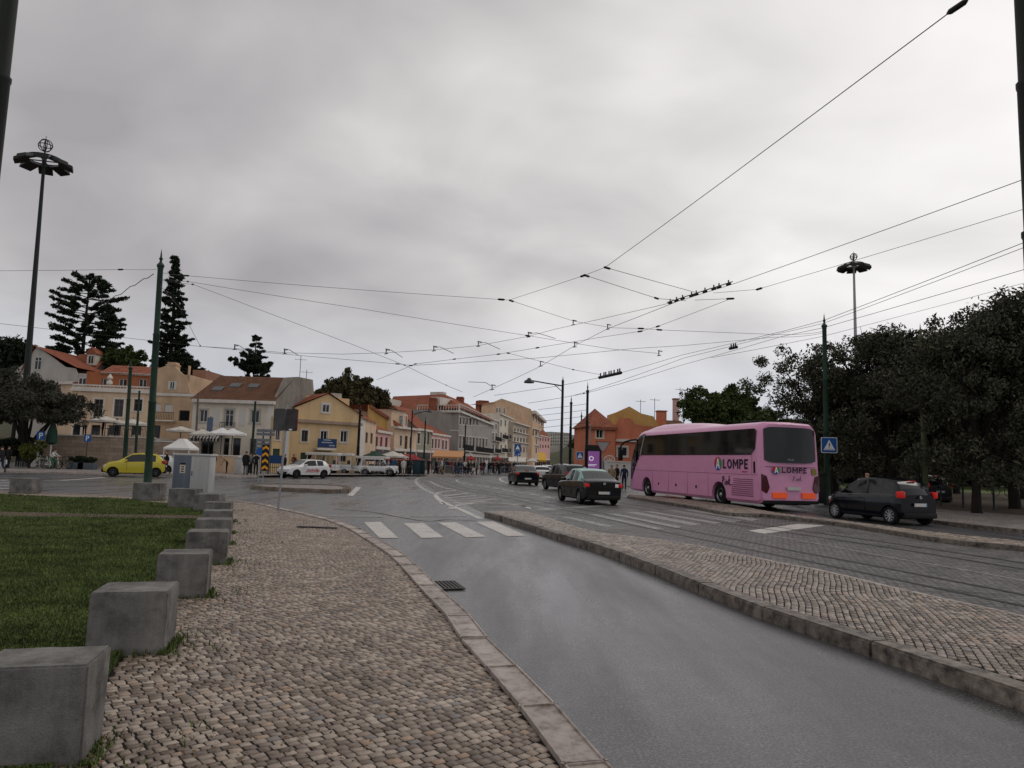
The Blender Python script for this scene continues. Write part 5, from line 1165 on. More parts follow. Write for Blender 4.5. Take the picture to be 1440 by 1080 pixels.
# dark estate
suv = dict(L=4.5, W=1.8, paint=P_DGREY, shoulder=[(0, 0.98), (0.2, 1.06), (2.6, 1.02), (3.4, 1.0), (4.1, 0.9), (4.5, 0.68)],
           top=[(0, 1.02), (0.08, 1.15), (0.5, 1.58), (0.9, 1.66), (2.3, 1.68), (2.75, 1.6), (3.42, 1.08), (4.1, 0.97), (4.5, 0.72)],
           glass=dict(front=(2.8, 3.4), rear=(0.15, 0.5), side=[(0.6, 1.25), (1.33, 2.05), (2.13, 3.0)]), r=0.34, wheels=(0.85, 3.55), tail=(0.85, 1.25), mirror=2.95, doors=(1.28, 2.1), lit=False, platez=0.75)
t = make_car('estate_car', 'dark grey tall estate car half hidden behind the green roofed taxi', 'car', suv); p = at(815.5, 44); put(t, (p.x, p.y, 0.005), rad(109))
s2 = dict(sedan, L=4.55, W=1.8, paint=P_DGREY, lit=True, roofpaint=P_DGREY, rearglass=M_GLASSL, tail=(0.80, 0.98))
t = make_car('saloon_car', 'black saloon car with lit brake lights, farthest left of the three dark cars', 'car', s2); p = at(743.5, 53); put(t, (p.x, p.y, 0.005), rad(99))
b = MB(); b.rbox(0.55, 0.62, -0.15, 0.15, 1.10, 1.13, 0.01); b.build('brake_light', M_LAMP, t)
h2 = dict(hatch, L=4.05, W=1.74, paint=P_WHITE, r=0.32, wheels=(0.72, 3.26),
          shoulder=[(0, 0.86), (0.2, 0.98), (1.0, 0.97), (2.5, 0.93), (3.1, 0.9), (3.7, 0.8), (4.05, 0.6)], top=[(0, 0.9), (0.08, 1.02), (0.5, 1.33), (0.9, 1.42), (1.7, 1.45), (2.2, 1.4), (2.98, 0.98), (3.7, 0.86), (4.05, 0.64)],
          glass=dict(front=(2.22, 2.96), rear=(0.12, 0.5), side=[(0.75, 1.35), (1.42, 2.55)]), mirror=2.5, doors=(1.38, 2.45))
tw = make_car('hatchback', 'white hatchback with red lettering on its doors, driving left of the white tuk tuks', 'car', h2); g_ = G(455.3, 672.6); a = rad(232)
hd = Vector((math.cos(a), math.sin(a))); sdv = Vector((-hd.y, hd.x)); p = Vector((g_.x, g_.y)) - hd * 0.72 - sdv * 0.85; put(tw, (p.x, p.y, 0), a)
b = MB(); r_ = random.Random(3)
for k in range(9):
    x = 2.35 - k * 0.13; pts = [(x, 0.88, 0.55 + 0.0), (x - 0.03, 0.884, 0.62 + 0.05 * (k % 2)), (x - 0.08, 0.884, 0.75 - 0.03 * (k % 3)), (x - 0.11, 0.88, 0.58)]; b.tube(pts, 0.014, 5, False)
b.tube([(2.4, 0.88, 0.52), (1.8, 0.884, 0.50), (1.2, 0.88, 0.53)], 0.014, 5, False); b.build('red_lettering', mat('red_vinyl', (0.5, 0.05, 0.05), 0.5), tw)
dw = dup(tw, (at(764, 66).x, 66, 0), rad(97), 'white car just ahead of the black saloon, only its roof and rear seen')
for c in list(dw.children):
    if c.name.startswith('red_lettering'): bpy.data.objects.remove(c)
# yellow hatch
ty = make_car('small_car', 'yellow small hatchback passing behind the nearest green pole at the left', 'car', hatch); gr, gf = G(217.8, 671.2), G(158, 670.2); d = (gf - gr); a = math.atan2(d.y, d.x); hd = Vector((math.cos(a), math.sin(a))); sdv = Vector((-hd.y, hd.x))
p = Vector((gr.x, gr.y)) - hd * 0.6 - sdv * 0.75; put(ty, (p.x, p.y, 0), a, 1.05)
dv = dup(tw, (at(250, 58).x, 58.5, 0), rad(190), 'white car mostly hidden behind the yellow car and the utility cabinet')
for c in list(dv.children):
    if c.name.startswith('red_lettering'): bpy.data.objects.remove(c)
# small black car at the right
sm = dict(L=3.5, W=1.66, paint=P_NAVY, shoulder=[(0, 0.9), (0.15, 1.0), (1.2, 1.0), (2.4, 0.95), (2.9, 0.94), (3.3, 0.84), (3.5, 0.62)],
          top=[(0, 0.96), (0.06, 1.1), (0.36, 1.44), (0.7, 1.52), (1.5, 1.56), (2.1, 1.50), (2.85, 1.02), (3.3, 0.9), (3.5, 0.66)],
          glass=dict(front=(2.15, 2.82), rear=(0.12, 0.36), side=[(0.45, 0.85), (0.93, 1.5), (1.6, 2.45)]), r=0.30, wheels=(0.52, 3.0), tail=(0.88, 1.14), mirror=2.42, doors=(1.55, 2.4), lit=True, platez=0.68, rim=mat('pale_hub_cap', (0.36, 0.36, 0.37), 0.4, metal=0.4), spokes=9, rearglass=M_GLASS, sideglass=M_GLASS)
ts = make_car('small_car', 'small black four door car with lit tail lights beside the refuge at the right', 'car', sm)
gr, gf = G(1252, 737.7), G(1171, 728.8); a = rad(108.0); hd = Vector((math.cos(a), math.sin(a))); sdv = Vector((-hd.y, hd.x)); p = Vector((gr.x, gr.y)) - hd * 0.52 - sdv * 0.77; put(ts, (p.x, p.y, 0), a)
b = MB(); b.rbox(0.30, 0.36, -0.16, 0.16, 1.45, 1.475, 0.008); b.build('brake_light', M_LAMP, ts)
b = MB(); b.lathe([(0.03, 0.0), (0.05, -0.01), (0.05, 0.0)], 14, (-0.012, 0, 0.93), 'x'); b.tube([(-0.02, 0.045 * math.cos(u), 0.93 + 0.045 * math.sin(u)) for u in [i * 0.5236 for i in range(13)]], 0.012, 5, False); b.build('badge', M_RIM, ts)
tk = dup(ts, (at(1322, 41).x, 41, 0.0), rad(101), 'dark car with bright brake lights driving away inside the park trees', None, 1.1)
tq = dup(ts, (at(1182, 52).x, 52, 0.0), rad(150), 'dark car mostly hidden between the pole and the small black car')
for c in list(tq.children):
    if c.name.startswith('tail') or c.name.startswith('brake'): bpy.data.objects.remove(c)
# ---------------------------------------------------------------- pink coach
M_PINK = mat('pink_coach_paint', (0.64, 0.275, 0.45), 0.28, coat=0.5, var=0.05, vscale=1.5)
M_PINKD = mat('pink_coach_seam', (0.16, 0.05, 0.10), 0.5)
M_BGLASS = mat('coach_glass', (0.004, 0.0045, 0.005), 0.05, spec=0.42)
M_SILV = mat('silver_trim', (0.30, 0.30, 0.31), 0.35, metal=0.6)
bus = thing('coach', 'pink touring coach with dark windows standing beside the far lane', 'coach')
BL_, BW, BH = 13.2, 2.55, 3.64
CY = -BW / 2
def bsec(x):
    e = BL_ - x; wn = BW / 2; zt = BH; zbm = 0.28; rr = 0.28
    if e < 1.9: k = 1 - e / 1.9; zt = BH - 1.0 * k ** 3.0 - 0.06 * k; wn = BW / 2 - 0.14 * k ** 3.2
    if x < 0.35: k = 1 - x / 0.35; wn -= 0.06 * k ** 2; zt -= 0.10 * k ** 2; zbm += 0.12 * k
    pts = [(-wn + 0.1, zbm), (-wn + 0.01, zbm + 0.12), (-wn, 1.1), (-wn, 1.45), (-wn + 0.005, 2.2), (-wn + 0.03, zt - 0.42)]
    for k in range(1, 7):
        a = rad(15 * k); pts.append((-wn + 0.03 + 0.30 - 0.30 * math.cos(a), zt - 0.42 + 0.30 * math.sin(a) + 0.02 * k))
    pts.append((0, zt + 0.03))
    full = pts + [(-p[0], p[1]) for p in pts[-2::-1]]
    return full
xs = [0, 0.05, 0.12, 0.2, 0.35] + [0.35 + 0.2 * i for i in range(1, 54)] + [11.2 + 0.1 * i for i in range(0, 21)]
xs = sorted(set(round(x, 3) for x in xs if x <= BL_)); 
if xs[-1] < BL_: xs.append(BL_)
mb = MB(); vs = []; nr = len(bsec(1.0))
for x in xs:
    for (y, z) in bsec(x):
        e = BL_ - x; k = (y / (BW / 2)) ** 2; zr = max(0, (z - 1.2) / 2.4)
        xx = x - (0.22 * k + 0.75 * zr ** 2) * max(0, 1 - e / 1.6) + 0.10 * k * max(0, 1 - x / 0.5) + 0.12 * zr * max(0, 1 - x / 0.5)
        vs.append((xx, y + CY, z))
fs = [(i * nr + j, i * nr + (j + 1) % nr, (i + 1) * nr + (j + 1) % nr, (i + 1) * nr + j) for i in range(len(xs) - 1) for j in range(nr)]
fs += [tuple(range(nr - 1, -1, -1)), tuple((len(xs) - 1) * nr + j for j in range(nr))]
mb.v = vs; mb.f = fs; mb.mi = [0] * len(fs); o = mesh_obj('tmp', mb.mesh('tmp', [M_PINK, M_UNDER]))
cut = MB(); WR = 0.5; BWX = (3.3, 10.65)
for wx in BWX:
    for ya, yb in ((-0.45, 0.2), (-BW - 0.2, -BW + 0.45)): cut.lathe([(WR * 1.2, ya), (WR * 1.2, yb)], 28, (wx, 0, WR * 0.98), 'y')
cut_o = mesh_obj('cutter', cut.mesh('cutter', [M_PINK])); me = boolean_cut(o, cut_o); bpy.data.objects.remove(cut_o); bpy.data.objects.remove(o)
me.materials.clear(); me.materials.append(M_PINK)
for p_ in me.polygons: p_.material_index = 0
me.polygons.foreach_set('use_smooth', [True] * len(me.polygons)); me.set_sharp_from_angle(angle=rad(34)); me.name = 'body'; mesh_obj('body', me, bus)
for wx in BWX:
    w1 = MB(); w1.box(wx - WR * 1.19, wx + WR * 1.19, -BW + 0.02, -0.02, WR * 0.98, WR * 1.9) if False else None
    for y, sd in ((-0.06, 1), (-BW + 0.06, -1)):
        b = MB(); r, w_ = WR, 0.3
        b.lathe([(r * 0.6, -w_), (r * 0.94, -w_), (r, -w_ * 0.85), (r, -w_ * 0.12), (r * 0.94, 0), (r * 0.62, 0.004), (r * 0.58, -0.05)], 32, (0, 0, 0), 'y'); o = b.build('wheel', M_TYRE, bus, 40); o.location = (wx, y, r)
        if sd < 0: o.rotation_euler = (0, 0, math.pi)
        b = MB(); b.lathe([(0, -0.16), (r * 0.3, -0.14), (r * 0.52, -0.1), (r * 0.6, -0.02), (r * 0.57, -0.01), (r * 0.50, -0.08), (r * 0.3, -0.12)], 28, (0, 0, 0), 'y'); b.lathe([(0, 0.0), (r * 0.13, -0.01), (r * 0.2, -0.04), (r * 0.2, -0.14)], 16, (0, 0, 0), 'y')
        for k in range(10): a = k * 0.6283; b.lathe([(0.0, -0.06), (0.022, -0.065), (0.022, -0.12)], 6, (math.cos(a) * r * 0.33, 0, math.sin(a) * r * 0.33), 'y')
        b.build('rim', M_RIM, o, 40)
b = MB(); b.box(0.5, BL_ - 0.6, -BW + 0.15, -0.47, 0.24, 0.30); b.build('underbody', M_UNDER, bus)
def side_panel(name, pts, m, y0=0.004, y1=0.012, parent=bus):
    b = MB(); b.prism(pts, y0, y1, 'y'); return b.build(name, m, parent)
WB, WT = 2.27, 3.36
win = side_panel('side_windows', [(0.5, 2.52), (0.8, WB), (11.42, WB), (10.86, WT - 0.02), (0.5, WT), (0.42, WT - 0.08)], M_BGLASS)
win['label'] = 'long dark side windows'
side_panel('side_windows', [(0.5, 2.52), (0.8, WB), (11.42, WB), (10.86, WT - 0.02), (0.5, WT), (0.42, WT - 0.08)], M_BGLASS, -BW - 0.012, -BW - 0.004)
for x in (2.4, 4.3, 6.2, 8.1, 9.9): side_panel('window_joint', [(x - 0.012, WB + 0.01), (x + 0.012, WB + 0.01), (x + 0.012, WT - 0.02), (x - 0.012, WT - 0.02)], mat('window_joint', (0.03, 0.03, 0.032), 0.6), 0.0125, 0.015, win)
side_panel('pillar_trim', [(11.36, WB - 0.02), (11.52, WB - 0.02), (10.92, WT + 0.08), (10.78, WT + 0.08)], M_SILV, 0.0125, 0.03)
# black glass of the driver side and front
def surf_y(x, z):                          # outer y of the left flank at (x,z)
    s = bsec(min(x, BL_)); wn = max(abs(p[0]) for p in s); return CY + wn
fr = MB(); poly = [(10.66, WB), (11.35, 1.50), (11.75, 1.20), (12.15, 0.98), (12.45, 0.95)]
top = [(10.98, 3.30), (11.3, 3.26), (11.7, 3.12), (12.05, 2.9), (12.3, 2.6)]
# use body faces: duplicate the flank surface just outside for x beyond the pillar
me0 = bpy.data.objects[[c.name for c in bus.children if c.name.startswith('body')][0]].data
bm = bmesh.new(); bm.from_mesh(me0)
def inblack(c):
    x, y, z = c
    zl = interp([(10.4, 2.27), (11.1, 1.75), (11.6, 1.3), (12.2, 1.0), (13, 0.95)], x); zh = interp([(10.4, 3.4), (11.2, 3.36), (11.9, 3.12), (12.4, 2.85), (13, 2.6)], x)
    return x > interp([(2.2, 10.58), (3.4, 10.98)], z) and zl < z < zh if False else None
bmesh.ops.subdivide_edges(bm, edges=[e for e in bm.edges if min(v.co.x for v in e.verts) > 10.3], cuts=3, use_grid_fill=True)
keep = []
for f in bm.faces:
    c = f.calc_center_median(); x, z = c.x, c.z; xl = 11.52 - (z - 2.27) * 0.52 if z > 2.27 else 11.52 + (2.27 - z) * 0.85
    zh = interp([(10.4, 3.46), (11.3, 3.42), (12.1, 3.2), (12.6, 2.95), (13.2, 2.9)], x)
    if x > xl and 0.98 < z < zh and abs(f.normal.z) < 0.9: keep.append(f)
ks = set(keep); bmesh.ops.delete(bm, geom=[f for f in bm.faces if f not in ks], context='FACES')
bm.normal_update()
for v in bm.verts: v.co += v.normal * 0.012
m2 = bpy.data.meshes.new('windscreen'); bm.to_mesh(m2); bm.free(); m2.materials.append(M_BGLASS); m2.polygons.foreach_set('use_smooth', [True] * len(m2.polygons)); wo = mesh_obj('windscreen', m2, bus)
# roof pod
b = MB(); xs2 = [4.9, 5.3, 5.9, 6.6, 7.8, 9.1, 10.1, 10.8, 11.4, 11.8]; hs = [0.0, 0.08, 0.17, 0.22, 0.27, 0.30, 0.30, 0.24, 0.10, -0.1]; vs = []; nn = 9
for x, h in zip(xs2, hs):
    for k in range(nn):
        u = -1 + 2 * k / (nn - 1); vs.append((x, CY + u * 1.08, BH - 0.12 + (h + 0.16) * (1 - abs(u) ** 4)))
b.add(vs, [(i * nn + j, i * nn + j + 1, (i + 1) * nn + j + 1, (i + 1) * nn + j) for i in range(len(xs2) - 1) for j in range(nn - 1)]); b.build('roof_fairing', M_PINK, bus, 60)
b = MB(); b.rbox(1.9, 2.9, CY - 0.5, CY + 0.5, BH - 0.02, BH + 0.16, 0.04); b.build('roof_hatch', M_PLAS, bus, 40)
# body lines
for z, x0, x1 in ((1.44, 0.3, 12.0),): side_panel('body_seam', [(x0, z), (x1, z), (x1, z + 0.014), (x0, z + 0.014)], M_PINKD, 0.002, 0.006)
for x in (2.42, 4.2, 6.1, 8.1, 9.9): side_panel('panel_seam', [(x, 0.42 if 4.1 < x < 9.95 else 1.15), (x + 0.012, 0.42 if 4.1 < x < 9.95 else 1.15), (x + 0.012, 1.38), (x, 1.38)], M_PINKD, -0.004, 0.004)
side_panel('panel_seam', [(0.72, 1.46), (0.735, 1.46), (0.735, 2.28), (0.72, 2.28)], M_PINKD, 0.002, 0.006)
for x in (4.7, 6.7, 8.6): b = MB(); b.lathe([(0, 0.008), (0.07, 0.008), (0.075, 0.0)], 14, (x + 0.6, 0, 0.78), 'y'); b.build('lock', M_PLAS, bus)
# engine grille lines
b = MB()
for k in range(9):
    z = 0.55 + k * 0.085; xa = 2.1 if k > 5 else 2.25
    b.box(0.65, xa, -0.002, 0.012, z, z + 0.028)
b.build('engine_grille', M_PINKD, bus)
side_panel('air_intake', [(0.48, 1.52), (0.6, 1.52), (0.62, 1.98), (0.5, 2.0)], M_UNDER, 0.002, 0.010)
# rear
def rear_panel(name, pts, m, d0=0.0, d1=0.012, par=bus):
    b = MB(); n = len(pts)
    def xr(y, z): return 0.10 * ((y - CY) / (BW / 2)) ** 2 + 0.12 * max(0, (z - 1.2) / 2.4)
    vs = [(xr(y, z) - d1, y, z) for y, z in pts] + [(xr(y, z) + d0 + 0.03, y, z) for y, z in pts]
    b.add(vs, [tuple(range(n)), tuple(range(2 * n - 1, n - 1, -1))] + [(i, (i + 1) % n, n + (i + 1) % n, n + i) for i in range(n)]); return b.build(name, m, par)
def rrect(y0, y1, z0, z1, r):
    o = []
    for cx, cz, a0 in ((y1 - r, z1 - r, 0), (y0 + r, z1 - r, 90), (y0 + r, z0 + r, 180), (y1 - r, z0 + r, 270)):
        for k in range(4): a = rad(a0 + 30 * k); o.append((cx + r * math.cos(a), cz + r * math.sin(a)))
    return o
# rear window follows the curved back: several strips
b = MB(); ny = 12; z0, z1 = 1.98, 3.44; vs = []
def xr(y, z): return 0.10 * ((y - CY) / (BW / 2)) ** 2 + 0.12 * max(0, (z - 1.2) / 2.4)
for i in range(ny + 1):
    y = -BW + 0.16 + (BW - 0.32) * i / ny; ed = 0.10 * (abs(i - ny / 2) / (ny / 2)) ** 8
    for z in (z0 + ed, 2.4, 3.0, z1 - ed): vs.append((xr(y, z) - 0.014, y, z))
b.add(vs, [(i * 4 + j, i * 4 + j + 1, (i + 1) * 4 + j + 1, (i + 1) * 4 + j) for i in range(ny) for j in range(3)]); rw = b.build('rear_window', M_BGLASS, bus, 60)
for y0, y1 in ((-1.05, -0.46), (-2.32, -1.72)): rear_panel('reflector', [(y0, 0.53), (y1, 0.53), (y1, 0.76), (y0, 0.76)], mat('orange_red_reflector', (0.85, 0.11, 0.03), 0.4, emis=(0.9, 0.12, 0.03), estr=0.15), 0, 0.02)
for s_ in (0, 1):
    ya, yb, yc = (-0.03, -0.22, -0.33) if s_ == 0 else (-BW + 0.03, -BW + 0.22, -BW + 0.33)
    pts = [(ya, 0.82), (yb if s_ == 0 else yb, 0.72), (yc, 0.95), (yb, 1.42), (ya, 1.50)]
    rear_panel('tail_light', pts, mat('dark_tail_cluster', (0.07, 0.01, 0.015), 0.2, coat=0.6), 0, 0.025)
rear_panel('number_plate', rrect(CY - 0.38, CY + 0.2, 0.86, 1.0, 0.02), M_PLATE, 0, 0.02)
b = MB(); b.rbox(-0.01, 0.4, -BW + 0.12, -0.12, 0.30, 0.44, 0.03); b.build('rear_skirt', M_PLAS, bus, 40)
for z in (1.80,): rear_panel('rear_seam', [(-0.2, z), (-BW + 0.2, z), (-BW + 0.2, z + 0.015), (-0.2, z + 0.015)], M_PINKD, 0, 0.006)
rear_panel('tour_sticker', rrect(-BW + 0.14, -BW + 0.36, 1.50, 1.76, 0.03), mat('olive_sticker', (0.25, 0.22, 0.05), 0.5), 0, 0.012)
b = MB(); b.tube([(12.2, -0.2, 3.16), (12.5, 0.06, 3.14), (12.9, 0.30, 3.02), (13.1, 0.42, 2.8), (13.15, 0.42, 2.5)], [0.05, 0.05, 0.05, 0.05, 0.06], 8); b.build('mirror_arm', M_PLAS, bus, 60)
b = MB(); b.rbox(13.05, 13.28, 0.30, 0.52, 1.95, 2.6, 0.06); b.build('mirror', M_PLAS, bus, 40)
# lettering: blue black capitals and a round coloured emblem
M_LET = mat('lettering_navy', (0.012, 0.012, 0.03), 0.45)
def bus_side_text(s, size, x, z, m=M_LET, off=0.0, name='lettering'):
    o = mesh_obj(name, text_mesh(s, size, m, 0.002, 'LEFT', off), bus); o.rotation_euler = (rad(90), 0, rad(180)); o.location = (x, 0.0125, z); return o
def bus_rear_text(s, size, y, z, m=M_LET, off=0.0, name='lettering'):
    o = mesh_obj(name, text_mesh(s, size, m, 0.002, 'LEFT', off), bus); o.rotation_euler = (rad(90), 0, rad(-90)); o.location = (-0.012 + xr(CY, z), y, z); return o
def emblem(kind, u, z, R_):
    g_ = thing if False else None
    cols = [((0.45, 0.02, 0.03), 60, 200), ((0.03, 0.25, 0.07), -40, 60), ((0.03, 0.06, 0.30), 200, 320)]
    root = MB(); out = None
    for i, (c, a0, a1) in enumerate(cols):
        b = MB(); n = 14; pts = [(0, 0)] + [(R_ * math.cos(rad(a0 + (a1 - a0) * k / n)), R_ * math.sin(rad(a0 + (a1 - a0) * k / n))) for k in range(n + 1)]
        for p, q in zip(pts[1:], pts[2:]):
            tri = [(0, 0), p, q]
            if kind == 'side': b.add([(u - tx, 0.013 + 0.001 * 0, z + tz) for tx, tz in tri], [(0, 1, 2)])
            else: b.add([(xr(u, z) - 0.013, u - tx, z + tz) for tx, tz in tri], [(0, 1, 2)])
        o = b.build('emblem_disc', mat('emblem_' + 'rgb'[i], c, 0.45), bus)
    b = MB(); R2 = R_
    tris = [[(-0.55, -0.75), (-0.28, -0.75), (0.1, 0.8), (-0.12, 0.8)], [(0.55, -0.75), (0.28, -0.75), (-0.12, 0.8), (0.12, 0.8)], [(-0.3, -0.38), (0.3, -0.38), (0.24, -0.15), (-0.24, -0.15)]]
    for i, tr in enumerate(tris):
        e = 0.015 + 0.001 * i
        b.add([((u - tx * R2, e, z + tz * R2) if kind == 'side' else (xr(u, z) - e, u - tx * R2, z + tz * R2)) for tx, tz in tr], [(0, 1, 2, 3)])
    b.build('emblem_letter', M_SIGNW, bus)
def capitals(kind, u0, z0, H, Wt, st):
    """the word written with flat bold strokes, one part per letter; u runs toward the rear (side) or to the right (rear)"""
    word = 'LOMPE'; ws = [.72, 1.0, 1.12, .8, .74]; gap = .2; k = Wt / (sum(ws) + gap * 4); x = 0
    def put_(b, poly):
        if kind == 'side': b.add([(u0 - q[0], 0.0135, z0 + q[1]) for q in poly], [tuple(range(len(poly)))])
        else: b.add([(xr(u0 - q[0], z0) - 0.0135, u0 - q[0], z0 + q[1]) for q in poly], [tuple(range(len(poly)))])
    def rc(b, xa, xb, ya, yb): put_(b, [(xa, ya), (xb, ya), (xb, yb), (xa, yb)])
    def arc(b, cx, cy, rx, ry, a0, a1, n=12):
        for i in range(n):
            p, q = rad(a0 + (a1 - a0) * i / n), rad(a0 + (a1 - a0) * (i + 1) / n)
            put_(b, [(cx + rx * math.cos(p), cy + ry * math.sin(p)), (cx + rx * math.cos(q), cy + ry * math.sin(q)), (cx + (rx - st) * math.cos(q), cy + (ry - st) * math.sin(q)), (cx + (rx - st) * math.cos(p), cy + (ry - st) * math.sin(p))])
    for ch, w in zip(word, ws):
        w = w * k; b = MB()
        if ch == 'L': rc(b, x, x + st, 0, H); rc(b, x + st, x + w, 0, st)
        if ch == 'O': arc(b, x + w / 2, H / 2, w / 2, H / 2, 0, 360, 22)
        if ch == 'M':
            rc(b, x, x + st, 0, H); rc(b, x + w - st, x + w, 0, H); m = x + w / 2
            put_(b, [(x + st, H), (x + st, H - st * 1.5), (m, H * .22), (m, H * .22 + st * 1.5)]); put_(b, [(x + w - st, H), (x + w - st, H - st * 1.5), (m, H * .22), (m, H * .22 + st * 1.5)])
        if ch == 'P': rc(b, x, x + st, 0, H); rc(b, x + st, x + w * .55, H - st, H); rc(b, x + st, x + w * .55, H * .42, H * .42 + st); arc(b, x + w * .55, H * .71, w * .45, H * .29, -90, 90)
        if ch == 'E': rc(b, x, x + st, 0, H); [rc(b, x + st, x + w * f, y, y + st) for y, f in ((0, 1), (H / 2 - st / 2, .88), (H - st, 1))]
        b.build('letter', M_LET, bus); x += w + gap * k
emblem('side', 3.34, 1.88, 0.30); capitals('side', 2.93, 1.67, 0.42, 1.93, 0.085)
bus_side_text('tourism', 0.13, 1.45, 1.53, mat('lettering_pink', (0.4, 0.03, 0.12), 0.5))
emblem('rear', -0.62, 1.66, 0.16); capitals('rear', -0.84, 1.56, 0.235, 1.1, 0.05)
def script_pink(kind, u0, z0, s):
    # brush script word written with strokes: P i n k
    st = [[(0, 0), (0.12, 0.6)], [(0.0, 0.55), (0.22, 0.68), (0.30, 0.48), (0.10, 0.30)], [(0.36, 0.05), (0.42, 0.32)], [(0.45, 0.45), (0.46, 0.47)], [(0.52, 0.05), (0.60, 0.36), (0.64, 0.32), (0.68, 0.36), (0.72, 0.1)], [(0.80, 0.08), (0.95, 0.72)], [(0.84, 0.25), (1.05, 0.45)], [(0.88, 0.28), (1.02, 0.05), (1.15, 0.12)]]
    b = MB()
    for q in st: b.tube([((u0 - x * s, 0.013, z0 + z * s) if kind == 'side' else (xr(u0 - x * s, z0) - 0.012, u0 - x * s, z0 + z * s)) for x, z in q], s * 0.026, 5)
    b.build('script_lettering', M_LET, bus)
script_pink('side', 3.0, 0.92, 0.62); script_pink('rear', -1.3, 1.22, 0.36)
t_ = bus_rear_text('MAN', 0.12, CY + 0.16, 2.06, M_SILV)
A_ = Vector((10.2, 29.5, 0)); A_ = at(1072, 29.6); bus.location = (A_.x, A_.y, 0.0); bus.rotation_euler = (0, 0, math.atan2(0.9653, -0.2606)); bus.scale = (1.01, 1.12, 1.02)
# ---------------------------------------------------------------- white tuk tuks
def make_tuk(label):
    t = thing('tuk_tuk', label, 'tuk tuk', (0, 0, 0), 0, 'white tuk tuks parked by the yellow house')
    b = MB(); b.rbox(0.1, 3.6, -0.7, 0.7, 0.38, 0.62, 0.06); b.rbox(0.15, 1.2, -0.68, 0.68, 0.62, 0.98, 0.08); b.rbox(2.85, 3.55, -0.5, 0.5, 0.6, 1.02, 0.16); b.build('body', P_WHITE, t, 40)
    b = MB(); b.rbox(0.0, 3.2, -0.8, 0.8, 1.82, 2.1, 0.09); b.build('roof', mat('canvas_white', (0.55, 0.54, 0.52), 0.7), t, 40)
    for x in (0.15, 1.2, 2.2, 2.95):
        for y in (-0.68, 0.68): b = MB(); b.tube([(x + (0.25 if x > 2.9 else 0), y, 0.6), (x, y, 1.9)], 0.035, 6); b.build('canopy_post', M_WHITE, t)
    b = MB(); b.rbox(0.5, 1.0, -0.6, 0.6, 0.75, 1.0, 0.05); b.rbox(0.35, 0.5, -0.6, 0.6, 0.9, 1.4, 0.05); b.build('rear_seat', mat('dark_seat', (0.03, 0.028, 0.03), 0.7), t, 40)
    b = MB(); b.rbox(1.7, 2.1, -0.3, 0.3, 0.75, 0.95, 0.05); b.build('driver_seat', MATS['dark_seat'], t, 40)
    b = MB(); b.rbox(1.3, 2.6, -0.705, 0.705, 0.42, 0.66, 0.03); b.build('side_skirt', M_PLAS, t, 40)
    b = MB(); b.add([(3.2, -0.6, 1.0), (3.2, 0.6, 1.0), (2.93, 0.6, 1.95), (2.93, -0.6, 1.95)], [(0, 1, 2, 3)]); b.build('windscreen', M_GLASSL, t)
    for x, y in ((0.75, 0.72), (0.75, -0.72), (3.1, 0.12), ): wheel(t, x, y, 0.28, 0.16, 1 if y > 0 else -1, M_RIM, 6)
    return t
tt = make_tuk('white tuk tuk with long canopy directly right of the white hatchback'); p = at(477, 72); put(tt, (p.x, p.y, 0.0), rad(178), 1.0)
tt.location = (at(478, 70).x, 70, 0)
dup(tt, (at(497, 72.5).x, 72.5, 0), rad(184), 'white tuk tuk in the middle of the row beside the yellow house', 'white tuk tuks parked by the yellow house')
dup(tt, (at(546, 73).x, 73, 0), rad(176), 'rightmost white tuk tuk next to the dark market awnings', 'white tuk tuks parked by the yellow house', (1, 1, 0.9))
# open white jeep between them
t = thing('open_jeep', 'white open vintage style jeep with round wing between the tuk tuks', 'car'); b = MB(); b.rbox(0, 2.6, -0.75, 0.75, 0.45, 0.95, 0.1); b.rbox(2.5, 3.7, -0.45, 0.45, 0.5, 1.0, 0.12); b.build('body', P_WHITE, t, 40)
b = MB()
for sd in (1, -1):
    for wx, r in ((0.7, 0.5), (3.1, 0.5)):
        b.tube([(wx + r * math.cos(rad(a)), sd * 0.72, 0.35 + r * math.sin(rad(a))) for a in range(0, 181, 20)], 0.09, 6)
b.build('wing', P_WHITE, t, 60); b = MB(); b.rbox(0.2, 2.2, -0.7, 0.7, 1.55, 1.65, 0.04); b.build('roof', MATS['canvas_white'], t, 40)
b = MB(); [b.tube([(x, y, 0.9), (x, y, 1.58)], 0.03, 6) for x in (0.3, 2.1) for y in (-.65, .65)]; b.build('frame', M_WHITE, t); b = MB(); b.add([(2.45, -.6, .95), (2.45, .6, .95), (2.3, .6, 1.5), (2.3, -.6, 1.5)], [(0, 1, 2, 3)]); b.build('windscreen', M_GLASSL, t)
for wx in (0.7, 3.1):
    for sd in (1, -1): wheel(t, wx, sd * 0.78, 0.34, 0.16, sd, M_RIM, 6)
p = at(507, 70); put(t, (p.x, p.y, 0), rad(-3))
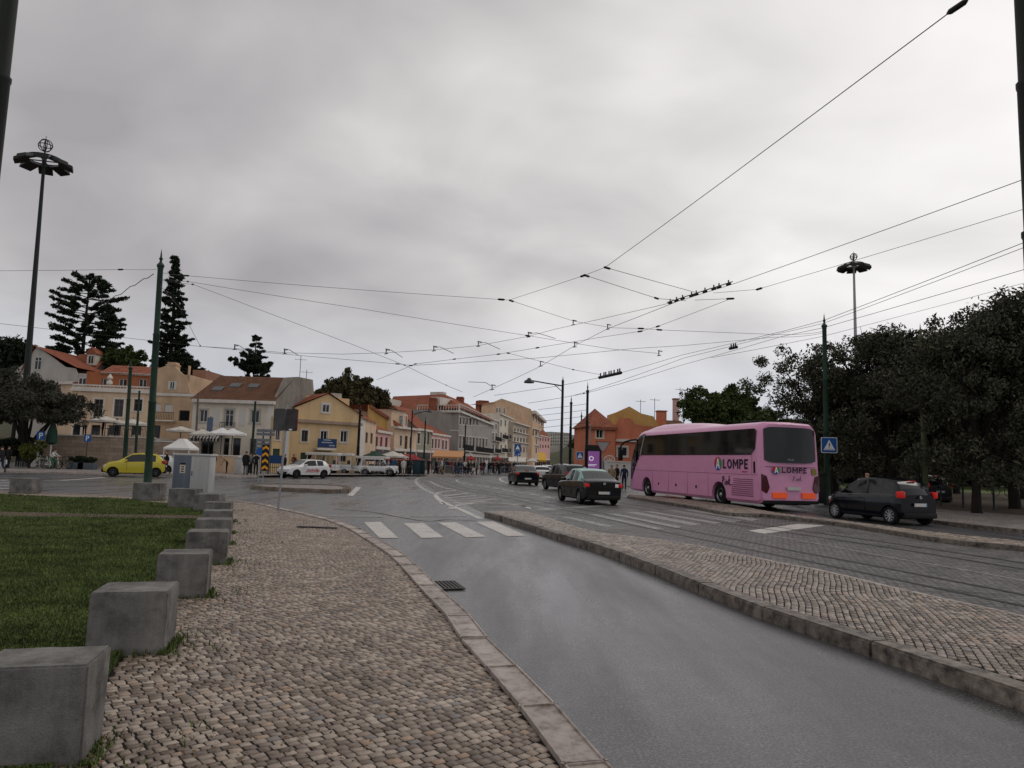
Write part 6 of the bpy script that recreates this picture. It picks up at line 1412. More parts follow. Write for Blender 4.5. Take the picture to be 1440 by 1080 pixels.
# ================================================================ buildings
def wallmat(name, c, var=0.14, st=None, rough=0.85):
    m, N, L, b = nodes(name); tc = N.new('ShaderNodeTexCoord'); o = tc.outputs['Object']
    n = noise(N, L, o, 0.5, 6, 0.65); mp = N.new('ShaderNodeMapping'); mp.inputs['Scale'].default_value = (0.9, 0.9, 0.22); L.new(o, mp.inputs[0]); n4 = noise(N, L, mp.outputs[0], 1.0, 5)
    cc = ramp(N, L, n, [(0.3, tuple(x * (1 - var) for x in c)), (0.7, tuple(min(1, x * (1 + var)) for x in c))])
    cc = mixc(N, L, 0.35, cc, ramp(N, L, n4, [(0.36, st or (0.62, 0.58, 0.55)), (0.55, (1, 1, 1))]), 'MULTIPLY'); L.new(cc, b.inputs['Base Color']); b.inputs['Roughness'].default_value = rough; b.inputs['Specular IOR Level'].default_value = 0.12
    bumpn(N, L, b, noise(N, L, o, 12, 4), 0.25, 0.02); return m
def tilemat(name, ca, cb_):
    m, N, L, b = nodes(name); tc = N.new('ShaderNodeTexCoord'); o = tc.outputs['Object']; n = noise(N, L, o, 1.2, 6, 0.7); n2 = noise(N, L, o, 9, 3)
    w = N.new('ShaderNodeTexWave'); w.inputs['Scale'].default_value = 1.1; w.bands_direction = 'X'; w.inputs['Distortion'].default_value = 0.4; L.new(o, w.inputs['Vector'])
    c = ramp(N, L, n, [(0.3, ca), (0.7, cb_)]); c = mixc(N, L, 0.5, c, ramp(N, L, n2, [(0.35, (0.6, 0.55, 0.5)), (0.65, (1.2, 1.15, 1.1))]), 'MULTIPLY'); L.new(c, b.inputs['Base Color']); b.inputs['Roughness'].default_value = 0.85; b.inputs['Specular IOR Level'].default_value = 0.05
    bumpn(N, L, b, w.outputs['Fac'], 0.8, 0.08); return m
W_CREAM = wallmat('cream_render', (0.597, 0.454, 0.325)); W_YEL = wallmat('yellow_render', (0.62, 0.45, 0.25), 0.08); W_MUST = wallmat('mustard_render', (0.519, 0.325, 0.117)); W_ORTILE = None
W_BEIGE = wallmat('old_beige_render', (0.493, 0.351, 0.233), 0.22); W_WHITE = wallmat('offwhite_render', (0.611, 0.558, 0.468), 0.1); W_GREY = wallmat('grey_stone_render', (0.305, 0.286, 0.260), 0.15); W_LGREY = wallmat('light_grey_render', (0.428, 0.403, 0.363), 0.12)
W_PINK = wallmat('pink_render', (0.584, 0.351, 0.325), 0.1); W_TAN = wallmat('tan_render', (0.558, 0.389, 0.260), 0.15); W_RED = wallmat('salmon_red_render', (0.546, 0.188, 0.110), 0.14); W_CONC = wallmat('raw_concrete', (0.221, 0.201, 0.175), 0.3); W_GRN = wallmat('grey_green_render', (0.286, 0.286, 0.221), 0.12)
W_OR = tilemat('orange_tile_cladding', (0.354, 0.130, 0.065), (0.40, 0.16, 0.08)); T_RED = tilemat('red_clay_tiles', (0.201, 0.071, 0.050), (0.34, 0.13, 0.08)); T_BRN = tilemat('old_brown_tiles', (0.100, 0.053, 0.035), (0.16, 0.085, 0.055))
W_TRIM = wallmat('pale_stone_trim', (0.597, 0.558, 0.506), 0.08); W_SHUT = mat('white_shutter', (0.5, 0.49, 0.47), 0.6); M_WIN = mat('dark_window_glass', (0.012, 0.013, 0.015), 0.12, spec=0.45); M_FRW = mat('white_window_frame', (0.52, 0.51, 0.49), 0.5); M_FRG = mat('green_shutter', (0.03, 0.06, 0.04), 0.6); M_FRB = mat('brown_window_frame', (0.13, 0.10, 0.08), 0.6)
M_IRON = mat('wrought_iron', (0.02, 0.02, 0.022), 0.6); W_STW = m_setts('terrace_stone', 0, 0.7, 0.32, (0.26, 0.20, 0.15), (0.37, 0.29, 0.22), (0.14, 0.105, 0.08), 0.05, 0.8, 0.4)
# the stone terrace wall is vertical: swap axes
nt = W_STW.node_tree; mp_ = [n for n in nt.nodes if n.type == 'MAPPING'][0]; mp_.inputs['Rotation'].default_value = (rad(90), 0, 0)
class Fac:
    def __init__(s, a, b):
        s.A = Vector((a.x, a.y)); s.B = Vector((b.x, b.y)); d = s.B - s.A; s.W = d.length; s.d = d / s.W; s.n = Vector((-s.d.y, s.d.x)); s.rz = math.atan2(s.d.y, s.d.x)
        s.M = Matrix.Translation((s.A.x, s.A.y, 0)) @ Matrix.Rotation(s.rz, 4, 'Z')
    def uz(s, px, py):
        r = ray(px, py); n = s.n; t = (n.x * s.A.x + n.y * s.A.y) / (n.x * r.x + n.y * r.y); p = Vector((r.x * t, r.y * t)); return (p - s.A).dot(s.d), HC + r.z * t
    def rect(s, x0, y0, x1, y1):
        u0, za = s.uz(x0, (y0 + y1) / 2); u1, _ = s.uz(x1, (y0 + y1) / 2); xm = (x0 + x1) / 2; zt = s.uz(xm, y0)[1]; zb = s.uz(xm, y1)[1]; return min(u0, u1), zb, max(u0, u1), zt
def local(o, root, F):
    o.parent = root; o.matrix_basis = (Matrix.Translation(root.location) @ Matrix.Rotation(root.rotation_euler.z, 4, 'Z')).inverted() @ F.M; return o
def window(root, F, r, frame=None, style='w', surround=None, y=0.16):
    u0, z0, u1, z1 = r; w, h = u1 - u0, z1 - z0; f = MB(); k = min(0.07, w * 0.12); fm = frame or M_FRW
    def bx(a, b, c, d, y0, y1, mb): mb.box(a, b, y0, y1, c, d)
    if style == 'shut':
        b = MB(); b.box(u0, u1, y - 0.06, y, z0, z1); b.box(u0 + w / 2 - 0.02, u0 + w / 2 + 0.02, y - 0.075, y - 0.062, z0, z1); o = local(b.build('shutter', fm), root, F)
    else:
        bx(u0, u0 + k, z0, z1, y - 0.05, y, f); bx(u1 - k, u1, z0, z1, y - 0.05, y, f); bx(u0 + k, u1 - k, z1 - k, z1, y - 0.05, y, f); bx(u0 + k, u1 - k, z0, z0 + k, y - 0.05, y, f)
        if style in ('w', 'x'): bx(u0 + w / 2 - k * 0.5, u0 + w / 2 + k * 0.5, z0 + k, z1 - k, y - 0.045, y - 0.002, f)
        if style == 'w' and h > 1.2: bx(u0 + k, u0 + w / 2 - k * .5, z0 + h * 0.68, z0 + h * 0.68 + k * 0.7, y - 0.04, y - 0.004, f); bx(u0 + w / 2 + k * .5, u1 - k, z0 + h * 0.68, z0 + h * 0.68 + k * 0.7, y - 0.04, y - 0.004, f)
        o = local(f.build('window', fm), root, F)
        g = MB(); g.box(u0 + 0.01, u1 - 0.01, y - 0.012, y + 0.015, z0 + 0.01, z1 - 0.01) if False else g.add([(u0, y - 0.006, z0), (u1, y - 0.006, z0), (u1, y - 0.006, z1), (u0, y - 0.006, z1)], [(0, 1, 2, 3)])
        pg = g.build('pane', M_WIN, o)
    if surround:
        s = MB(); q = min(0.16, w * 0.2); s.box(u0 - q, u0, -0.03, 0.02, z0, z1); s.box(u1, u1 + q, -0.03, 0.02, z0, z1); s.box(u0 - q, u1 + q, -0.04, 0.02, z1, z1 + q * 1.1); s.box(u0 - q * 1.2, u1 + q * 1.2, -0.06, 0.02, z0 - q * 0.8, z0); local(s.build('window_surround', surround), root, F)
def wall_panel(root, F, u0, u1, z0, z1, m, holes, name='wall', th=0.22, top=None):
    """slab with rectangular openings; top: optional roofline polygon [(u,z)..] above z1 (gable)"""
    hs = [(max(h[0], u0), max(h[1], z0), min(h[2], u1), min(h[3], 1e9)) for h in holes]; low = [h for h in hs if h[3] <= z1 + 1e-6]
    U = sorted(set([u0, u1] + [h[0] for h in low] + [h[2] for h in low])); Z = sorted(set([z0, z1] + [h[1] for h in low] + [h[3] for h in low])); mb = MB()
    def solid(uc, zc): return not any(h[0] < uc < h[2] and h[1] < zc < h[3] for h in low)
    for i in range(len(U) - 1):
        for j in range(len(Z) - 1):
            if U[i + 1] - U[i] < 1e-5 or Z[j + 1] - Z[j] < 1e-5: continue
            if solid((U[i] + U[i + 1]) / 2, (Z[j] + Z[j + 1]) / 2): mb.add([(U[i], 0, Z[j]), (U[i + 1], 0, Z[j]), (U[i + 1], 0, Z[j + 1]), (U[i], 0, Z[j + 1])], [(0, 1, 2, 3)])
    for h in low: a, b, c, d = h; mb.add([(a, 0, b), (c, 0, b), (c, 0, d), (a, 0, d), (a, th, b), (c, th, b), (c, th, d), (a, th, d)], [(0, 1, 5, 4), (1, 2, 6, 5), (2, 3, 7, 6), (3, 0, 4, 7)])
    mb.add([(u0, 0, z0), (u1, 0, z0), (u1, 0, z1), (u0, 0, z1), (u0, th, z0), (u1, th, z0), (u1, th, z1), (u0, th, z1)], [(1, 2, 6, 5), (3, 0, 4, 7)] + ([(2, 3, 7, 6)] if not top else []))
    if top: n = len(top); mb.add([(u, 0, z) for u, z in top] + [(u, th, z) for u, z in top], [tuple(range(n))] + [(i, (i + 1) % n, n + (i + 1) % n, n + i) for i in range(n)])
    return local(mb.build(name, m), root, F)
def fbox(root, F, name, m, *boxes):
    b = MB(); [b.box(*q) for q in boxes]; return local(b.build(name, m), root, F)
def fpoly(root, F, name, m, vs, fs, sm=None):
    b = MB(); b.add(vs, fs); return local(b.build(name, m, None, sm), root, F)
def simple_building(label, a, b, zb, zt, depth, m, wins, trim=W_TRIM, name='house', cat='house', group=None, core=True, holes_extra=(), cornice=0.25, styles='w', surround=None, frame=None):
    F = Fac(a, b); t = thing(name, label, cat, (F.A.x, F.A.y, 0), F.rz, group); hs = []
    for w in wins:
        st = styles; fr = frame; sr = surround
        if len(w) > 4: st = w[4]
        if len(w) > 5: fr = w[5]
        if len(w) > 6: sr = w[6]
        r = F.rect(*w[:4]); hs.append((r, st, fr, sr))
    wall_panel(t, F, 0, F.W, zb, zt, m, [h[0] for h in hs] + list(holes_extra))
    for r, st, fr, sr in hs:
        if r[3] <= zt + 1e-6: window(t, F, r, fr, st, sr)
        else: window(t, F, r, fr, st, sr, y=-0.01)
    if core: fbox(t, F, 'rear_walls', m, (0.0, F.W, 0.221, depth, zb, zt))
    if cornice: fbox(t, F, 'cornice', trim, (-0.12, F.W + 0.12, -cornice, -0.002, zt - 0.28, zt + 0.02))
    return t, F
def gable_side_roof(t, F, u0, u1, ze, zr, y0, depth, m, ov=0.3, hipl=0, hipr=0, name='roof'):
    ym = y0 + depth / 2; a = ov
    vs = [(u0 - a, y0 - a, ze - 0.05), (u1 + a, y0 - a, ze - 0.05), (u1 + a - hipr, ym, zr), (u0 - a + hipl, ym, zr), (u0 - a, y0 + depth + a, ze - 0.05), (u1 + a, y0 + depth + a, ze - 0.05)]
    th = 0.14; lo = [(x, y, z - th) for x, y, z in vs]
    fs = [(0, 1, 2, 3), (3, 2, 5, 4), (6, 7, 8, 9), (9, 8, 11, 10), (0, 1, 7, 6), (4, 5, 11, 10)]
    fs += [(1, 2, 8, 7), (2, 5, 11, 8), (0, 3, 9, 6), (3, 4, 10, 9)] if not (hipl or hipr) else [(0, 3, 4), (1, 2, 5), (6, 9, 10), (7, 8, 11), (0, 4, 10, 6), (1, 5, 11, 7)]
    o = fpoly(t, F, name, m, vs + lo, fs)
    if not hipr: fpoly(t, F, 'gable_wall', W_CONC, [(u1 - 0.02, y0 + 0.1, ze), (u1 - 0.02, y0 + depth - 0.1, ze), (u1 - 0.02, ym, zr - 0.15)], [(0, 1, 2)])
    if not hipl: fpoly(t, F, 'gable_wall', W_CONC, [(u0 + 0.02, y0 + 0.1, ze), (u0 + 0.02, y0 + depth - 0.1, ze), (u0 + 0.02, ym, zr - 0.15)], [(0, 1, 2)])
    return o
def balustrade(t, F, u0, u1, y, z0, z1, m, step=0.32, name='balustrade'):
    b = MB(); b.box(u0, u1, y - 0.12, y + 0.12, z1 - 0.14, z1); b.box(u0, u1, y - 0.12, y + 0.12, z0, z0 + 0.12); n = int((u1 - u0) / step)
    for i in range(n + 1):
        u = u0 + (u1 - u0) * i / max(1, n); w = 0.16 if i % 8 == 0 else 0.075; b.box(u - w / 2 if i else u, u + w / 2 if i < n else u1, y - w / 2, y + w / 2, z0 + 0.12, z1 - 0.14)
    return local(b.build(name, m), t, F)
def balcony(t, F, u0, u1, z, m=M_IRON, d=0.7, h=1.0):
    b = MB(); b.box(u0, u1, -d, -0.005, z - 0.12, z); o = local(b.build('balcony_slab', W_TRIM), t, F); b = MB(); b.box(u0, u1, -d, -d + 0.04, z + h - 0.05, z + h); n = max(3, int((u1 - u0) / 0.16))
    for i in range(n + 1): u = u0 + (u1 - u0 - 0.03) * i / n; b.box(u, u + 0.03, -d, -d + 0.03, z, z + h - 0.05)
    local(b.build('railing', m), t, F)
def chim(t, F, u, y, z0, z1, w, m=W_RED):
    b = MB(); b.box(u - w / 2, u + w / 2, y - w / 2, y + w / 2, z0, z1); b.box(u - w / 2 - 0.06, u + w / 2 + 0.06, y - w / 2 - 0.06, y + w / 2 + 0.06, z1, z1 + 0.12); b.box(u - w / 2 + 0.06, u + w / 2 - 0.06, y - w / 2 + 0.06, y + w / 2 - 0.06, z1 + 0.121, z1 + 0.35); local(b.build('chimney', m), t, F)
def zz(px, py, D): return P(px, py, D).z
# ---- ground behind: hill with gardens on the left, plus the far hills
def hill(name, pts, m, seed=1, amp=0.6):
    """pts: grid rows [(x,y,z)...]"""
    mb = MB(); r = random.Random(seed); nr = len(pts[0]); vs = [(x + r.uniform(-amp, amp), y, z + (r.uniform(-amp, amp) if z > 0.5 else 0)) for row in pts for x, y, z in row]
    mb.add(vs, [(i * nr + j, i * nr + j + 1, (i + 1) * nr + j + 1, (i + 1) * nr + j) for i in range(len(pts) - 1) for j in range(nr - 1)]); return structure(mb.build(name, m, None, 80))
M_HILL = mat('scrubby_hill', (0.045, 0.05, 0.025), 0.95, col2=(0.085, 0.075, 0.045), vscale=0.15, bump=0.8, bscale=1.5)
hill('garden_slope', [[(-95 + 7 * i, 82 + 14 * j, [0, 2.5, 4.5, 6.5, 7.5][j] * (1 if i < 7 else max(0, 1 - (i - 6) * 0.34))) for i in range(10)] for j in range(5)], M_HILL, 3)
# ---- terrace wall and upper terrace (left)
DT = 62; TZ = zz(100, 612, DT)
F = Fac(at(58, DT), at(214, DT + 1)); t = thing('terrace_wall', 'long pinkish stone retaining wall of the raised cafe terrace behind the yellow car', 'wall', (F.A.x, F.A.y, 0), F.rz)
fbox(t, F, 'wall', W_STW, (0, F.W, 0, 0.5, 0, TZ - 0.06)); fbox(t, F, 'coping', W_TRIM, (-0.05, F.W + 0.05, -0.08, 0.6, TZ - 0.06, TZ + 0.04))
structure(slab('terrace_ground', [(F.A.x, F.A.y + 0.5), (F.B.x, F.B.y + 0.5), (F.B.x + 0.5, F.B.y + 12), (F.A.x - 10, F.A.y + 12)], -0.05, TZ - 0.02, W_TRIM))
b = MB(); n = 34
u0_ = F.uz(150, 600)[0]; b.box(u0_, F.W, 0.2, 0.24, TZ + 0.95, TZ + 1.0)
for i in range(n): u = u0_ + (F.W - u0_) * i / n; b.box(u, u + 0.03, 0.2, 0.23, TZ + 0.03, TZ + 0.95)
local(b.build('railing', M_IRON), t, F)
F2 = Fac(at(214, DT + 1), at(272, DT - 2)); t = thing('low_wall', 'lower garden wall continuing the terrace wall behind the white gazebo', 'wall', (F2.A.x, F2.A.y, 0), F2.rz); fbox(t, F2, 'wall', W_STW, (0, F2.W, 0, 0.4, 0, zz(240, 622, DT))); fbox(t, F2, 'coping', W_TRIM, (0, F2.W, -0.05, 0.45, zz(240, 622, DT) + 0.001, zz(240, 622, DT) + 0.1))
F3 = Fac(at(272, 61), at(335, 60)); t = thing('low_wall', 'low beige rendered wall before the cream house terrace', 'wall', (F3.A.x, F3.A.y, 0), F3.rz); fbox(t, F3, 'wall', W_BEIGE, (0, F3.W, 0, 0.4, 0, zz(300, 641, 60))); fbox(t, F3, 'coping', W_TRIM, (0, F3.W, -0.05, 0.45, zz(300, 641, 60) + 0.001, zz(300, 641, 60) + 0.1))
# ---- A grey gabled house far left
D = 86; a, b_ = at(20, D), at(108, D); F = Fac(a, b_); lab = 'pale grey house with a steep gable behind the olive tree at the far left'
t = thing('house', lab, 'house', (F.A.x, F.A.y, 0), F.rz); pts = [F.uz(x, y) for x, y in [(20, 522), (37, 509), (52, 487), (75, 503), (92, 516), (106, 518)]]
top = [(0, pts[0][1] - 3)] + [(F.W, pts[-1][1] - 3)] + [pts[5], pts[4], pts[3], pts[2], pts[1], pts[0]]
r = F.rect(49, 502, 59, 520); wall_panel(t, F, 0, F.W, 2, pts[0][1] - 3, W_LGREY, [], top=top); window(t, F, r, M_FRW, 'w', None, -0.01)
pk = pts[2]; fpoly(t, F, 'roof', T_RED, [(pk[0] - 0.3, -0.3, pk[1] + 0.1), (pts[5][0] + 0.3, -0.3, pts[5][1] + 0.1), (pts[5][0] + 0.3, 9, pts[5][1] + 0.1), (pk[0] - 0.3, 9, pk[1] + 0.1), (0, -0.3, pts[0][1] + 0.1), (0, 9, pts[0][1] + 0.1)], [(0, 1, 2, 3), (0, 3, 5, 4)])
fbox(t, F, 'rear_walls', W_LGREY, (0, F.W, 0.22, 9, 2, pts[0][1]))
# small red roofed dormer house behind
D = 92; F = Fac(at(84, D), at(122, D)); t = thing('house', 'small white dormer and red roof between the grey gable and the orange tiled house', 'house', (F.A.x, F.A.y, 0), F.rz); z0, z1 = F.uz(100, 520)[1], F.uz(100, 494)[1]
fbox(t, F, 'wall', W_WHITE, (0, F.W, 0, 5, 2, z0)); gable_side_roof(t, F, 0, F.W, z0, z1, 0, 5, T_RED, 0.2); r = F.rect(119.5, 497, 132, 513); fbox(t, F, 'dormer', W_WHITE, (r[0], r[2], 0.4, 3, r[1], r[3])); window(t, F, (r[0] + .2, r[1] + .2, r[2] - .2, r[3] - .2), M_FRW, 'w', None, 0.38); fpoly(t, F, 'dormer_roof', T_RED, [(r[0] - .2, .2, r[3]), (r[2] + .2, .2, r[3]), ((r[0] + r[2]) / 2, .2, r[3] + .9), (r[0] - .2, 3, r[3]), (r[2] + .2, 3, r[3]), ((r[0] + r[2]) / 2, 3, r[3] + .9)], [(0, 1, 2), (3, 4, 5), (0, 2, 5, 3), (1, 2, 5, 4)])
# ---- B house with orange cladding above and cream below
D = 72; a, b_ = at(94, D), at(209, D + 1)
t, F = simple_building('cream house with an orange tiled upper storey and a stone balustrade behind the terrace', a, b_, 2.5, zz(150, 547, D), 9, W_CREAM,
    [(104, 561, 116, 577, 'w', M_FRB, W_TRIM), (132, 561.5, 144.5, 586, 'w', M_FRB, W_TRIM), (160.5, 561.5, 173.5, 586, 'w', M_FRB, W_TRIM), (188.5, 561.5, 200, 578, 'w', M_FRB, W_TRIM), (102.5, 597, 113, 612, 'p', M_FRG, W_TRIM), (128, 597.5, 141, 612, 'p', M_FRB), (153, 598, 170, 612, 'p', M_FRB), (186, 598, 199, 612, 'p', M_FRB)])
zt = zz(150, 547, D); z1 = zz(150, 520, D)
F2 = Fac(a + Vector((1.6, 2.2, 0)), b_ + Vector((0, 2.2, 0))); ws = [(109.5, 531, 121, 542.5), (138.5, 532, 150, 543.5), (167, 532.5, 178.5, 544), (195, 533, 206.5, 545)]; hs = [F2.rect(*w) for w in ws]
wall_panel(t, F2, 0, F2.W, zt, z1, W_OR, hs, 'upper_wall'); [window(t, F2, h, M_FRW, 'w') for h in hs]; fbox(t, F2, 'cornice', W_TRIM, (-0.1, F2.W + 0.1, -0.2, -0.002, z1 - 0.2, z1)); fbox(t, F2, 'upper_core', W_OR, (0, F2.W, 0.221, 6, zt, z1)); gable_side_roof(t, F2, 0, F2.W, z1, z1 + 1.1, 0, 6, T_RED, 0.2)
balustrade(t, F, 0, F.W, 0.0, zt + 0.03, zz(150, 541, D), W_TRIM); b = MB(); u = F.uz(154, 540)[0]; b.lathe([(0.1, 0), (0.3, 0.15), (0.25, 0.4), (0.1, 0.5), (0.3, 0.75), (0.15, 1.0), (0, 1.2)], 10, (u, 0, zz(150, 541, D))); local(b.build('urn', W_TRIM), t, F)
fbox(t, F, 'ledge', W_TRIM, (0, F.W, -0.12, -0.003, zz(150, 594, D), zz(150, 592.5, D)))
t2, F9 = simple_building('narrow cream wing left of the orange tiled house, behind the olive crown', at(68, D + 4), at(95, D + 3), 1, zz(80, 536, D + 3), 8, W_CREAM, [(76, 545, 84, 553, 'w', M_FRB)]); gable_side_roof(t2, F9, 0, F9.W, zz(80, 536, D + 3), zz(80, 531, D + 3), 0, 8, T_RED, 0.2)
# ---- C old beige house with gable
D = 73; a, b_ = at(209.5, D), at(268, D); zt = zz(235, 553, D)
t, F = simple_building('old beige house with a small shuttered attic window right of the nearest green pole', a, b_, 1.5, zt, 9, W_BEIGE,
    [(218, 567, 226, 579, 'shut', W_SHUT), (231, 568, 243, 579.5, 'shut', W_SHUT), (251.5, 577, 266.5, 592, 'p', M_FRB), (216, 598, 225, 619, 'p', M_FRB)], cornice=0.1)
top = [F.uz(209.5, 553), F.uz(268, 553), F.uz(262, 531), F.uz(246, 516), F.uz(236, 513.5), F.uz(218, 520), F.uz(209.5, 524)]; top = [(max(0, min(F.W, u)), max(z, zt)) for u, z in top]
wall_panel(t, F, 0, F.W, zt, zt + 0.02, W_BEIGE, [], 'gable', top=[(u, z + 0.02) for u, z in top]); window(t, F, F.rect(239, 536.5, 246, 547.5), M_FRW, 'w', None, -0.01)
for x0, x1 in ((236.5, 238.8), (246.2, 248.5)): r = F.rect(x0, 536, x1, 548); fbox(t, F, 'shutter', W_SHUT, (r[0], r[2], -0.05, -0.005, r[1], r[3]))
fbox(t, F, 'attic_core', W_BEIGE, (0.6, F.W - 0.8, 0.23, 8, zt + 0.02, zt + 2.0)); r = F.rect(214, 580, 249, 591); balcony(t, F, r[0], r[2], r[1], M_IRON, 0.8, r[3] - r[1]); u = F.uz(234, 560)[0]
chim(t, F, F.uz(231, 512)[0], 2, zt + 2, F.uz(231, 511)[1], 1.0, W_BEIGE)
t, F = simple_building('narrow brown wall with a drain pipe between the beige house and the cream house', at(262, D + 6), at(281, D + 6), 1, zz(270, 520, D + 6), 6, wallmat('brown_brick', (0.286, 0.156, 0.110), 0.2), [], cornice=0); b = MB(); u = F.uz(267.5, 520)[0]; b.tube([(u, -0.2, 1), (u, -0.2, F.uz(267.5, 515)[1])], 0.14, 8); local(b.build('drain_pipe', W_TAN), t, F)
# ---- E cream house with brown roof
D = 66; a, b_ = at(269, D), at(381, D); zt = zz(325, 563, D)
t, F = simple_building('cream two storey house with white cornice, big brown tiled roof and cafe awning', a, b_, 0.1, zt, 1.0, W_WHITE,
    [(280.5, 576, 291.5, 593.5, 'w', M_FRW, W_LGREY), (316, 576, 328, 600, 'w', M_FRW, W_LGREY), (352.5, 577, 364.5, 594.5, 'w', M_FRW, W_LGREY), (283, 621, 300, 641, 'p', M_FRB), (314, 616, 322, 642, 'p', M_FRB), (327, 616, 338, 642, 'p', M_FRB), (351, 617, 361, 640, 'w', M_FRB), (366, 618, 372, 640, 'p', M_FRW)], trim=W_TRIM, cornice=0.45)
zr = F.uz(350, 530)[1]; ym = 5.0
uR = F.W
ur0 = (at(302, D + ym) - Vector((F.A.x, F.A.y, 0))).dot(Vector((F.d.x, F.d.y, 0))); zr = zz(350, 529.5, D + ym)
fpoly(t, F, 'roof', T_BRN, [(-0.3, -0.45, zt), (uR + 0.2, -0.45, zt), (uR + 0.2, ym, zr), (ur0, ym, zr), (-0.3, 10.3, zt), (uR + 0.2, 10.3, zt)], [(0, 1, 2, 3), (3, 2, 5, 4), (0, 3, 4)])
for x, y in ((294.5, 549), (313.5, 543.5), (339.5, 543.5)):
    v = (y - 563) / (529.5 - 563); u, z = F.uz(x, y)
    dd = v * (ym + 0.45) - 0.45; u2 = u * (1 + dd / D) - 0.0; k = (zr - zt) / (ym + 0.45); z2 = zt + (dd + 0.45) * k; s = MB(); s.add([(u2 - 0.5, dd - 0.4, z2 - 0.4 * k + 0.1), (u2 + 0.5, dd - 0.4, z2 - 0.4 * k + 0.1), (u2 + 0.5, dd + 0.4, z2 + 0.4 * k + 0.1), (u2 - 0.5, dd + 0.4, z2 + 0.4 * k + 0.1)] + [(u2 - 0.5, dd - 0.4, z2 - 0.4 * k - 0.02), (u2 + 0.5, dd - 0.4, z2 - 0.4 * k - 0.02)], [(0, 1, 2, 3), (0, 1, 5, 4)]); local(s.build('skylight', M_GLASSL), t, F)
for x0, x1 in ((299.5, 308), (336, 344.5)): r = F.rect(x0, 576, x1, 599); fbox(t, F, 'white_panel', W_SHUT, (r[0], r[2], -0.03, -0.003, r[1], r[3]))
for x0, x1 in ((269.3, 275), (375, 381)): r = F.rect(x0, 567, x1, 640); fbox(t, F, 'corner_pilaster', W_TRIM, (r[0], r[2], -0.06, -0.003, 0.1, zt - 0.3))
r = F.rect(277, 610, 317, 621); aw = MB(); n = 18
for k in range(n):
    ua = r[0] + (r[2] - r[0]) * k / n; ub = r[0] + (r[2] - r[0]) * (k + 1) / n; aw.cur = k % 2; aw.add([(ua, -0.1, r[3] + 0.35), (ub, -0.1, r[3] + 0.35), (ub, -1.5, r[1] + 0.25), (ua, -1.5, r[1] + 0.25), (ub, -1.5, r[1]), (ua, -1.5, r[1])], [(0, 1, 2, 3), (3, 2, 4, 5)])
local(aw.build('striped_awning', [mat('awning_white', (0.5, 0.49, 0.46), 0.7), mat('awning_black', (0.02, 0.02, 0.022), 0.7)]), t, F)
r = F.rect(312, 598, 334, 602); balcony(t, F, r[0], r[2], r[1], M_IRON, 0.6, 0.5)
F2 = Fac(at(381.3, D), at(440, D + 12.5)); ztr = F2.uz(381, 563)[1]; p0, p1, p2, p3 = F2.uz(402, 531), F2.uz(420, 530), F2.uz(440, 534), F2.uz(441, 563)
wall_panel(t, F2, 0, F2.W, 0.1, ztr, W_CONC, [], 'side_wall', top=[(0, ztr), (F2.W, ztr), (p2[0], p2[1]), (p1[0], p1[1]), (p0[0], p0[1])])
# ---- F yellow gabled house + its left part
D = 77; a, b_ = at(407, 70.9), at(504, D - 1); F = Fac(a, b_); zc = F.uz(455, 592)[1]
t, F = simple_building('yellow house with a wide gable, blue banner on its balcony and white framed windows', a, b_, 0.1, zc, 0.5, W_YEL,
    [(424, 605, 433, 621, 'w', M_FRB, W_TRIM), (451, 606, 460.5, 618, 'w', M_FRW, W_TRIM), (479, 606, 488.5, 622, 'w', M_FRW, W_TRIM), (422.5, 636.5, 432, 648, 'shut', M_FRG), (477.5, 637, 487.5, 650, 'w', M_FRW)], trim=wallmat('brown_cornice', (0.325, 0.246, 0.195)), cornice=0.35)
ap = F.uz(461.5, 554); gl = F.uz(415, 573); gr = F.uz(500, 582)
wall_panel(t, F, 0, F.W, zc, zc + 0.02, W_YEL, [], 'gable', top=[(0, zc + 0.02), (F.W, zc + 0.02), (F.W, gr[1]), (ap[0], ap[1]), (gl[0], gl[1]), (0, gl[1] - 1.0)]); window(t, F, F.rect(453, 568.5, 463, 580), M_FRW, 'w', W_TRIM, -0.01)
fpoly(t, F, 'roof', T_RED, [(gl[0] - 0.5, -0.25, gl[1]), (ap[0], -0.25, ap[1] + 0.12), (F.W + 0.3, -0.25, gr[1] - 0.2), (F.W + 0.3, 10, gr[1] - 0.2), (ap[0], 10, ap[1] + 0.12), (gl[0] - 0.5, 10, gl[1])], [(0, 1, 4, 5), (1, 2, 3, 4)])
zp = zz(470, 559.5, 77.5); fbox(t, F, 'parapet_storey', W_YEL, (0.1, F.uz(511, 560)[0], 3.0, 9, zc, zp)); r = F.rect(441, 617, 467.5, 629.5)
fbox(t, F, 'balcony_slab', W_TRIM, (r[0], r[2], -0.9, -0.003, r[1] - 0.25, r[1] - 0.05)); bo = fbox(t, F, 'blue_banner', mat('banner_dark_blue', (0.02, 0.045, 0.12), 0.5), (r[0], r[2], -0.92, -0.86, r[1], r[3]))
bb = MB(); w_ = r[2] - r[0]
for k, (x0, x1, zc0) in enumerate(((0.28, 0.68, 0.80), (0.2, 0.78, 0.52), (0.6, 0.9, 0.2))): bb.box(r[0] + w_ * x0, r[0] + w_ * x1, -0.935, -0.922, r[1] + (r[3] - r[1]) * zc0, r[1] + (r[3] - r[1]) * (zc0 + 0.1))
local(bb.build('banner_print', mat('banner_print', (0.35, 0.38, 0.42), 0.5)), t, F)
fbox(t, F, 'roof_cabin', W_LGREY, (F.uz(488, 555)[0], F.uz(501, 555)[0], 3.2, 6, zp, F.uz(495, 551)[1]))
chim(t, F, F.uz(422, 552)[0], 6, zp, F.uz(422, 552)[1], 2.2, W_BEIGE)
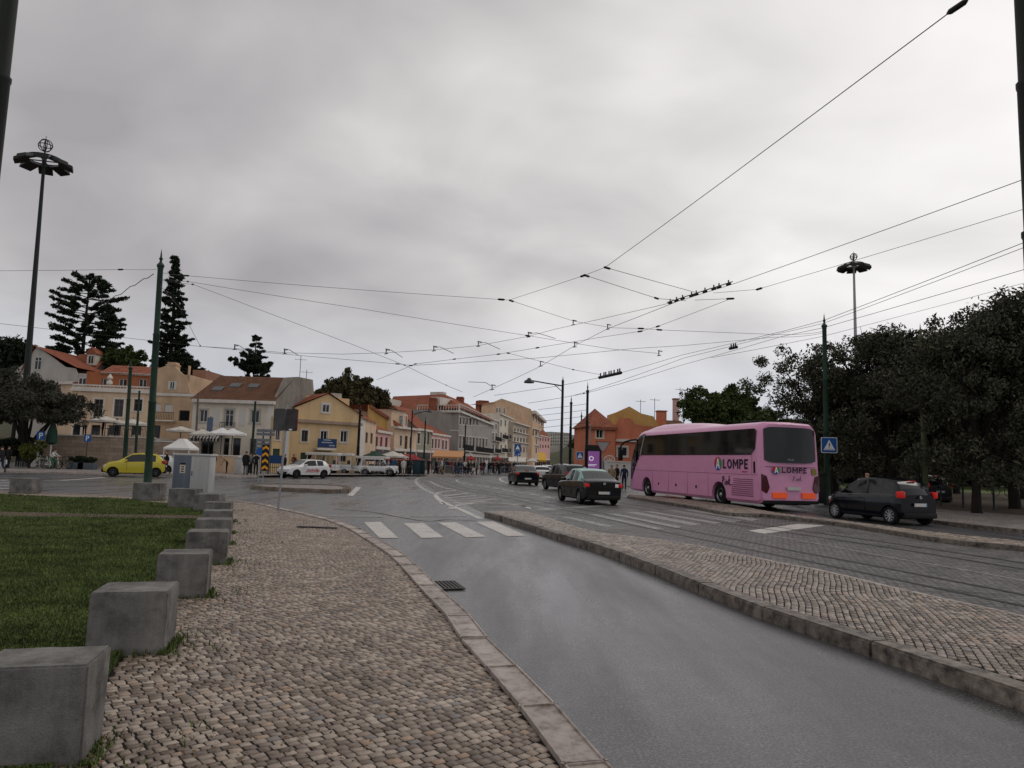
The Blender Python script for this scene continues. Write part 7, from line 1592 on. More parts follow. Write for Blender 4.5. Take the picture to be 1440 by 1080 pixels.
F2 = Fac(at(504.3, D - 1), at(527, D + 9)); zt2 = F2.uz(515, 590)[1]; hs = [F2.rect(514, 608, 517.3, 623), F2.rect(521, 609, 524, 624)]; wall_panel(t, F2, 0, F2.W, 0.1, zt2, W_CREAM, hs, 'side_wall'); [window(t, F2, h, M_FRB, 'p') for h in hs]
fpoly(t, F2, 'side_roof', T_RED, [(0, -0.3, zt2), (F2.W, -0.3, zt2), (F2.W, 4, zt2 + 2.0), (0, 4, zt2 + 2.0)], [(0, 1, 2, 3)]); b = MB(); b.box(0.0, F2.W * 0.28, -0.04, -0.003, 0.1, zt2); local(b.build('pale_pilaster', W_TRIM), t, F2)
t, F = simple_building('narrow yellow house part with white pilasters left of the yellow gabled house', at(381.5, 65.7), at(406.7, 67), 0.1, zz(395, 585, 66), 3, W_YEL, [(387.5, 605, 394, 619, 'w', M_FRW, W_TRIM), (383.5, 631, 393.5, 645, 'shut', M_FRG)]); r = F.rect(398, 600, 405, 640); fbox(t, F, 'white_pilaster', W_SHUT, (r[0], r[2], -0.08, -0.003, 0.1, zz(395, 585, 66) - 0.3))
# ---- street row
def row(label, x0, D0, x1, D1, pyt, m, wins, depth=8, roof=None, ridge=None, **k):
    a, b_ = at(x0, D0), at(x1, D1); F_ = Fac(a, b_); zt = F_.uz(x0 + (x1 - x0) * 0.5, pyt)[1]; t, F = simple_building(label, a, b_, 0.1, zt, depth, m, wins, **k)
    if D0 < 240:
        n_ = max(1, int(F.W / 3.2)); w_ = F.W / n_
        for i_ in range(n_): q_ = fbox(t, F, 'shop_front', M_IRON, (i_ * w_ + 0.3, (i_ + 1) * w_ - 0.3, -0.05, -0.003, 0.12, 2.75)); g_ = MB(); g_.box(i_ * w_ + 0.45, (i_ + 1) * w_ - 0.45, -0.07, -0.052, 0.8, 2.3); local(g_.build('shop_window', M_WIN), t, F)
        fbox(t, F, 'fascia', W_TRIM, (0.1, F.W - 0.1, -0.09, -0.003, 2.8, 3.15))
    if roof: zr = zt + ridge; gable_side_roof(t, F, 0, F.W, zt, zr, 0, depth, roof, 0.15)
    return t, F
row('pink house with three tall windows and red eaves next to the yellow gabled house', 527.3, 86, 547.5, 93, 606, W_PINK, [(528.5, 614, 531.5, 628.5, 'w', M_FRB), (534.7, 614.5, 537.7, 628.5, 'w', M_FRB), (541.7, 615, 545, 629.5, 'w', M_FRB)], roof=T_RED, ridge=1.8)
t, F = row('mustard yellow house wall with a long sloping red tiled verge above the pink house', 515, 97, 561, 101, 602, W_MUST, [], depth=9, cornice=0)
p0, p1 = F.uz(515, 569), F.uz(561, 599); wall_panel(t, F, 0, F.W, F.uz(538, 602)[1], F.uz(538, 602)[1] + 0.01, W_MUST, [], 'gable', top=[(0, F.uz(538, 602)[1] + .01), (F.W, F.uz(538, 602)[1] + .01), (F.W, p1[1]), (0, p0[1])]); fpoly(t, F, 'roof', T_RED, [(0, -0.25, p0[1] + 0.1), (F.W + 0.3, -0.25, p1[1]), (F.W + 0.3, 5, p1[1]), (0, 5, p0[1] + 0.1), (0, -0.25, p0[1] - 0.35), (F.W + 0.3, -0.25, p1[1] - 0.45)], [(0, 1, 2, 3), (0, 1, 5, 4)])
b = MB(); r = F.rect(547, 621.5, 554, 630.5); b.box(r[0], r[2], -0.4, -0.2, r[1], r[3]); so_ = local(b.build('red_hanging_sign', M_RED), t, F)
t, F = row('cream house with an attic window, pale cornice and red roof beyond the mustard wall', 553, 99, 585, 106, 601, W_CREAM, [(562.3, 612.5, 565.3, 627, 'w', M_FRB, W_TRIM), (569, 613, 573, 634, 'w', M_FRB), (576, 614, 578, 630, 'w', M_FRB)], depth=8, cornice=0.6)
zt = F.uz(569, 601)[1]; fbox(t, F, 'attic', W_CREAM, (0, F.W * 0.62, 0.6, 7, zt, F.uz(560, 576)[1])); window(t, F, F.rect(567, 584.5, 572, 599.5), M_FRW, 'w', W_TRIM, 0.55); uu = F.uz(573, 600)[0]; fpoly(t, F, 'roof', T_RED, [(uu, 0.2, zt), (F.W, 0.2, zt), (uu, 4, F.uz(575, 582)[1]), (F.W, 4, zt + 1), (0, 0.3, F.uz(545, 575)[1] + 0.0), (uu, 0.3, F.uz(545, 577)[1])], [(0, 1, 3, 2)]); fpoly(t, F, 'attic_roof', T_RED, [(-0.3, 0.3, F.uz(560, 576)[1]), (F.W * 0.66, 0.3, F.uz(560, 576)[1]), (F.W * 0.6, 3.5, F.uz(560, 572)[1]), (-0.3, 3.5, F.uz(560, 572)[1])], [(0, 1, 2, 3)])
row('grey green narrow house with tall windows left of the small pink house', 585.3, 106, 605, 113, 603.5, W_GRN, [(587, 609, 590.5, 624, 'w', M_FRB, W_TRIM), (596, 609, 599, 625, 'w', M_FRB, W_TRIM), (601, 609, 603.5, 625, 'w', M_FRB)], roof=T_RED, ridge=3.4)
row('small pink house with five tall windows before the grey stone building', 605.3, 113, 631, 124, 610.5, W_PINK, [(607, 617, 609.5, 630.5, 'w', M_FRB, W_TRIM), (611.5, 617, 614, 630.5, 'w', M_FRB, W_TRIM), (616, 617.5, 618.3, 630.5, 'w', M_FRB, W_TRIM), (621.5, 619, 624, 632, 'w', M_FRB, W_TRIM), (626, 619.5, 628.5, 632, 'w', M_FRB, W_TRIM)], roof=T_RED, ridge=1.9)
# grey stone building
D = 126; a, b_ = at(583, D + 3), at(643, D); t, F = simple_building('big grey stone building with a balustrade and hipped red roof mid row', a, b_, 0.1, F.uz(600, 578)[1] if False else Fac(a, b_).uz(613, 578)[1], 0.5, W_GREY, [(624, 584.5, 632, 594.5, 'w', M_FRW, W_TRIM), (584, 584, 590.5, 591, 'w', M_FRW, W_TRIM)], name='stone_building', cat='building', cornice=0.5)
zt = F.uz(613, 578)[1]; balustrade(t, F, 0, F.W, 0.1, zt + 0.03, F.uz(613, 569)[1], W_TRIM, 0.5); fbox(t, F, 'band', W_TRIM, (0, F.W, -0.1, -0.003, F.uz(620, 606)[1], F.uz(620, 604.5)[1]))
F2 = Fac(at(643.3, D), at(690.5, 168)); z2 = F2.uz(643.5, 577)[1]; ws = []
for k in range(9):
    x = 645.5 + k * 4.9 - k * k * 0.03; w_ = 3.1 - k * 0.08; ws.append((x, 586.5 + k * 0.5, x + w_, 597 + k * 0.25)); ws.append((x, 613 + k * 0.5, x + w_, 631 - k * 0.3))
hs = [F2.rect(*w) for w in ws]; wall_panel(t, F2, 0, F2.W, 0.1, z2, W_GREY, hs, 'side_wall'); [window(t, F2, h, M_FRW if i % 3 else M_FRB, 'w', W_TRIM) for i, h in enumerate(hs)]
fbox(t, F2, 'side_core', W_GREY, (0.3, F2.W, 0.225, 9, 0.1, z2)); balustrade(t, F2, 0, F2.W, 0.1, z2 + 0.03, z2 + 1.35, W_TRIM, 0.7); fbox(t, F2, 'side_cornice', W_TRIM, (0, F2.W, -0.5, -0.003, z2 - 0.3, z2 + 0.02)); zb_ = F2.uz(645, 633)[1]; balcony(t, F2, 1.0, F2.W * 0.28, zb_, M_IRON, 0.9, 1.1); balcony(t, F2, F2.W * 0.34, F2.W * 0.95, zb_, M_IRON, 0.9, 1.1)
za = F2.uz(645, 636.5)[1]; fbox(t, F2, 'ground_floor_band', W_TRIM, (0, F2.W, -0.2, -0.003, F2.uz(645, 641)[1], za))
for k in range(10): u = F2.W * (0.03 + k * 0.095); b = MB(); b.prism([(u, 0.1), (u + 2.4, 0.1), (u + 2.4, 2.3)] + [(u + 1.2 + 1.2 * math.cos(rad(q)), 2.3 + 0.9 * math.sin(rad(q))) for q in range(20, 180, 20)] + [(u, 2.3)], -0.03, -0.003, 'y'); local(b.build('dark_arch', M_IRON), t, F2)
# hipped roof
zr0 = zt + 0.6; zr1 = zz(600, 553, D + 9); c = [at(540, D + 12), at(646, D + 1), at(692, 165), at(640, 178)]; rg = [at(549, D + 18), at(621, D + 10), at(655, 150)]
FI = Fac(a, b_); RM = MB(); vs = [(c[0].x, c[0].y, zr0), (c[1].x, c[1].y, zr0), (c[2].x, c[2].y, zr0), (rg[0].x, rg[0].y, zr1), (rg[1].x, rg[1].y, zr1), (rg[2].x, rg[2].y, zr1 - 0.6), (c[2].x - 14, c[2].y, zr0), (c[0].x, c[0].y + 20, zr0)]
RM.add(vs, [(0, 1, 4, 3), (1, 2, 5, 4), (0, 3, 7), (2, 6, 5), (3, 4, 5, 6, 7)]); o = RM.build('roof', T_RED); o.parent = t; o.matrix_basis = (Matrix.Translation(t.location) @ Matrix.Rotation(t.rotation_euler.z, 4, 'Z')).inverted()
fbox(t, F, 'roof_wall', W_GREY, (F.uz(546, 575)[0], 0, 4, 8, 0.1, zt + 0.6)); r = F.rect(603, 557.5, 616, 569); fbox(t, F, 'dormer', W_TRIM, (r[0], r[2], 0.8, 6, r[1], r[3])); window(t, F, (r[0] + .5, r[1] + .3, r[2] - .5, r[3] - .2), M_FRW, 'w', None, 0.76)
r = F.rect(528.5, 559, 538, 568); fbox(t, F, 'dormer', W_TRIM, (r[0], r[2], 3.0, 7, r[1] - 0.3, r[3])); window(t, F, (r[0] + .35, r[1] + .2, r[2] - .35, r[3] - .2), M_FRB, 'p', None, 2.96)
r = F.rect(573, 548.5, 592, 553.5); fbox(t, F, 'chimney', W_TRIM, (r[0], r[2], 9, 10.5, r[1] - 1.2, r[3] + 0.6)); r = F.rect(664.5, 558, 672, 566)
chim(t, F2, F2.uz(668, 560)[0], 3, z2, F2.uz(668, 561)[1], 1.4, T_RED); chim(t, F2, F2.uz(648, 560)[0], 5, z2, F2.uz(648, 563)[1], 1.3, T_RED)
# next ones along the street
def blockwins(F, x0, x1, n, rows, w):
    o = []
    for (ya0, ya1, yb0, yb1) in rows:
        for k in range(n):
            s = (k + 0.5) / n; x = x0 + (x1 - x0) * s; o.append((x - w / 2, ya0 + (ya1 - ya0) * s, x + w / 2, yb0 + (yb1 - yb0) * s))
    return o
t, F = row('narrow light grey building with balconies right of the grey stone building', 690.7, 168, 700.5, 178, 590, W_LGREY, [(692.3, 596, 694.3, 604), (696.5, 596.5, 698.5, 604), (692.3, 609, 694.5, 619), (696.5, 609, 698.7, 619), (692.3, 625, 694.5, 636), (696.5, 625, 698.7, 636)], name='town_house', cat='building', surround=W_TRIM); 
for y in (620, 637): balcony(t, F, 0.3, F.W - 0.3, F.uz(695, y)[1], M_IRON, 0.8, 1.0)
t, F = row('white narrow town house with three columns of windows in front of the tan gable', 700.8, 176, 720, 198, 584.5, W_WHITE, blockwins(None, 701.5, 720, 3, [(590, 592, 599, 600), (608, 609, 616, 616.5), (625.5, 626, 635, 635)], 2.2), name='town_house', cat='building', surround=W_TRIM, cornice=0.5)
for y in (617, 636): balcony(t, F, 0.5, F.W * 0.45, F.uz(706, y)[1], M_IRON, 0.8, 1.0); balcony(t, F, F.W * 0.55, F.W - 0.5, F.uz(714, y)[1], M_IRON, 0.8, 1.0)
# tan gable
a, b_ = at(675, 205), at(747, 212); F = Fac(a, b_); zb0 = F.uz(711, 590)[1]; t, F = simple_building('large tan building with a broad bare gable rising above the street row', a, b_, 0.1, zb0, 20, W_TAN, [], name='apartment_building', cat='building', cornice=0)
top = [(0, zb0 + .02), (F.W, zb0 + .02), F.uz(747, 575.5), F.uz(728, 568), F.uz(705.5, 560.5), F.uz(695, 565), F.uz(675, 568)]; wall_panel(t, F, 0, F.W, zb0, zb0 + 0.02, W_TAN, [], 'gable', top=[(min(F.W, max(0, u)), z) for u, z in top])
for w in ((697.5, 573, 700, 580), (701.5, 573, 704, 580), (708, 573.5, 710.3, 582)): window(t, F, F.rect(*w), M_FRW, 'w', W_TRIM, -0.02)
rf = F.uz(675, 568); fpoly(t, F, 'roof', T_RED, [(-0.5, -0.5, F.uz(675, 569)[1]), (F.uz(695, 566)[0], -0.5, F.uz(695, 566)[1]), (F.uz(695, 566)[0], 9, F.uz(695, 563)[1]), (-0.5, 9, F.uz(675, 567)[1])], [(0, 1, 2, 3)]); chim(t, F, F.uz(686, 562)[0], 4, zb0, F.uz(686, 564)[1], 3.0, T_RED)
F2 = Fac(at(747.2, 212), at(763.5, 262)); z2 = F2.uz(755, 583)[1]; ws = blockwins(None, 748, 763, 4, [(582, 592, 590, 600), (603, 608, 612, 616)], 2.0); hs = [F2.rect(*w) for w in ws]; wall_panel(t, F2, 0, F2.W, 0.1, z2, W_TAN, hs, 'side_wall'); [window(t, F2, h, M_FRB, 'p') for h in hs]; fbox(t, F2, 'side_cornice', W_TRIM, (0, F2.W, -1.0, -0.003, z2 - 0.8, z2 + 0.1)); fbox(t, F2, 'side_core', W_TAN, (0.3, F2.W, 0.225, 9, 0.1, z2))
t, F = row('cream building with long rows of windows lower right of the tan gable', 720.3, 190, 757, 232, 598.5, wallmat('greyish_cream', (0.468, 0.416, 0.351)), blockwins(None, 722, 756, 8, [(602, 607, 609, 613), (614.5, 618, 622, 625), (628, 630, 636, 637)], 2.0), name='apartment_building', cat='building', surround=None, cornice=0.8, frame=M_FRB)
for y in (611, 624): fbox(t, F, 'ledge', W_TRIM, (0, F.W, -0.5, -0.003, F.uz(738, y)[1], F.uz(738, y - 1)[1]))
t, F = row('pink and red roofed house beyond the cream building at the end of the row', 757.3, 235, 773, 255, 613, W_PINK, blockwins(None, 758, 773, 4, [(616, 617, 620, 621), (625, 626, 630, 630)], 1.6), roof=T_RED, ridge=4.0, frame=M_FRB)
t, F = row('distant grey beige apartment block at the end of the street', 773, 420, 803, 430, 608, W_LGREY, blockwins(None, 774, 802, 9, [(610.5, 610.5, 613, 613), (615, 615, 617.5, 617.5), (619.5, 619.5, 622, 622), (624, 624, 626.5, 626.5)], 1.3), name='apartment_building', cat='building', depth=20, frame=M_FRB)
t, F = row('distant pale blue roofed building on the slope behind the dark poles', 806, 440, 826, 445, 612, wallmat('pale_blue_render', (0.363, 0.428, 0.468)), [(808, 614, 812, 617), (815, 614, 819, 617)], name='apartment_building', cat='building', depth=20, frame=M_FRB)
t, F = row('long white distant terrace of houses on the horizon above the green hill', 826, 470, 905, 480, 607, W_LGREY, blockwins(None, 827, 904, 16, [(609, 611, 612, 614)], 1.5), name='apartment_building', cat='building', depth=20, frame=M_FRB)
# far hills (behind everything)
hl = [[(at(px, D_).x, D_, max(0, zz(px, py, D_) * k)) for px, py in ((600, 650), (700, 648), (760, 642), (785, 636), (800, 628), (815, 620), (840, 616), (900, 618), (960, 640), (1100, 650))] for D_, k in ((300, 0.0), (330, 0.7), (360, 1.0), (400, 1.0), (460, 0.8))]
hill('wooded_hill', hl, M_HILL, 5, 1.0)
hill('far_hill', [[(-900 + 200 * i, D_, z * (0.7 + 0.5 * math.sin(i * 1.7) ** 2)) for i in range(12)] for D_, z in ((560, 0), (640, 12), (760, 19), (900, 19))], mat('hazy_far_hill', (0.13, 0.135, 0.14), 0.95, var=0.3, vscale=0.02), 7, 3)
hw = make_tree('shrub_mass', 'band of dark green trees covering the slope behind the poles', 'trees', (at(845, 300).x, 300, 2), 17, 6.5, 6.0, 2, 0.4, 420, 60, 0.8, M_LG, 91, ry=10, low=-0.9); hw['kind'] = 'stuff'
# ---- right: red house with pyramid roof
D = 74; a, b_ = at(829.5, D), at(865, D + 0.5); zt = zz(848, 600.5, D)
t, F = simple_building('salmon red house with a pointed red pyramid roof left of the coach', a, b_, 0.1, zt, 6.2, W_RED, [(838.5, 604, 848, 616, 'w', M_FRW, W_CREAM)], trim=T_RED, cornice=0.3, name='tower_house')
ap = zz(846.5, 574.5, D + 3); fpoly(t, F, 'roof', T_RED, [(-0.3, -0.3, zt), (F.W + 0.2, -0.3, zt), (F.W + 0.2, 6.4, zt), (-0.3, 6.4, zt), (F.W / 2, 3, ap)], [(0, 1, 4), (1, 2, 4), (2, 3, 4), (3, 0, 4)])
F2 = Fac(at(865.3, D + 1), at(925, D + 1)); zt2 = F2.uz(880, 618)[1]; hs = [F2.rect(868.5, 629, 882, 641.5)]; wall_panel(t, F2, 0, F2.W, 0.1, zt2, W_RED, hs, 'side_wall'); window(t, F2, hs[0], M_FRW, 'w', W_TRIM)
fbox(t, F2, 'ledge', W_TRIM, (0, F2.W, -0.3, -0.003, zt2 - 0.25, zt2 + 0.02)); q = [F2.uz(x, y) for x, y in ((925, 600), (906, 599), (893, 596), (886, 588), (871, 588), (867, 596))]; wall_panel(t, F2, 0, F2.W, zt2, zt2 + 0.02, W_RED, [], 'parapet', top=[(0, zt2 + .02), (F2.W, zt2 + .02)] + [(min(F2.W, max(0, u)), z) for u, z in q] + [(0, q[-1][1])])
fbox(t, F2, 'side_core', W_RED, (0, F2.W, 0.225, 5, 0.1, zt2)); ah = F2.rect(850, 640, 864, 648)
hm = MB(); n = 12; fw = Fac(at(849, 66), at(865, 66)); r0 = fw.W / 2; 
tt_ = thing('fan_window_kiosk', 'low blue grey kiosk with a white half round fan window beside the red house', 'kiosk', (fw.A.x, fw.A.y, 0), fw.rz); fbox(tt_, fw, 'body', mat('kiosk_blue_grey', (0.10, 0.12, 0.16), 0.6), (0, fw.W, 0, 1.5, 0, fw.uz(857, 648)[1]))
zc_ = fw.uz(857, 648)[1]; hm.tube([(r0 + r0 * 0.95 * math.cos(rad(180 * k / n)), 0.05, zc_ + 0.02 + r0 * 0.85 * math.sin(rad(180 * k / n))) for k in range(n + 1)], 0.05, 6); [hm.tube([(r0, 0.05, zc_), (r0 + r0 * 0.9 * math.cos(rad(q)), 0.05, zc_ + r0 * 0.8 * math.sin(rad(q)))], 0.035, 5) for q in (45, 90, 135)]; hm.bar((0, 0.05, zc_ + 0.03), (fw.W, 0.05, zc_ + 0.03), 0.07); local(hm.build('fan_window', M_FRW), tt_, fw)
a, b_ = at(853, D + 9), at(925, D + 9); t, F = simple_building('mustard house with a low pitched gable behind the red house', a, b_, 0.1, Fac(a, b_).uz(885, 596)[1], 7, W_MUST, [], cornice=0, name='house')
zb0 = F.uz(885, 596)[1]; top = [(0, zb0 + .02), (F.W, zb0 + .02), F.uz(919, 585.5), F.uz(902, 581.5), F.uz(885, 571.5), F.uz(866, 580), F.uz(853, 584)]; wall_panel(t, F, 0, F.W, zb0, zb0 + .02, W_MUST, [], 'gable', top=[(min(F.W, max(0, u)), z) for u, z in top])
for (x0, x1, y0, y1, m_, lb, D2) in ((924.5, 937, 577, 620, W_RED, 'square red brick chimney behind the front of the coach', 86), (947, 954.5, 560, 620, W_PINK, 'tall slim pink chimney left of the green trees behind the coach', 92)):
    F = Fac(at(x0, D2), at(x1, D2)); t = thing('chimney_stack', lb, 'chimney', (F.A.x, F.A.y, 0), F.rz); fbox(t, F, 'shaft', m_, (0, F.W, 0, F.W, 0, F.uz(x0, y0 + 1.5)[1])); fbox(t, F, 'cap', T_RED, (-0.08, F.W + 0.08, -0.08, F.W + 0.08, F.uz(x0, y0 + 1.5)[1] + 0.001, F.uz(x0, y0)[1]))
t, F = simple_building('low red tiled roofs behind the coach between the chimneys', at(905, 88), at(965, 88), 0.1, zz(935, 597, 88), 8, W_RED, [], cornice=0); gable_side_roof(t, F, 0, F.W, zz(935, 597, 88), zz(935, 588, 88), 0, 8, T_BRN, 0.2)
F = Fac(at(853, 60), at(905, 62)); t = thing('white_wall', 'low white wall behind the people left of the coach', 'wall', (F.A.x, F.A.y, 0), F.rz); fbox(t, F, 'wall', W_SHUT, (0, F.W, 0, 0.3, 0, F.uz(870, 650)[1])); fbox(t, F, 'coping', W_TRIM, (0, F.W, -0.05, 0.35, F.uz(870, 650)[1] + 0.001, F.uz(870, 650)[1] + 0.08))
# roof aerials
for k, (px, y0, y1, D2, lb) in enumerate(((900, 588, 562, 90, 'leftmost thin roof aerial behind the red house'), (920, 585, 560, 90, 'thin roof aerial left of the square brick chimney'), (956, 575, 545, 94, 'thin roof aerial beside the slim pink chimney'), (414.5, 555, 500, 82, 'tall thin roof aerial above the grey gable wall of the cream house'), (424, 553, 520, 84, 'smaller roof aerial right of the tall one above the grey gable'))):
    p = at(px, D2); t = thing('roof_aerial', lb, 'aerial', (p.x, p.y, zz(px, y0, D2)), 0.3); h = zz(px, y1, D2) - zz(px, y0, D2); b = MB(); b.tube([(0, 0, -1), (0, 0, h)], 0.035, 5); b.build('mast', M_DKGREY, t); b = MB(); b.bar((-0.7, 0, h * 0.9), (0.7, 0, h * 0.9), 0.03)
    for q in range(6): b.bar((-0.6 + q * 0.24, -0.25, h * 0.9 + 0.02), (-0.6 + q * 0.24, 0.25, h * 0.9 + 0.02), 0.02)
    b.build('antenna', M_DKGREY, t)
# ================================================================ people
SKIN = mat('skin', (0.42, 0.24, 0.17), 0.6); SHOE = mat('dark_shoes', (0.02, 0.018, 0.016), 0.6)
CL = {k: mat('cloth_' + k, c, 0.85, var=0.25, vscale=9, bump=0.3, bscale=30) for k, c in dict(black=(0.012, 0.012, 0.014), navy=(0.015, 0.022, 0.05), grey=(0.14, 0.14, 0.145), white=(0.5, 0.49, 0.47), red=(0.24, 0.025, 0.03), blue=(0.03, 0.08, 0.18), tan=(0.28, 0.20, 0.13), olive=(0.06, 0.065, 0.035), maroon=(0.09, 0.02, 0.025), green=(0.03, 0.10, 0.05), jeans=(0.045, 0.07, 0.13), pink=(0.42, 0.2, 0.22)).items()}
HAIR = {k: mat('hair_' + k, c, 0.7) for k, c in dict(dark=(0.015, 0.011, 0.009), brown=(0.06, 0.035, 0.02), fair=(0.22, 0.15, 0.08), grey=(0.3, 0.29, 0.28)).items()}
BASE = dict(pel=(0, 0, .95), sp=(0, 0, 1.15), ch=(0, 0, 1.36), nk=(0.01, 0, 1.49), hd=(0.03, 0, 1.575), ht=(0.035, 0, 1.66),
            sl=(0, .18, 1.41), el=(-.03, .235, 1.14), wl=(.05, .24, .90), sr=(0, -.18, 1.41), er=(-.03, -.235, 1.14), wr=(.05, -.24, .90),
            hl=(0, .09, .90), kl=(.03, .10, .50), al=(0, .10, .09), tl=(.15, .11, .04), hr=(0, -.09, .90), kr=(.03, -.10, .50), ar=(0, -.10, .09), tr=(.15, -.11, .04))
POSES = dict(stand={}, walk=dict(kl=(.22, .09, .54), al=(.30, .09, .12), tl=(.44, .10, .10), kr=(-.02, -.09, .50), ar=(-.30, -.09, .16), tr=(-.17, -.10, .05), el=(-.16, .23, 1.17), wl=(-.14, .25, .93), er=(.08, -.23, 1.15), wr=(.24, -.21, .98)),
             phone=dict(el=(.03, .23, 1.15), wl=(.24, .10, 1.22), er=(.03, -.23, 1.15), wr=(.24, -.10, 1.20), hd=(.05, 0, 1.57), ht=(.08, 0, 1.65), kl=(.05, .12, .5), al=(.02, .15, .09), tl=(.17, .17, .04)),
             bag=dict(er=(-.05, -.25, 1.13), wr=(0, -.26, .88), kr=(.10, -.09, .5), ar=(.12, -.10, .09), tr=(.27, -.11, .04)),
             bend=dict(sp=(.08, 0, 1.10), ch=(.26, 0, 1.24), nk=(.36, 0, 1.32), hd=(.43, 0, 1.36), ht=(.50, 0, 1.42), sl=(.27, .18, 1.27), sr=(.27, -.18, 1.27), el=(.33, .22, 1.02), wl=(.42, .18, .82), er=(.33, -.22, 1.02), wr=(.42, -.18, .82)),
             ride=dict(pel=(0, 0, .85), sp=(.06, 0, 1.03), ch=(.18, 0, 1.22), nk=(.24, 0, 1.34), hd=(.28, 0, 1.42), ht=(.30, 0, 1.50), sl=(.18, .18, 1.25), sr=(.18, -.18, 1.25), el=(.34, .24, 1.05), wl=(.55, .22, 1.0), er=(.34, -.24, 1.05), wr=(.55, -.22, 1.0), hl=(.02, .09, .80), hr=(.02, -.09, .80), kl=(.36, .12, .66), al=(.24, .14, .26), tl=(.38, .15, .22), kr=(.28, -.12, .45), ar=(.08, -.16, .09), tr=(.22, -.17, .04)))
BON = [('pel', 'sp', 2), ('sp', 'ch', 2), ('ch', 'nk', 2), ('nk', 'hd', 0), ('hd', 'ht', 0), ('ch', 'sl', 2), ('sl', 'el', 2), ('el', 'wl', 2), ('ch', 'sr', 2), ('sr', 'er', 2), ('er', 'wr', 2), ('pel', 'hl', 3), ('hl', 'kl', 3), ('kl', 'al', 3), ('al', 'tl', 4), ('pel', 'hr', 3), ('hr', 'kr', 3), ('kr', 'ar', 3), ('ar', 'tr', 4)]
RAD = dict(pel=(.155, .115), sp=(.145, .105), ch=(.165, .12), nk=(.055, .058), hd=(.078, .088), ht=(.074, .085), sl=(.068, .068), el=(.052, .052), wl=(.032, .036), hl=(.095, .095), kl=(.066, .066), al=(.046, .05), tl=(.042, .034))
def body_mesh(pose):
    J = dict(BASE); J.update(POSES[pose]); names = list(J); idx = {n: i for i, n in enumerate(names)}
    me = bpy.data.meshes.new('body'); me.from_pydata([J[n] for n in names], [(idx[a], idx[b]) for a, b, _ in BON], []); o = bpy.data.objects.new('body', me); COL.objects.link(o)
    md = o.modifiers.new('skin', 'SKIN'); md.use_smooth_shade = True; md.branch_smoothing = 0.3
    for n in names:
        r = RAD.get(n) or RAD[n[0] + 'l']; sv = me.skin_vertices[0].data[idx[n]]; sv.radius = r; sv.use_root = (n == 'pel')
    ss = o.modifiers.new('sub', 'SUBSURF'); ss.levels = 1; ss.render_levels = 1
    m2 = evaluated(o); bpy.data.objects.remove(o)
    # hands: palm, four unequal bent fingers and a thumb as chains joined into the same mesh
    mb = MB(); mb.v = [tuple(v.co) for v in m2.vertices]; mb.f = [tuple(p.vertices) for p in m2.polygons]; mb.mi = []
    segs = [(Vector(J[a]), Vector(J[b]), k) for a, b, k in BON]
    for p in m2.polygons:
        c = p.center; best = min(segs, key=lambda s: (lambda t: (c - (s[0] + (s[1] - s[0]) * t)).length)(max(0, min(1, (c - s[0]).dot(s[1] - s[0]) / max(1e-6, (s[1] - s[0]).length_squared))))); k = best[2]
        mb.mi.append(k)
    mb.cur = 0
    for s, (e, w) in ((1, ('el', 'wl')), (-1, ('er', 'wr'))):
        a, b = Vector(J[e]), Vector(J[w]); d = (b - a).normalized(); y = Vector((0, s, 0)); q = d.cross(y).normalized()
        mb.tube([b - d * .02, b + d * .04, b + d * .09], [.026, .034, .030], 8)
        for i, l in enumerate((.062, .072, .068, .052)):
            o_ = q * (.026 - .017 * i); p0 = b + d * .085 + o_; p1 = p0 + d * l * .55 - y * .006; p2 = p1 + d * l * .4 - y * .022; mb.tube([p0, p1, p2], [.0088, .008, .0065], 5)
        mb.tube([b + d * .03 + q * .028, b + d * .06 + q * .052 - y * .01, b + d * .09 + q * .055 - y * .02], [.011, .0095, .007], 5)
    # face: nose, ears, brow
    h = Vector(J['hd']).lerp(Vector(J['ht']), .35); u = (Vector(J['ht']) - Vector(J['hd'])).normalized(); f = Vector((u.z, 0, -u.x))
    mb.tube([h + f * .078 + u * .03, h + f * .106 - u * .008, h + f * .085 - u * .016], [.008, .014, .006], 6)
    for s in (1, -1): mb.sphere(tuple(h + Vector((0, s * .082, 0))), (.018, .010, .028), 6, 5)
    mb.cur = 1
    for s in (1, -1): mb.sphere(tuple(h + f * .082 + u * .022 + Vector((0, s * .03, 0))), .009, 6, 4)
    mb.tube([h + f * .086 - u * .045 + Vector((0, -.02, 0)), h + f * .09 - u * .046, h + f * .086 - u * .045 + Vector((0, .02, 0))], .005, 5)
    me = bpy.data.meshes.new('body'); me.from_pydata(mb.v, [], mb.f)
    for m in (SKIN, HAIR['dark'], CL['black'], CL['jeans'], SHOE): me.materials.append(m)
    me.polygons.foreach_set('material_index', mb.mi); me.polygons.foreach_set('use_smooth', [True] * len(me.polygons)); me.update()
    # hair cap
    hb = MB(); bm = bmesh.new(); bmesh.ops.create_uvsphere(bm, u_segments=12, v_segments=8, radius=1)
    for v in list(bm.verts):
        if v.co.z < -0.35 or (v.co.x > 0.45 and v.co.z < 0.45): bm.verts.remove(v)
    for v in bm.verts: v.co = h + f * (v.co.x * .104 - .012) + Vector((0, v.co.y * .094, 0)) + u * (v.co.z * .112 + .02)
    hb.bm(bm); hm = hb.mesh('hair', HAIR['dark'], 60)
    return me, hm, J
BM_ = {k: body_mesh(k) for k in POSES}
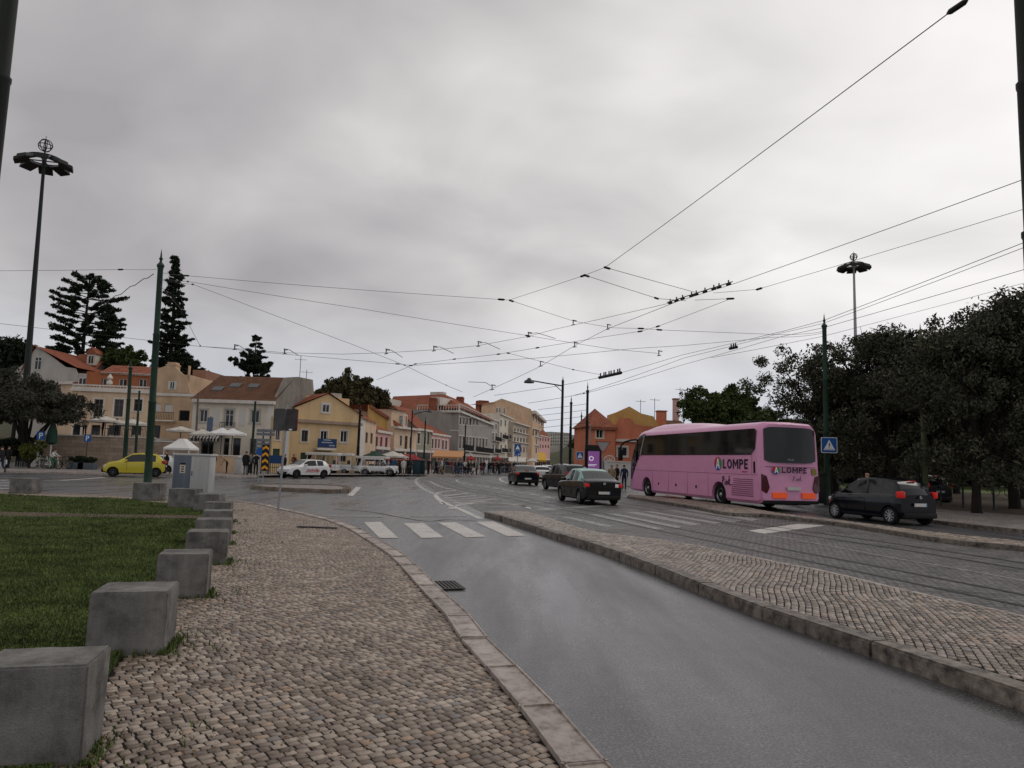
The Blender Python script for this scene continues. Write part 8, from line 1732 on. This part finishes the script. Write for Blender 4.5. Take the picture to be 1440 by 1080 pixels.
def person(px, D, pose, face, label, top, legs, hair='dark', h=1.72, group=None, z=0.12, extra=None, pyf=None, skin=SKIN):
    p = at(px, D) if pyf is None else G(px, pyf, z); me, hm, J = BM_[pose]
    t = thing('person', label, 'person', (p.x, p.y, z), rad(face), group); s = h / 1.76; t.scale = (s, s * 1.05, s)
    o = mesh_obj('body', me, t)
    for i, m in ((1, HAIR[hair]), (2, CL[top]), (3, CL[legs])): o.material_slots[i].link = 'OBJECT'; o.material_slots[i].material = m
    if hair != 'grey': hh = mesh_obj('hair', hm, t); hh.material_slots[0].link = 'OBJECT'; hh.material_slots[0].material = HAIR[hair]
    if extra == 'backpack': b = MB(); b.rbox(-.30, -.12, -.14, .14, 1.05, 1.45, .05); b.build('backpack', CL['grey'], t, 40)
    if extra == 'coat': b = MB(); b.lathe([(.17, 1.25), (.185, 1.0), (.20, .72), (.19, .70)], 14); q = b.build('coat', CL[top], t, 50); q.scale = (0.85, 1.05, 1)
    if extra == 'bag': b = MB(); b.rbox(-.10, .12, -.34, -.24, .55, .84, .03); b.tube([(-.06, -.29, .84), (.01, -.27, .95), (.08, -.29, .84)], .008, 5); b.build('shopping_bag', CL['white'], t, 40)
    return t
GPp = 'people on the far pavement'
PE = [(4, 47, 'walk', 170, 'person in dark coat with a tan bag walking at the far left edge', 'black', 'navy', 'dark', 1.78, 'bag'),
      (13, 55, 'stand', 90, 'person in black standing behind the walker at the far left edge', 'black', 'black', 'brown', 1.7, None),
      (73.5, 55.5, 'ride', 0, 'person in a white shirt and green shorts astride a scooter under the olive tree', 'white', 'green', 'dark', 1.75, None),
      (235.5, 51, 'walk', 200, 'person in black walking between the yellow car and the utility cabinet', 'black', 'black', 'dark', 1.72, None),
      (220.5, 56, 'stand', 270, 'person with reddish hair standing right behind the yellow car', 'maroon', 'black', 'brown', 1.68, None),
      (301, 57, 'stand', 260, 'person in dark red standing at the right edge of the utility cabinet', 'maroon', 'black', 'dark', 1.75, None),
      (320.5, 57, 'bend', 200, 'person in a pale hooded top bending beside the low beige wall', 'tan', 'black', 'fair', 1.7, None),
      (346.5, 54.5, 'stand', 80, 'person in a long black coat, leftmost of the group at the pavement edge', 'black', 'grey', 'dark', 1.85, 'coat'),
      (352.5, 55.5, 'bag', 100, 'person in grey with a white bag, middle of the group at the pavement edge', 'grey', 'black', 'brown', 1.72, 'bag'),
      (361, 54.5, 'stand', 95, 'person in black, rightmost of the group at the pavement edge beside the chevron board', 'black', 'black', 'dark', 1.76, None),
      (401.5, 60, 'stand', 180, 'person in black behind the twin sign post and left of the white hatchback', 'black', 'black', 'dark', 1.72, None),
      (414, 61, 'phone', 250, 'person in dark red behind the roof of the white hatchback', 'maroon', 'black', 'dark', 1.74, None),
      (553.5, 73, 'stand', 270, 'person in a blue coat in front of the dark market awnings', 'blue', 'navy', 'brown', 1.75, 'coat'),
      (558, 74, 'stand', 240, 'person in olive just right of the blue coat under the market awnings', 'olive', 'black', 'dark', 1.7, None),
      (563, 73.5, 'phone', 200, 'person in black and maroon under the middle of the market awnings', 'maroon', 'black', 'dark', 1.72, None),
      (568, 72.5, 'stand', 90, 'person in a long white top before the stone coloured market stall', 'white', 'white', 'brown', 1.66, 'coat'),
      (573, 74, 'stand', 120, 'person in black right of the white top under the market awnings', 'black', 'black', 'dark', 1.76, None),
      (613.5, 78, 'walk', 0, 'person in black striding right behind the street bins', 'black', 'black', 'dark', 1.75, None),
      (621.5, 77, 'walk', 180, 'person in a white jacket with bare legs crossing before the orange awning', 'white', 'tan', 'brown', 1.75, None),
      (617, 82, 'stand', 270, 'person in grey standing behind the white jacket', 'grey', 'jeans', 'dark', 1.7, None),
      (629, 86, 'stand', 100, 'person in navy left of the cafe tables by the orange awning', 'navy', 'black', 'dark', 1.72, None),
      (635, 84, 'stand', 60, 'person in black with a red scarf tone top near the orange awning', 'red', 'black', 'dark', 1.7, None),
      (641, 80, 'walk', 0, 'person in blue jeans, leftmost of the crowd before the grey stone building', 'navy', 'jeans', 'dark', 1.76, 'backpack'),
      (645, 79.5, 'walk', 10, 'person in a black top with a backpack in the left of the crowd', 'black', 'jeans', 'brown', 1.7, 'backpack'),
      (649.5, 80, 'walk', 180, 'person in pale blue in the crowd before the grey stone building', 'blue', 'jeans', 'dark', 1.74, None),
      (654, 85, 'stand', 90, 'person in white behind the thin dark pole in the crowd', 'white', 'black', 'brown', 1.68, None),
      (659, 79, 'walk', 0, 'person in all black, near the middle of the crowd before the grey building', 'black', 'black', 'dark', 1.78, None),
      (663, 82, 'walk', 180, 'person in olive, right of the middle of the crowd', 'olive', 'jeans', 'dark', 1.72, None),
      (667, 78, 'walk', 5, 'person in black with a white bag, nearest of the crowd to the road', 'black', 'navy', 'dark', 1.75, 'bag'),
      (671, 84, 'stand', 200, 'person in grey at the right end of the crowd before the grey building', 'grey', 'black', 'fair', 1.7, None),
      (678.5, 92, 'walk', 180, 'person in a red dress right of the crowd, beside the white board', 'red', 'red', 'dark', 1.7, 'coat'),
      (692, 96, 'stand', 90, 'person in black under the red parasol', 'black', 'black', 'dark', 1.74, None),
      (697, 98, 'stand', 270, 'person in navy beside the one under the red parasol', 'navy', 'black', 'brown', 1.7, None),
      (705, 96, 'stand', 90, 'person in black with a white shirt collar before the white town house', 'black', 'black', 'dark', 1.76, None),
      (708.5, 100, 'stand', 250, 'person in white before the white town house', 'white', 'jeans', 'dark', 1.68, None),
      (713, 97, 'phone', 90, 'person in dark clothes by the barrier left of the crossing sign', 'navy', 'black', 'dark', 1.73, None),
      (719, 100, 'stand', 90, 'person in tan coat by the barrier left of the black saloon', 'tan', 'black', 'brown', 1.7, 'coat'),
      (860.5, 50, 'stand', 250, 'person in a brown coat, left of the three people in front of the coach', 'tan', 'black', 'brown', 1.72, 'coat'),
      (868, 51, 'stand', 200, 'person in black in the middle of the three people in front of the coach', 'black', 'black', 'dark', 1.78, None),
      (878, 49.5, 'stand', 100, 'person in dark navy just left of the nose of the coach', 'navy', 'navy', 'dark', 1.76, None),
      (1219, 31, 'stand', 270, 'grey haired person whose head shows above the small black car', 'black', 'black', 'grey', 1.78, None),
      (474, 70.5, 'stand', 180, 'person with a pinkish top seen inside the canopy of the first tuk tuk', 'pink', 'black', 'brown', 1.66, None)]
for (px, D, pose, face, lb, top, legs, hair, h, ex_) in PE:
    person(px, D, pose, face, lb, top, legs, hair, h, GPp if 600 < px < 740 else None, 0.12 if D > 50 and px < 745 else 0.02, ex_)
rc = random.Random(77)
for k in range(46):
    px = rc.uniform(612, 742); D_ = 78 + (px - 612) * 0.16 + rc.uniform(-2, 8)
    person(px, D_, rc.choice(['stand', 'walk', 'walk', 'bag', 'phone']), rc.uniform(0, 360), 'person in dark clothes among the dense crowd before the far shopfronts', rc.choice(['black', 'black', 'navy', 'maroon', 'olive', 'black']), rc.choice(['black', 'jeans', 'navy']), rc.choice(['dark', 'brown']), rc.uniform(1.6, 1.8), 'dense dark crowd before the far shopfronts', 0.12, rc.choice([None, None, 'coat']))
for k in range(9):
    px = rc.uniform(548, 608); D_ = 76 + rc.uniform(0, 6)
    person(px, D_, rc.choice(['stand', 'phone', 'bag']), rc.uniform(0, 360), 'person in dark clothes browsing under the market awnings', 'black', 'black', 'dark', rc.uniform(1.6, 1.8), 'shoppers under the market awnings', 0.12, None)
# ================================================================ cafe and market furniture
M_CANV = mat('canvas_cream', (0.50, 0.47, 0.42), 0.8, var=0.08); M_CANG = mat('canvas_dark_green', (0.02, 0.05, 0.035), 0.8); M_CANR = mat('canvas_red', (0.28, 0.03, 0.03), 0.8); M_CANO = mat('canvas_orange', (0.45, 0.23, 0.10), 0.8); M_CANW = mat('canvas_bright_white', (0.62, 0.61, 0.59), 0.75)
def parasol(px, D, pyt, pye, hw, m, label, z0=0.1, n=8, group='open parasols of the cafes'):
    p = at(px, D); zt, ze = P(px, pyt, D).z - z0, P(px, pye, D).z - z0; R_ = hw * D / FPX; t = thing('parasol', label, 'parasol', (p.x, p.y, z0), 0.35, group)
    b = MB(); k = 3; vs = []
    for i in range(k + 1):
        s = i / k
        for j in range(n * 2):
            a = math.pi * j / n; sag = 0.06 if j % 2 else 0; vs.append((R_ * s * math.cos(a), R_ * s * math.sin(a), zt + (ze - zt) * (s ** 0.85) - sag * s))
    N2 = n * 2; fs = [(i * N2 + j, i * N2 + (j + 1) % N2, (i + 1) * N2 + (j + 1) % N2, (i + 1) * N2 + j) for i in range(k) for j in range(N2)]
    b.add(vs, fs); b.add([(R_ * math.cos(math.pi * j / n), R_ * math.sin(math.pi * j / n), ze - (0.06 if j % 2 else 0)) for j in range(N2)] + [(R_ * math.cos(math.pi * j / n), R_ * math.sin(math.pi * j / n), ze - 0.2) for j in range(N2)], [(j, (j + 1) % N2, N2 + (j + 1) % N2, N2 + j) for j in range(N2)])
    b.build('canopy', m, t); b = MB(); b.tube([(0, 0, 0), (0, 0, zt + 0.1)], 0.035, 8); b.build('pole', M_DKGREY, t)
    b = MB(); [b.tube([(0, 0, ze + 0.1), (R_ * 0.9 * math.cos(2 * math.pi * j / n), R_ * 0.9 * math.sin(2 * math.pi * j / n), ze + 0.02)], 0.012, 4) for j in range(n)]; b.build('ribs', M_DKGREY, t)
    b = MB(); b.rbox(-0.3, 0.3, -0.3, 0.3, 0, 0.1, 0.02); b.build('foot', M_DKGREY, t); return t
parasol(145, 64.5, 585, 591, 22, M_CANV, 'cream parasol on the terrace, left one under the tall cream house windows', TZ)
parasol(183.5, 65, 589, 595.5, 22, M_CANV, 'cream parasol on the terrace behind the green poles, right of the first', TZ)
parasol(252, 63, 599, 604.5, 19, M_CANV, 'cream parasol right of the nearest green pole above the white gazebo', 1.6)
parasol(283, 63, 603, 610, 18, M_CANV, 'cream parasol at the left end of the striped awning', 0.1)
parasol(310, 61, 601, 609, 19, M_CANW, 'white parasol with a high point in front of the striped awning', 0.1)
parasol(325, 62, 602, 609.5, 19, M_CANW, 'white parasol right of the high pointed one before the cream house', 0.1)
parasol(527, 74, 634, 641, 17, M_CANG, 'dark green market parasol nearest to the yellow house', 0.1)
parasol(552, 77, 634, 641, 20, M_CANV, 'wide cream market parasol right of the dark green one', 0.1)
parasol(563, 79, 637, 643, 12, M_CANV, 'smaller cream market parasol right of the wide one', 0.1)
parasol(584, 80, 640, 646, 9, M_CANR, 'red market parasol before the grey green house', 0.1)
parasol(699.5, 100, 641, 645, 6, M_CANR, 'small red parasol before the narrow light grey building', 0.1)
parasol(662, 105, 640, 645, 7, M_CANR, 'small dark red parasol before the grey stone building', 0.1)
parasol(748, 110, 643, 648, 9, M_CANV, 'cream parasol above the roof of the black saloon', 0.1)
# closed dark parasol
p = at(71.5, 58); t = thing('closed_parasol', 'tall closed dark green parasol beside the blue parking sign', 'parasol', (p.x, p.y, 0.1)); zt = zz(71.5, 590, 58); zb = zz(71.5, 627, 58)
b = MB(); b.lathe([(0.03, zt - 0.1), (0.12, zt - 0.3), (0.35, (zt + zb) / 2), (0.42, zb + 0.15), (0.1, zb)], 12); b.build('folded_canopy', M_CANG, t, 60); b = MB(); b.tube([(0, 0, 0), (0, 0, zb + 0.1)], 0.05, 8); b.build('pole', M_WHITE, t); b = MB(); b.rbox(-0.35, 0.35, -0.35, 0.35, 0, 0.12, 0.03); b.build('foot', M_DKGREY, t)
# gazebo
D = 53; pa, pb = at(229, D), at(266, D); W = pb.x - pa.x; t = thing('gazebo', 'white pop up gazebo with a peaked roof behind the utility cabinet', 'gazebo', (pa.x, pa.y, 0.05)); zt, ze = zz(256, 617.5, D), zz(256, 631, D)
b = MB(); q = W * 0.42; y1 = W * 0.85
b.add([(0, 0, ze), (W, 0, ze), (W, y1, ze), (0, y1, ze), (q, W / 2 - .3, zt), (W - q, W / 2 - .3, zt), (W - q, W / 2 + .3, zt), (q, W / 2 + .3, zt), (W * .2, W * .2, ze + (zt - ze) * .42), (W * .8, W * .2, ze + (zt - ze) * .42), (W * .8, W * .8, ze + (zt - ze) * .42), (W * .2, W * .8, ze + (zt - ze) * .42)], [(0, 1, 9, 8), (1, 2, 10, 9), (2, 3, 11, 10), (3, 0, 8, 11), (8, 9, 5, 4), (9, 10, 6, 5), (10, 11, 7, 6), (11, 8, 4, 7), (4, 5, 6, 7)])
b.add([(0, 0, ze), (W, 0, ze), (W, 0, ze - .14), (0, 0, ze - .14), (0, y1, ze), (W, y1, ze), (W, y1, ze - .14), (0, y1, ze - .14)], [(0, 1, 2, 3), (4, 5, 6, 7), (0, 4, 7, 3), (1, 5, 6, 2)]); b.build('roof', M_CANW, t, 20)
for x in (0.05, W - 0.05):
    for y in (0.05, y1 - 0.05): b = MB(); b.tube([(x, y, 0), (x, y, ze)], 0.035, 6); b.build('leg', M_WHITE, t)
# awning roofs of stalls
def stall(px0, px1, D, pyt, pye, m, label, depth=3.0, counter=True):
    a, c = at(px0, D), at(px1, D); F = Fac(a, c); t = thing('market_stall', label, 'stall', (a.x, a.y, 0.1), F.rz); zt, ze = F.uz((px0 + px1) / 2, pyt)[1] - .1, F.uz((px0 + px1) / 2, pye)[1] - .1
    b = MB(); b.add([(0, 0, ze), (F.W, 0, ze), (F.W, depth, zt), (0, depth, zt), (0, 0, ze - .2), (F.W, 0, ze - .2)], [(0, 1, 2, 3), (0, 1, 5, 4)]); b.build('awning', m, t)
    for x in (0.05, F.W - 0.05):
        for y in (0.05, depth): b = MB(); b.tube([(x, y, 0), (x, y, ze)], 0.03, 6); b.build('leg', M_DKGREY, t)
    if counter: b = MB(); b.rbox(0.3, F.W - 0.3, 0.5, 1.2, 0, 0.95, 0.03); b.build('counter', mat('stall_counter', (0.22, 0.17, 0.13), 0.8, var=0.4, vscale=4), t, 40)
    return t
stall(514, 540, 78, 634, 646, M_BLK, 'dark canvas market stall between the jeep and the green parasol')
stall(542, 578, 80, 638, 647, M_CANR, 'long market stall with a dull red awning and stone coloured counter', 3)
stall(607, 650, 88, 633, 642, M_CANO, 'cafe with an orange awning before the small pink house', 4)
stall(715, 740, 120, 643, 649, M_CANV, 'pale awning stall near the crossing sign at the end of the street', 4)
stall(757, 768, 90, 636, 647, mat('canvas_yellow', (0.55, 0.33, 0.04), 0.7), 'yellow kiosk canopy left of the tall street lamp', 3)
# yellow tram stop / kiosk
# bins, boards, planters
def boxthing(name, label, cat, px, D, w, h, d, m, z0=0.1, lid=None, group=None):
    p = at(px, D); t = thing(name, label, cat, (p.x, p.y, z0), 0, group); b = MB(); b.rbox(-w / 2, w / 2, 0, d, 0.05, h, 0.04); b.build('body', m, t, 40); b = MB(); b.rbox(-w / 2 - .04, w / 2 + .04, -.04, d + .04, h, h + .12, 0.04); b.build('lid', lid or m, t, 40)
    b = MB(); [b.box(x, x + .08, y, y + .08, 0, 0.055) for x in (-w / 2 + .02, w / 2 - .1) for y in (.02, d - .1)]; b.build('feet', M_DKGREY, t); return t
boxthing('street_cabinet', 'pale grey street cabinet on the pavement left of the people in black', 'cabinet', 336, 57, 0.62, 1.25, 0.5, M_CABL)
boxthing('waste_container', 'dark green blue waste container, left one of the pair by the street lamp', 'bin', 586, 75, 0.75, 1.45, 0.8, mat('bin_teal', (0.012, 0.035, 0.045), 0.5), 0.1, None, 'waste containers by the market')
boxthing('waste_container', 'dark waste container, right one of the pair by the street lamp', 'bin', 592.5, 75.5, 0.7, 1.4, 0.8, mat('bin_dark', (0.01, 0.018, 0.025), 0.5), 0.1, None, 'waste containers by the market')
boxthing('notice_board', 'white board on the pavement right of the crowd', 'board', 683, 93, 0.9, 1.6, 0.08, M_SIGNW)
def banner(px0, px1, y0, y1, D, m, label, name='fence_banner'):
    F = Fac(at(px0, D), at(px1, D)); t = thing(name, label, 'banner', (F.A.x, F.A.y, 0.1), F.rz); za, zb = F.uz(px0, y0)[1] - .1, F.uz(px0, y1)[1] - .1; b = MB(); b.box(0, F.W, 0, 0.03, zb, za); b.build('sheet', m, t); b = MB(); n = 8
    for i in range(n + 1): u = F.W * i / n; b.box(u - .02, u + .02, 0.032, 0.07, 0, za)
    b.box(0, F.W, 0.032, 0.06, zb - .35, zb - .3); b.build('fence_bars', M_DKGREY, t)
banner(375.5, 398.5, 640, 651.5, 62, mat('banner_blue2', (0.02, 0.06, 0.16), 0.6), 'dark blue banner on a railing between the chevron board and the twin signs')
def planter(px, D, w, label):
    p = at(px, D); t = thing('planter', label, 'planter', (p.x, p.y, 0.1)); b = MB(); b.rbox(-w / 2, w / 2, 0, .6, 0, .55, .03); b.build('box', mat('planter_blue_grey', (0.08, 0.10, 0.12), 0.7), t, 40)
    pts = [(rnd.uniform(-w / 2, w / 2), rnd.uniform(.1, .5), rnd.uniform(.6, .95)) for _ in range(16)]; v, q = leaves(pts, np.full((16, 1), .2), 60, .09, int(px)); mesh_obj('plants', np_mesh('plants', v, q, M_CON), t)
planter(108, 57.5, 1.3, 'blue grey planter box with dark plants left of the yellow car, left one'); planter(122, 57.5, 1.3, 'blue grey planter box with dark plants touching the front of the yellow car')
# crowd barriers
for k, (px, D) in enumerate(((630, 82), (638, 82), (694, 94), (706, 95), (717, 96))):
    p = at(px, D); t = thing('crowd_barrier', ['metal barrier left of the crowd by the orange awning', 'metal barrier second from the orange awning', 'metal barrier under the small red parasol', 'metal barrier before the white town house', 'metal barrier left of the black saloon car'][k], 'barrier', (p.x, p.y, 0.1), 0.1, 'crowd barriers'); b = MB()
    for z in (0.15, 1.0): b.bar((-1, 0, z), (1, 0, z), 0.05)
    for x in (-1, 1): b.bar((x, 0, 0.15), (x, 0, 1.0), 0.05)
    b.build('frame', M_GALV, t); b = MB(); [b.bar((-0.85 + q * .17, 0, .17), (-.85 + q * .17, 0, .98), 0.02) for q in range(11)]; b.build('bars', M_GALV, t); b = MB(); [b.bar((x, -.25, 0.0), (x, .25, 0.0), 0.05) for x in (-.8, .8)]; [b.bar((x, 0, 0), (x, 0, .14), .05) for x in (-.8, .8)]; b.build('feet', M_GALV, t)
# bicycles and scooters
def bicycle(label, px, D, rz, mcol, sc=1.0):
    p = at(px, D); t = thing('bicycle', label, 'bicycle', (p.x, p.y, 0.12), rz, 'rental bicycles and scooters under the olive tree'); t.scale = (sc,) * 3
    for x in (-.52, .52):
        b = MB(); b.tube([(x + .33 * math.cos(2 * math.pi * k / 20), 0, .34 + .33 * math.sin(2 * math.pi * k / 20)) for k in range(21)], .022, 6, False); w = b.build('wheel', M_TYRE, t); b = MB(); [b.tube([(x, 0, .34), (x + .32 * math.cos(k * .785), 0, .34 + .32 * math.sin(k * .785))], .005, 4) for k in range(8)]; b.build('spokes', M_GALV, w)
    b = MB(); [b.tube(q, .022, 6) for q in ([(-.52, 0, .34), (-.08, 0, .32), (.42, 0, .78), (-.16, 0, .78), (-.08, 0, .32)], [(-.52, 0, .34), (-.16, 0, .78)], [(.52, 0, .34), (.40, 0, .98)])]; b.build('frame', mcol, t)
    b = MB(); b.tube([(-.16, 0, .78), (-.19, 0, .92)], .016, 6); b.rbox(-.32, -.08, -.07, .07, .92, .97, .02); b.build('saddle', M_PLAS, t); b = MB(); b.tube([(.36, -.26, 1.02), (.42, -.1, 1.0), (.42, .1, 1.0), (.36, .26, 1.02)], .014, 6); b.build('handlebar', M_PLAS, t); return t
gcol = mat('scooter_green', (0.03, 0.2, 0.09), 0.5); wc = M_WHITE
bicycle('bicycle with white frame leaning at the left end of the row under the olive tree', 59, 56.5, 0.3, wc); bicycle('green framed bicycle second in the row under the olive tree', 66, 57, -0.2, gcol); bicycle('white framed bicycle under the person in the white shirt', 75, 55.8, 0.0, wc); bicycle('dark bicycle right of the person in the white shirt', 84, 56.5, 0.4, M_DKGREY); bicycle('dark bicycle at the right end of the row near the planters', 92, 56.8, -0.3, M_BLK)
bk = bicycle('bicycle parked deep in the park at the right edge, left one of two', 1408, 58, 0.1, M_DKGREY, 1.1); bk['group'] = 'bicycles parked in the park'
bk = bicycle('bicycle parked deep in the park at the right edge, right one of two', 1432, 57, 0.2, M_DKGREY, 1.1); bk['group'] = 'bicycles parked in the park'
# rack under the tree
p = at(48, 56.5); t = thing('bicycle_rack', 'low metal bicycle rack left of the parked bicycles', 'rack', (p.x, p.y, .12)); b = MB(); [b.tube([(-1.2 + k * .35, 0, 0), (-1.2 + k * .35, 0, .5), (-1.2 + k * .35 + .2, 0, .5), (-1.2 + k * .35 + .2, 0, 0)], .018, 5) for k in range(8)]; b.bar((-1.3, 0, .05), (1.5, 0, .05), .04); b.build('hoops', M_GALV, t)
# terrace guests' furniture: tables and chairs
def table(px, D, z0, label):
    p = at(px, D); t = thing('cafe_table', label, 'table', (p.x, p.y, z0), 0, 'cafe tables on the terrace'); b = MB(); b.lathe([(0, .72), (.38, .72), (.38, .75), (0, .75)], 16); b.build('table_top', M_DKGREY, t); b = MB(); b.tube([(0, 0, 0), (0, 0, .72)], .03, 6); b.build('leg', M_DKGREY, t)
for k, px in enumerate((134, 150, 178, 192)): table(px, 64, TZ, 'small dark cafe table on the terrace, ' + ['first', 'second', 'third', 'fourth'][k] + ' from the left')
person(142, 64.6, 'stand', 200, 'person in black among the tables under the left terrace parasol', 'black', 'black', 'dark', 1.7, None, TZ); person(161, 64.6, 'stand', 120, 'person in dark grey on the terrace between the two cream parasols', 'grey', 'black', 'dark', 1.72, None, TZ)
person(116.5, 63.6, 'stand', 270, 'person in brown at the terrace edge above the blue parking sign', 'tan', 'black', 'brown', 1.72, None, TZ)
# bollards / low park fence
F = Fac(at(1330, 33.5), at(1440, 31)); 
for k, px in enumerate((1322, 1353, 1396)):
    p = at(px, 36 - k); t = thing('park_bollard', ['slim metal post left of the other two at the park edge', 'slim metal post between the other two at the park edge', 'slim metal post right of the other two at the park edge'][k], 'bollard', (p.x, p.y, .12), 0, 'slim posts at the park edge'); b = MB(); b.lathe([(.05, 0), (.045, 1.0), (.06, 1.02), (.05, 1.1), (0, 1.12)], 10); b.build('post', M_DKGREY, t, 40); b = MB(); b.lathe([(.09, 0), (.09, .05), (.05, .08)], 10); b.build('foot', M_DKGREY, t)
for k, (px, D) in enumerate(((1256, 60), (1207, 86))):
    if k: continue
    p = at(px, D); t = thing('park_lamp', 'pale slender lamp post among the dark park trees', 'street lamp', (p.x, p.y, .1)); b = MB(); b.lathe([(.12, 0), (.09, 1), (.06, 4.6), (0, 4.65)], 10); b.build('post', M_GALV, t, 40); b = MB(); b.lathe([(.05, 4.6), (.25, 4.7), (.28, 5.0), (.1, 5.25), (0, 5.3)], 12); b.build('lantern', M_WHITE, t, 40)
# distant vehicles beyond the lamp
dd = dup(tw, (at(771, 100).x, 100, 0), rad(95), 'distant white car beyond the tall street lamp', None)
for c in list(dd.children):
    if c.name.startswith('red_lettering'): bpy.data.objects.remove(c)
dd = dup(tw, (at(797, 92).x, 92, 0), rad(265), 'distant white car coming past the dark poles', None)
for c in list(dd.children):
    if c.name.startswith('red_lettering'): bpy.data.objects.remove(c)
# hedge closing the view under the park trees
hb = make_tree('hedge', 'dark hedge at the back of the park', 'hedge', (at(1300, 108).x, 108, 0), 40, 3.6, 3.2, 1, .3, 460, 60, 0.6, M_OL, 95, ry=6, low=-0.9); hb['kind'] = 'stuff'
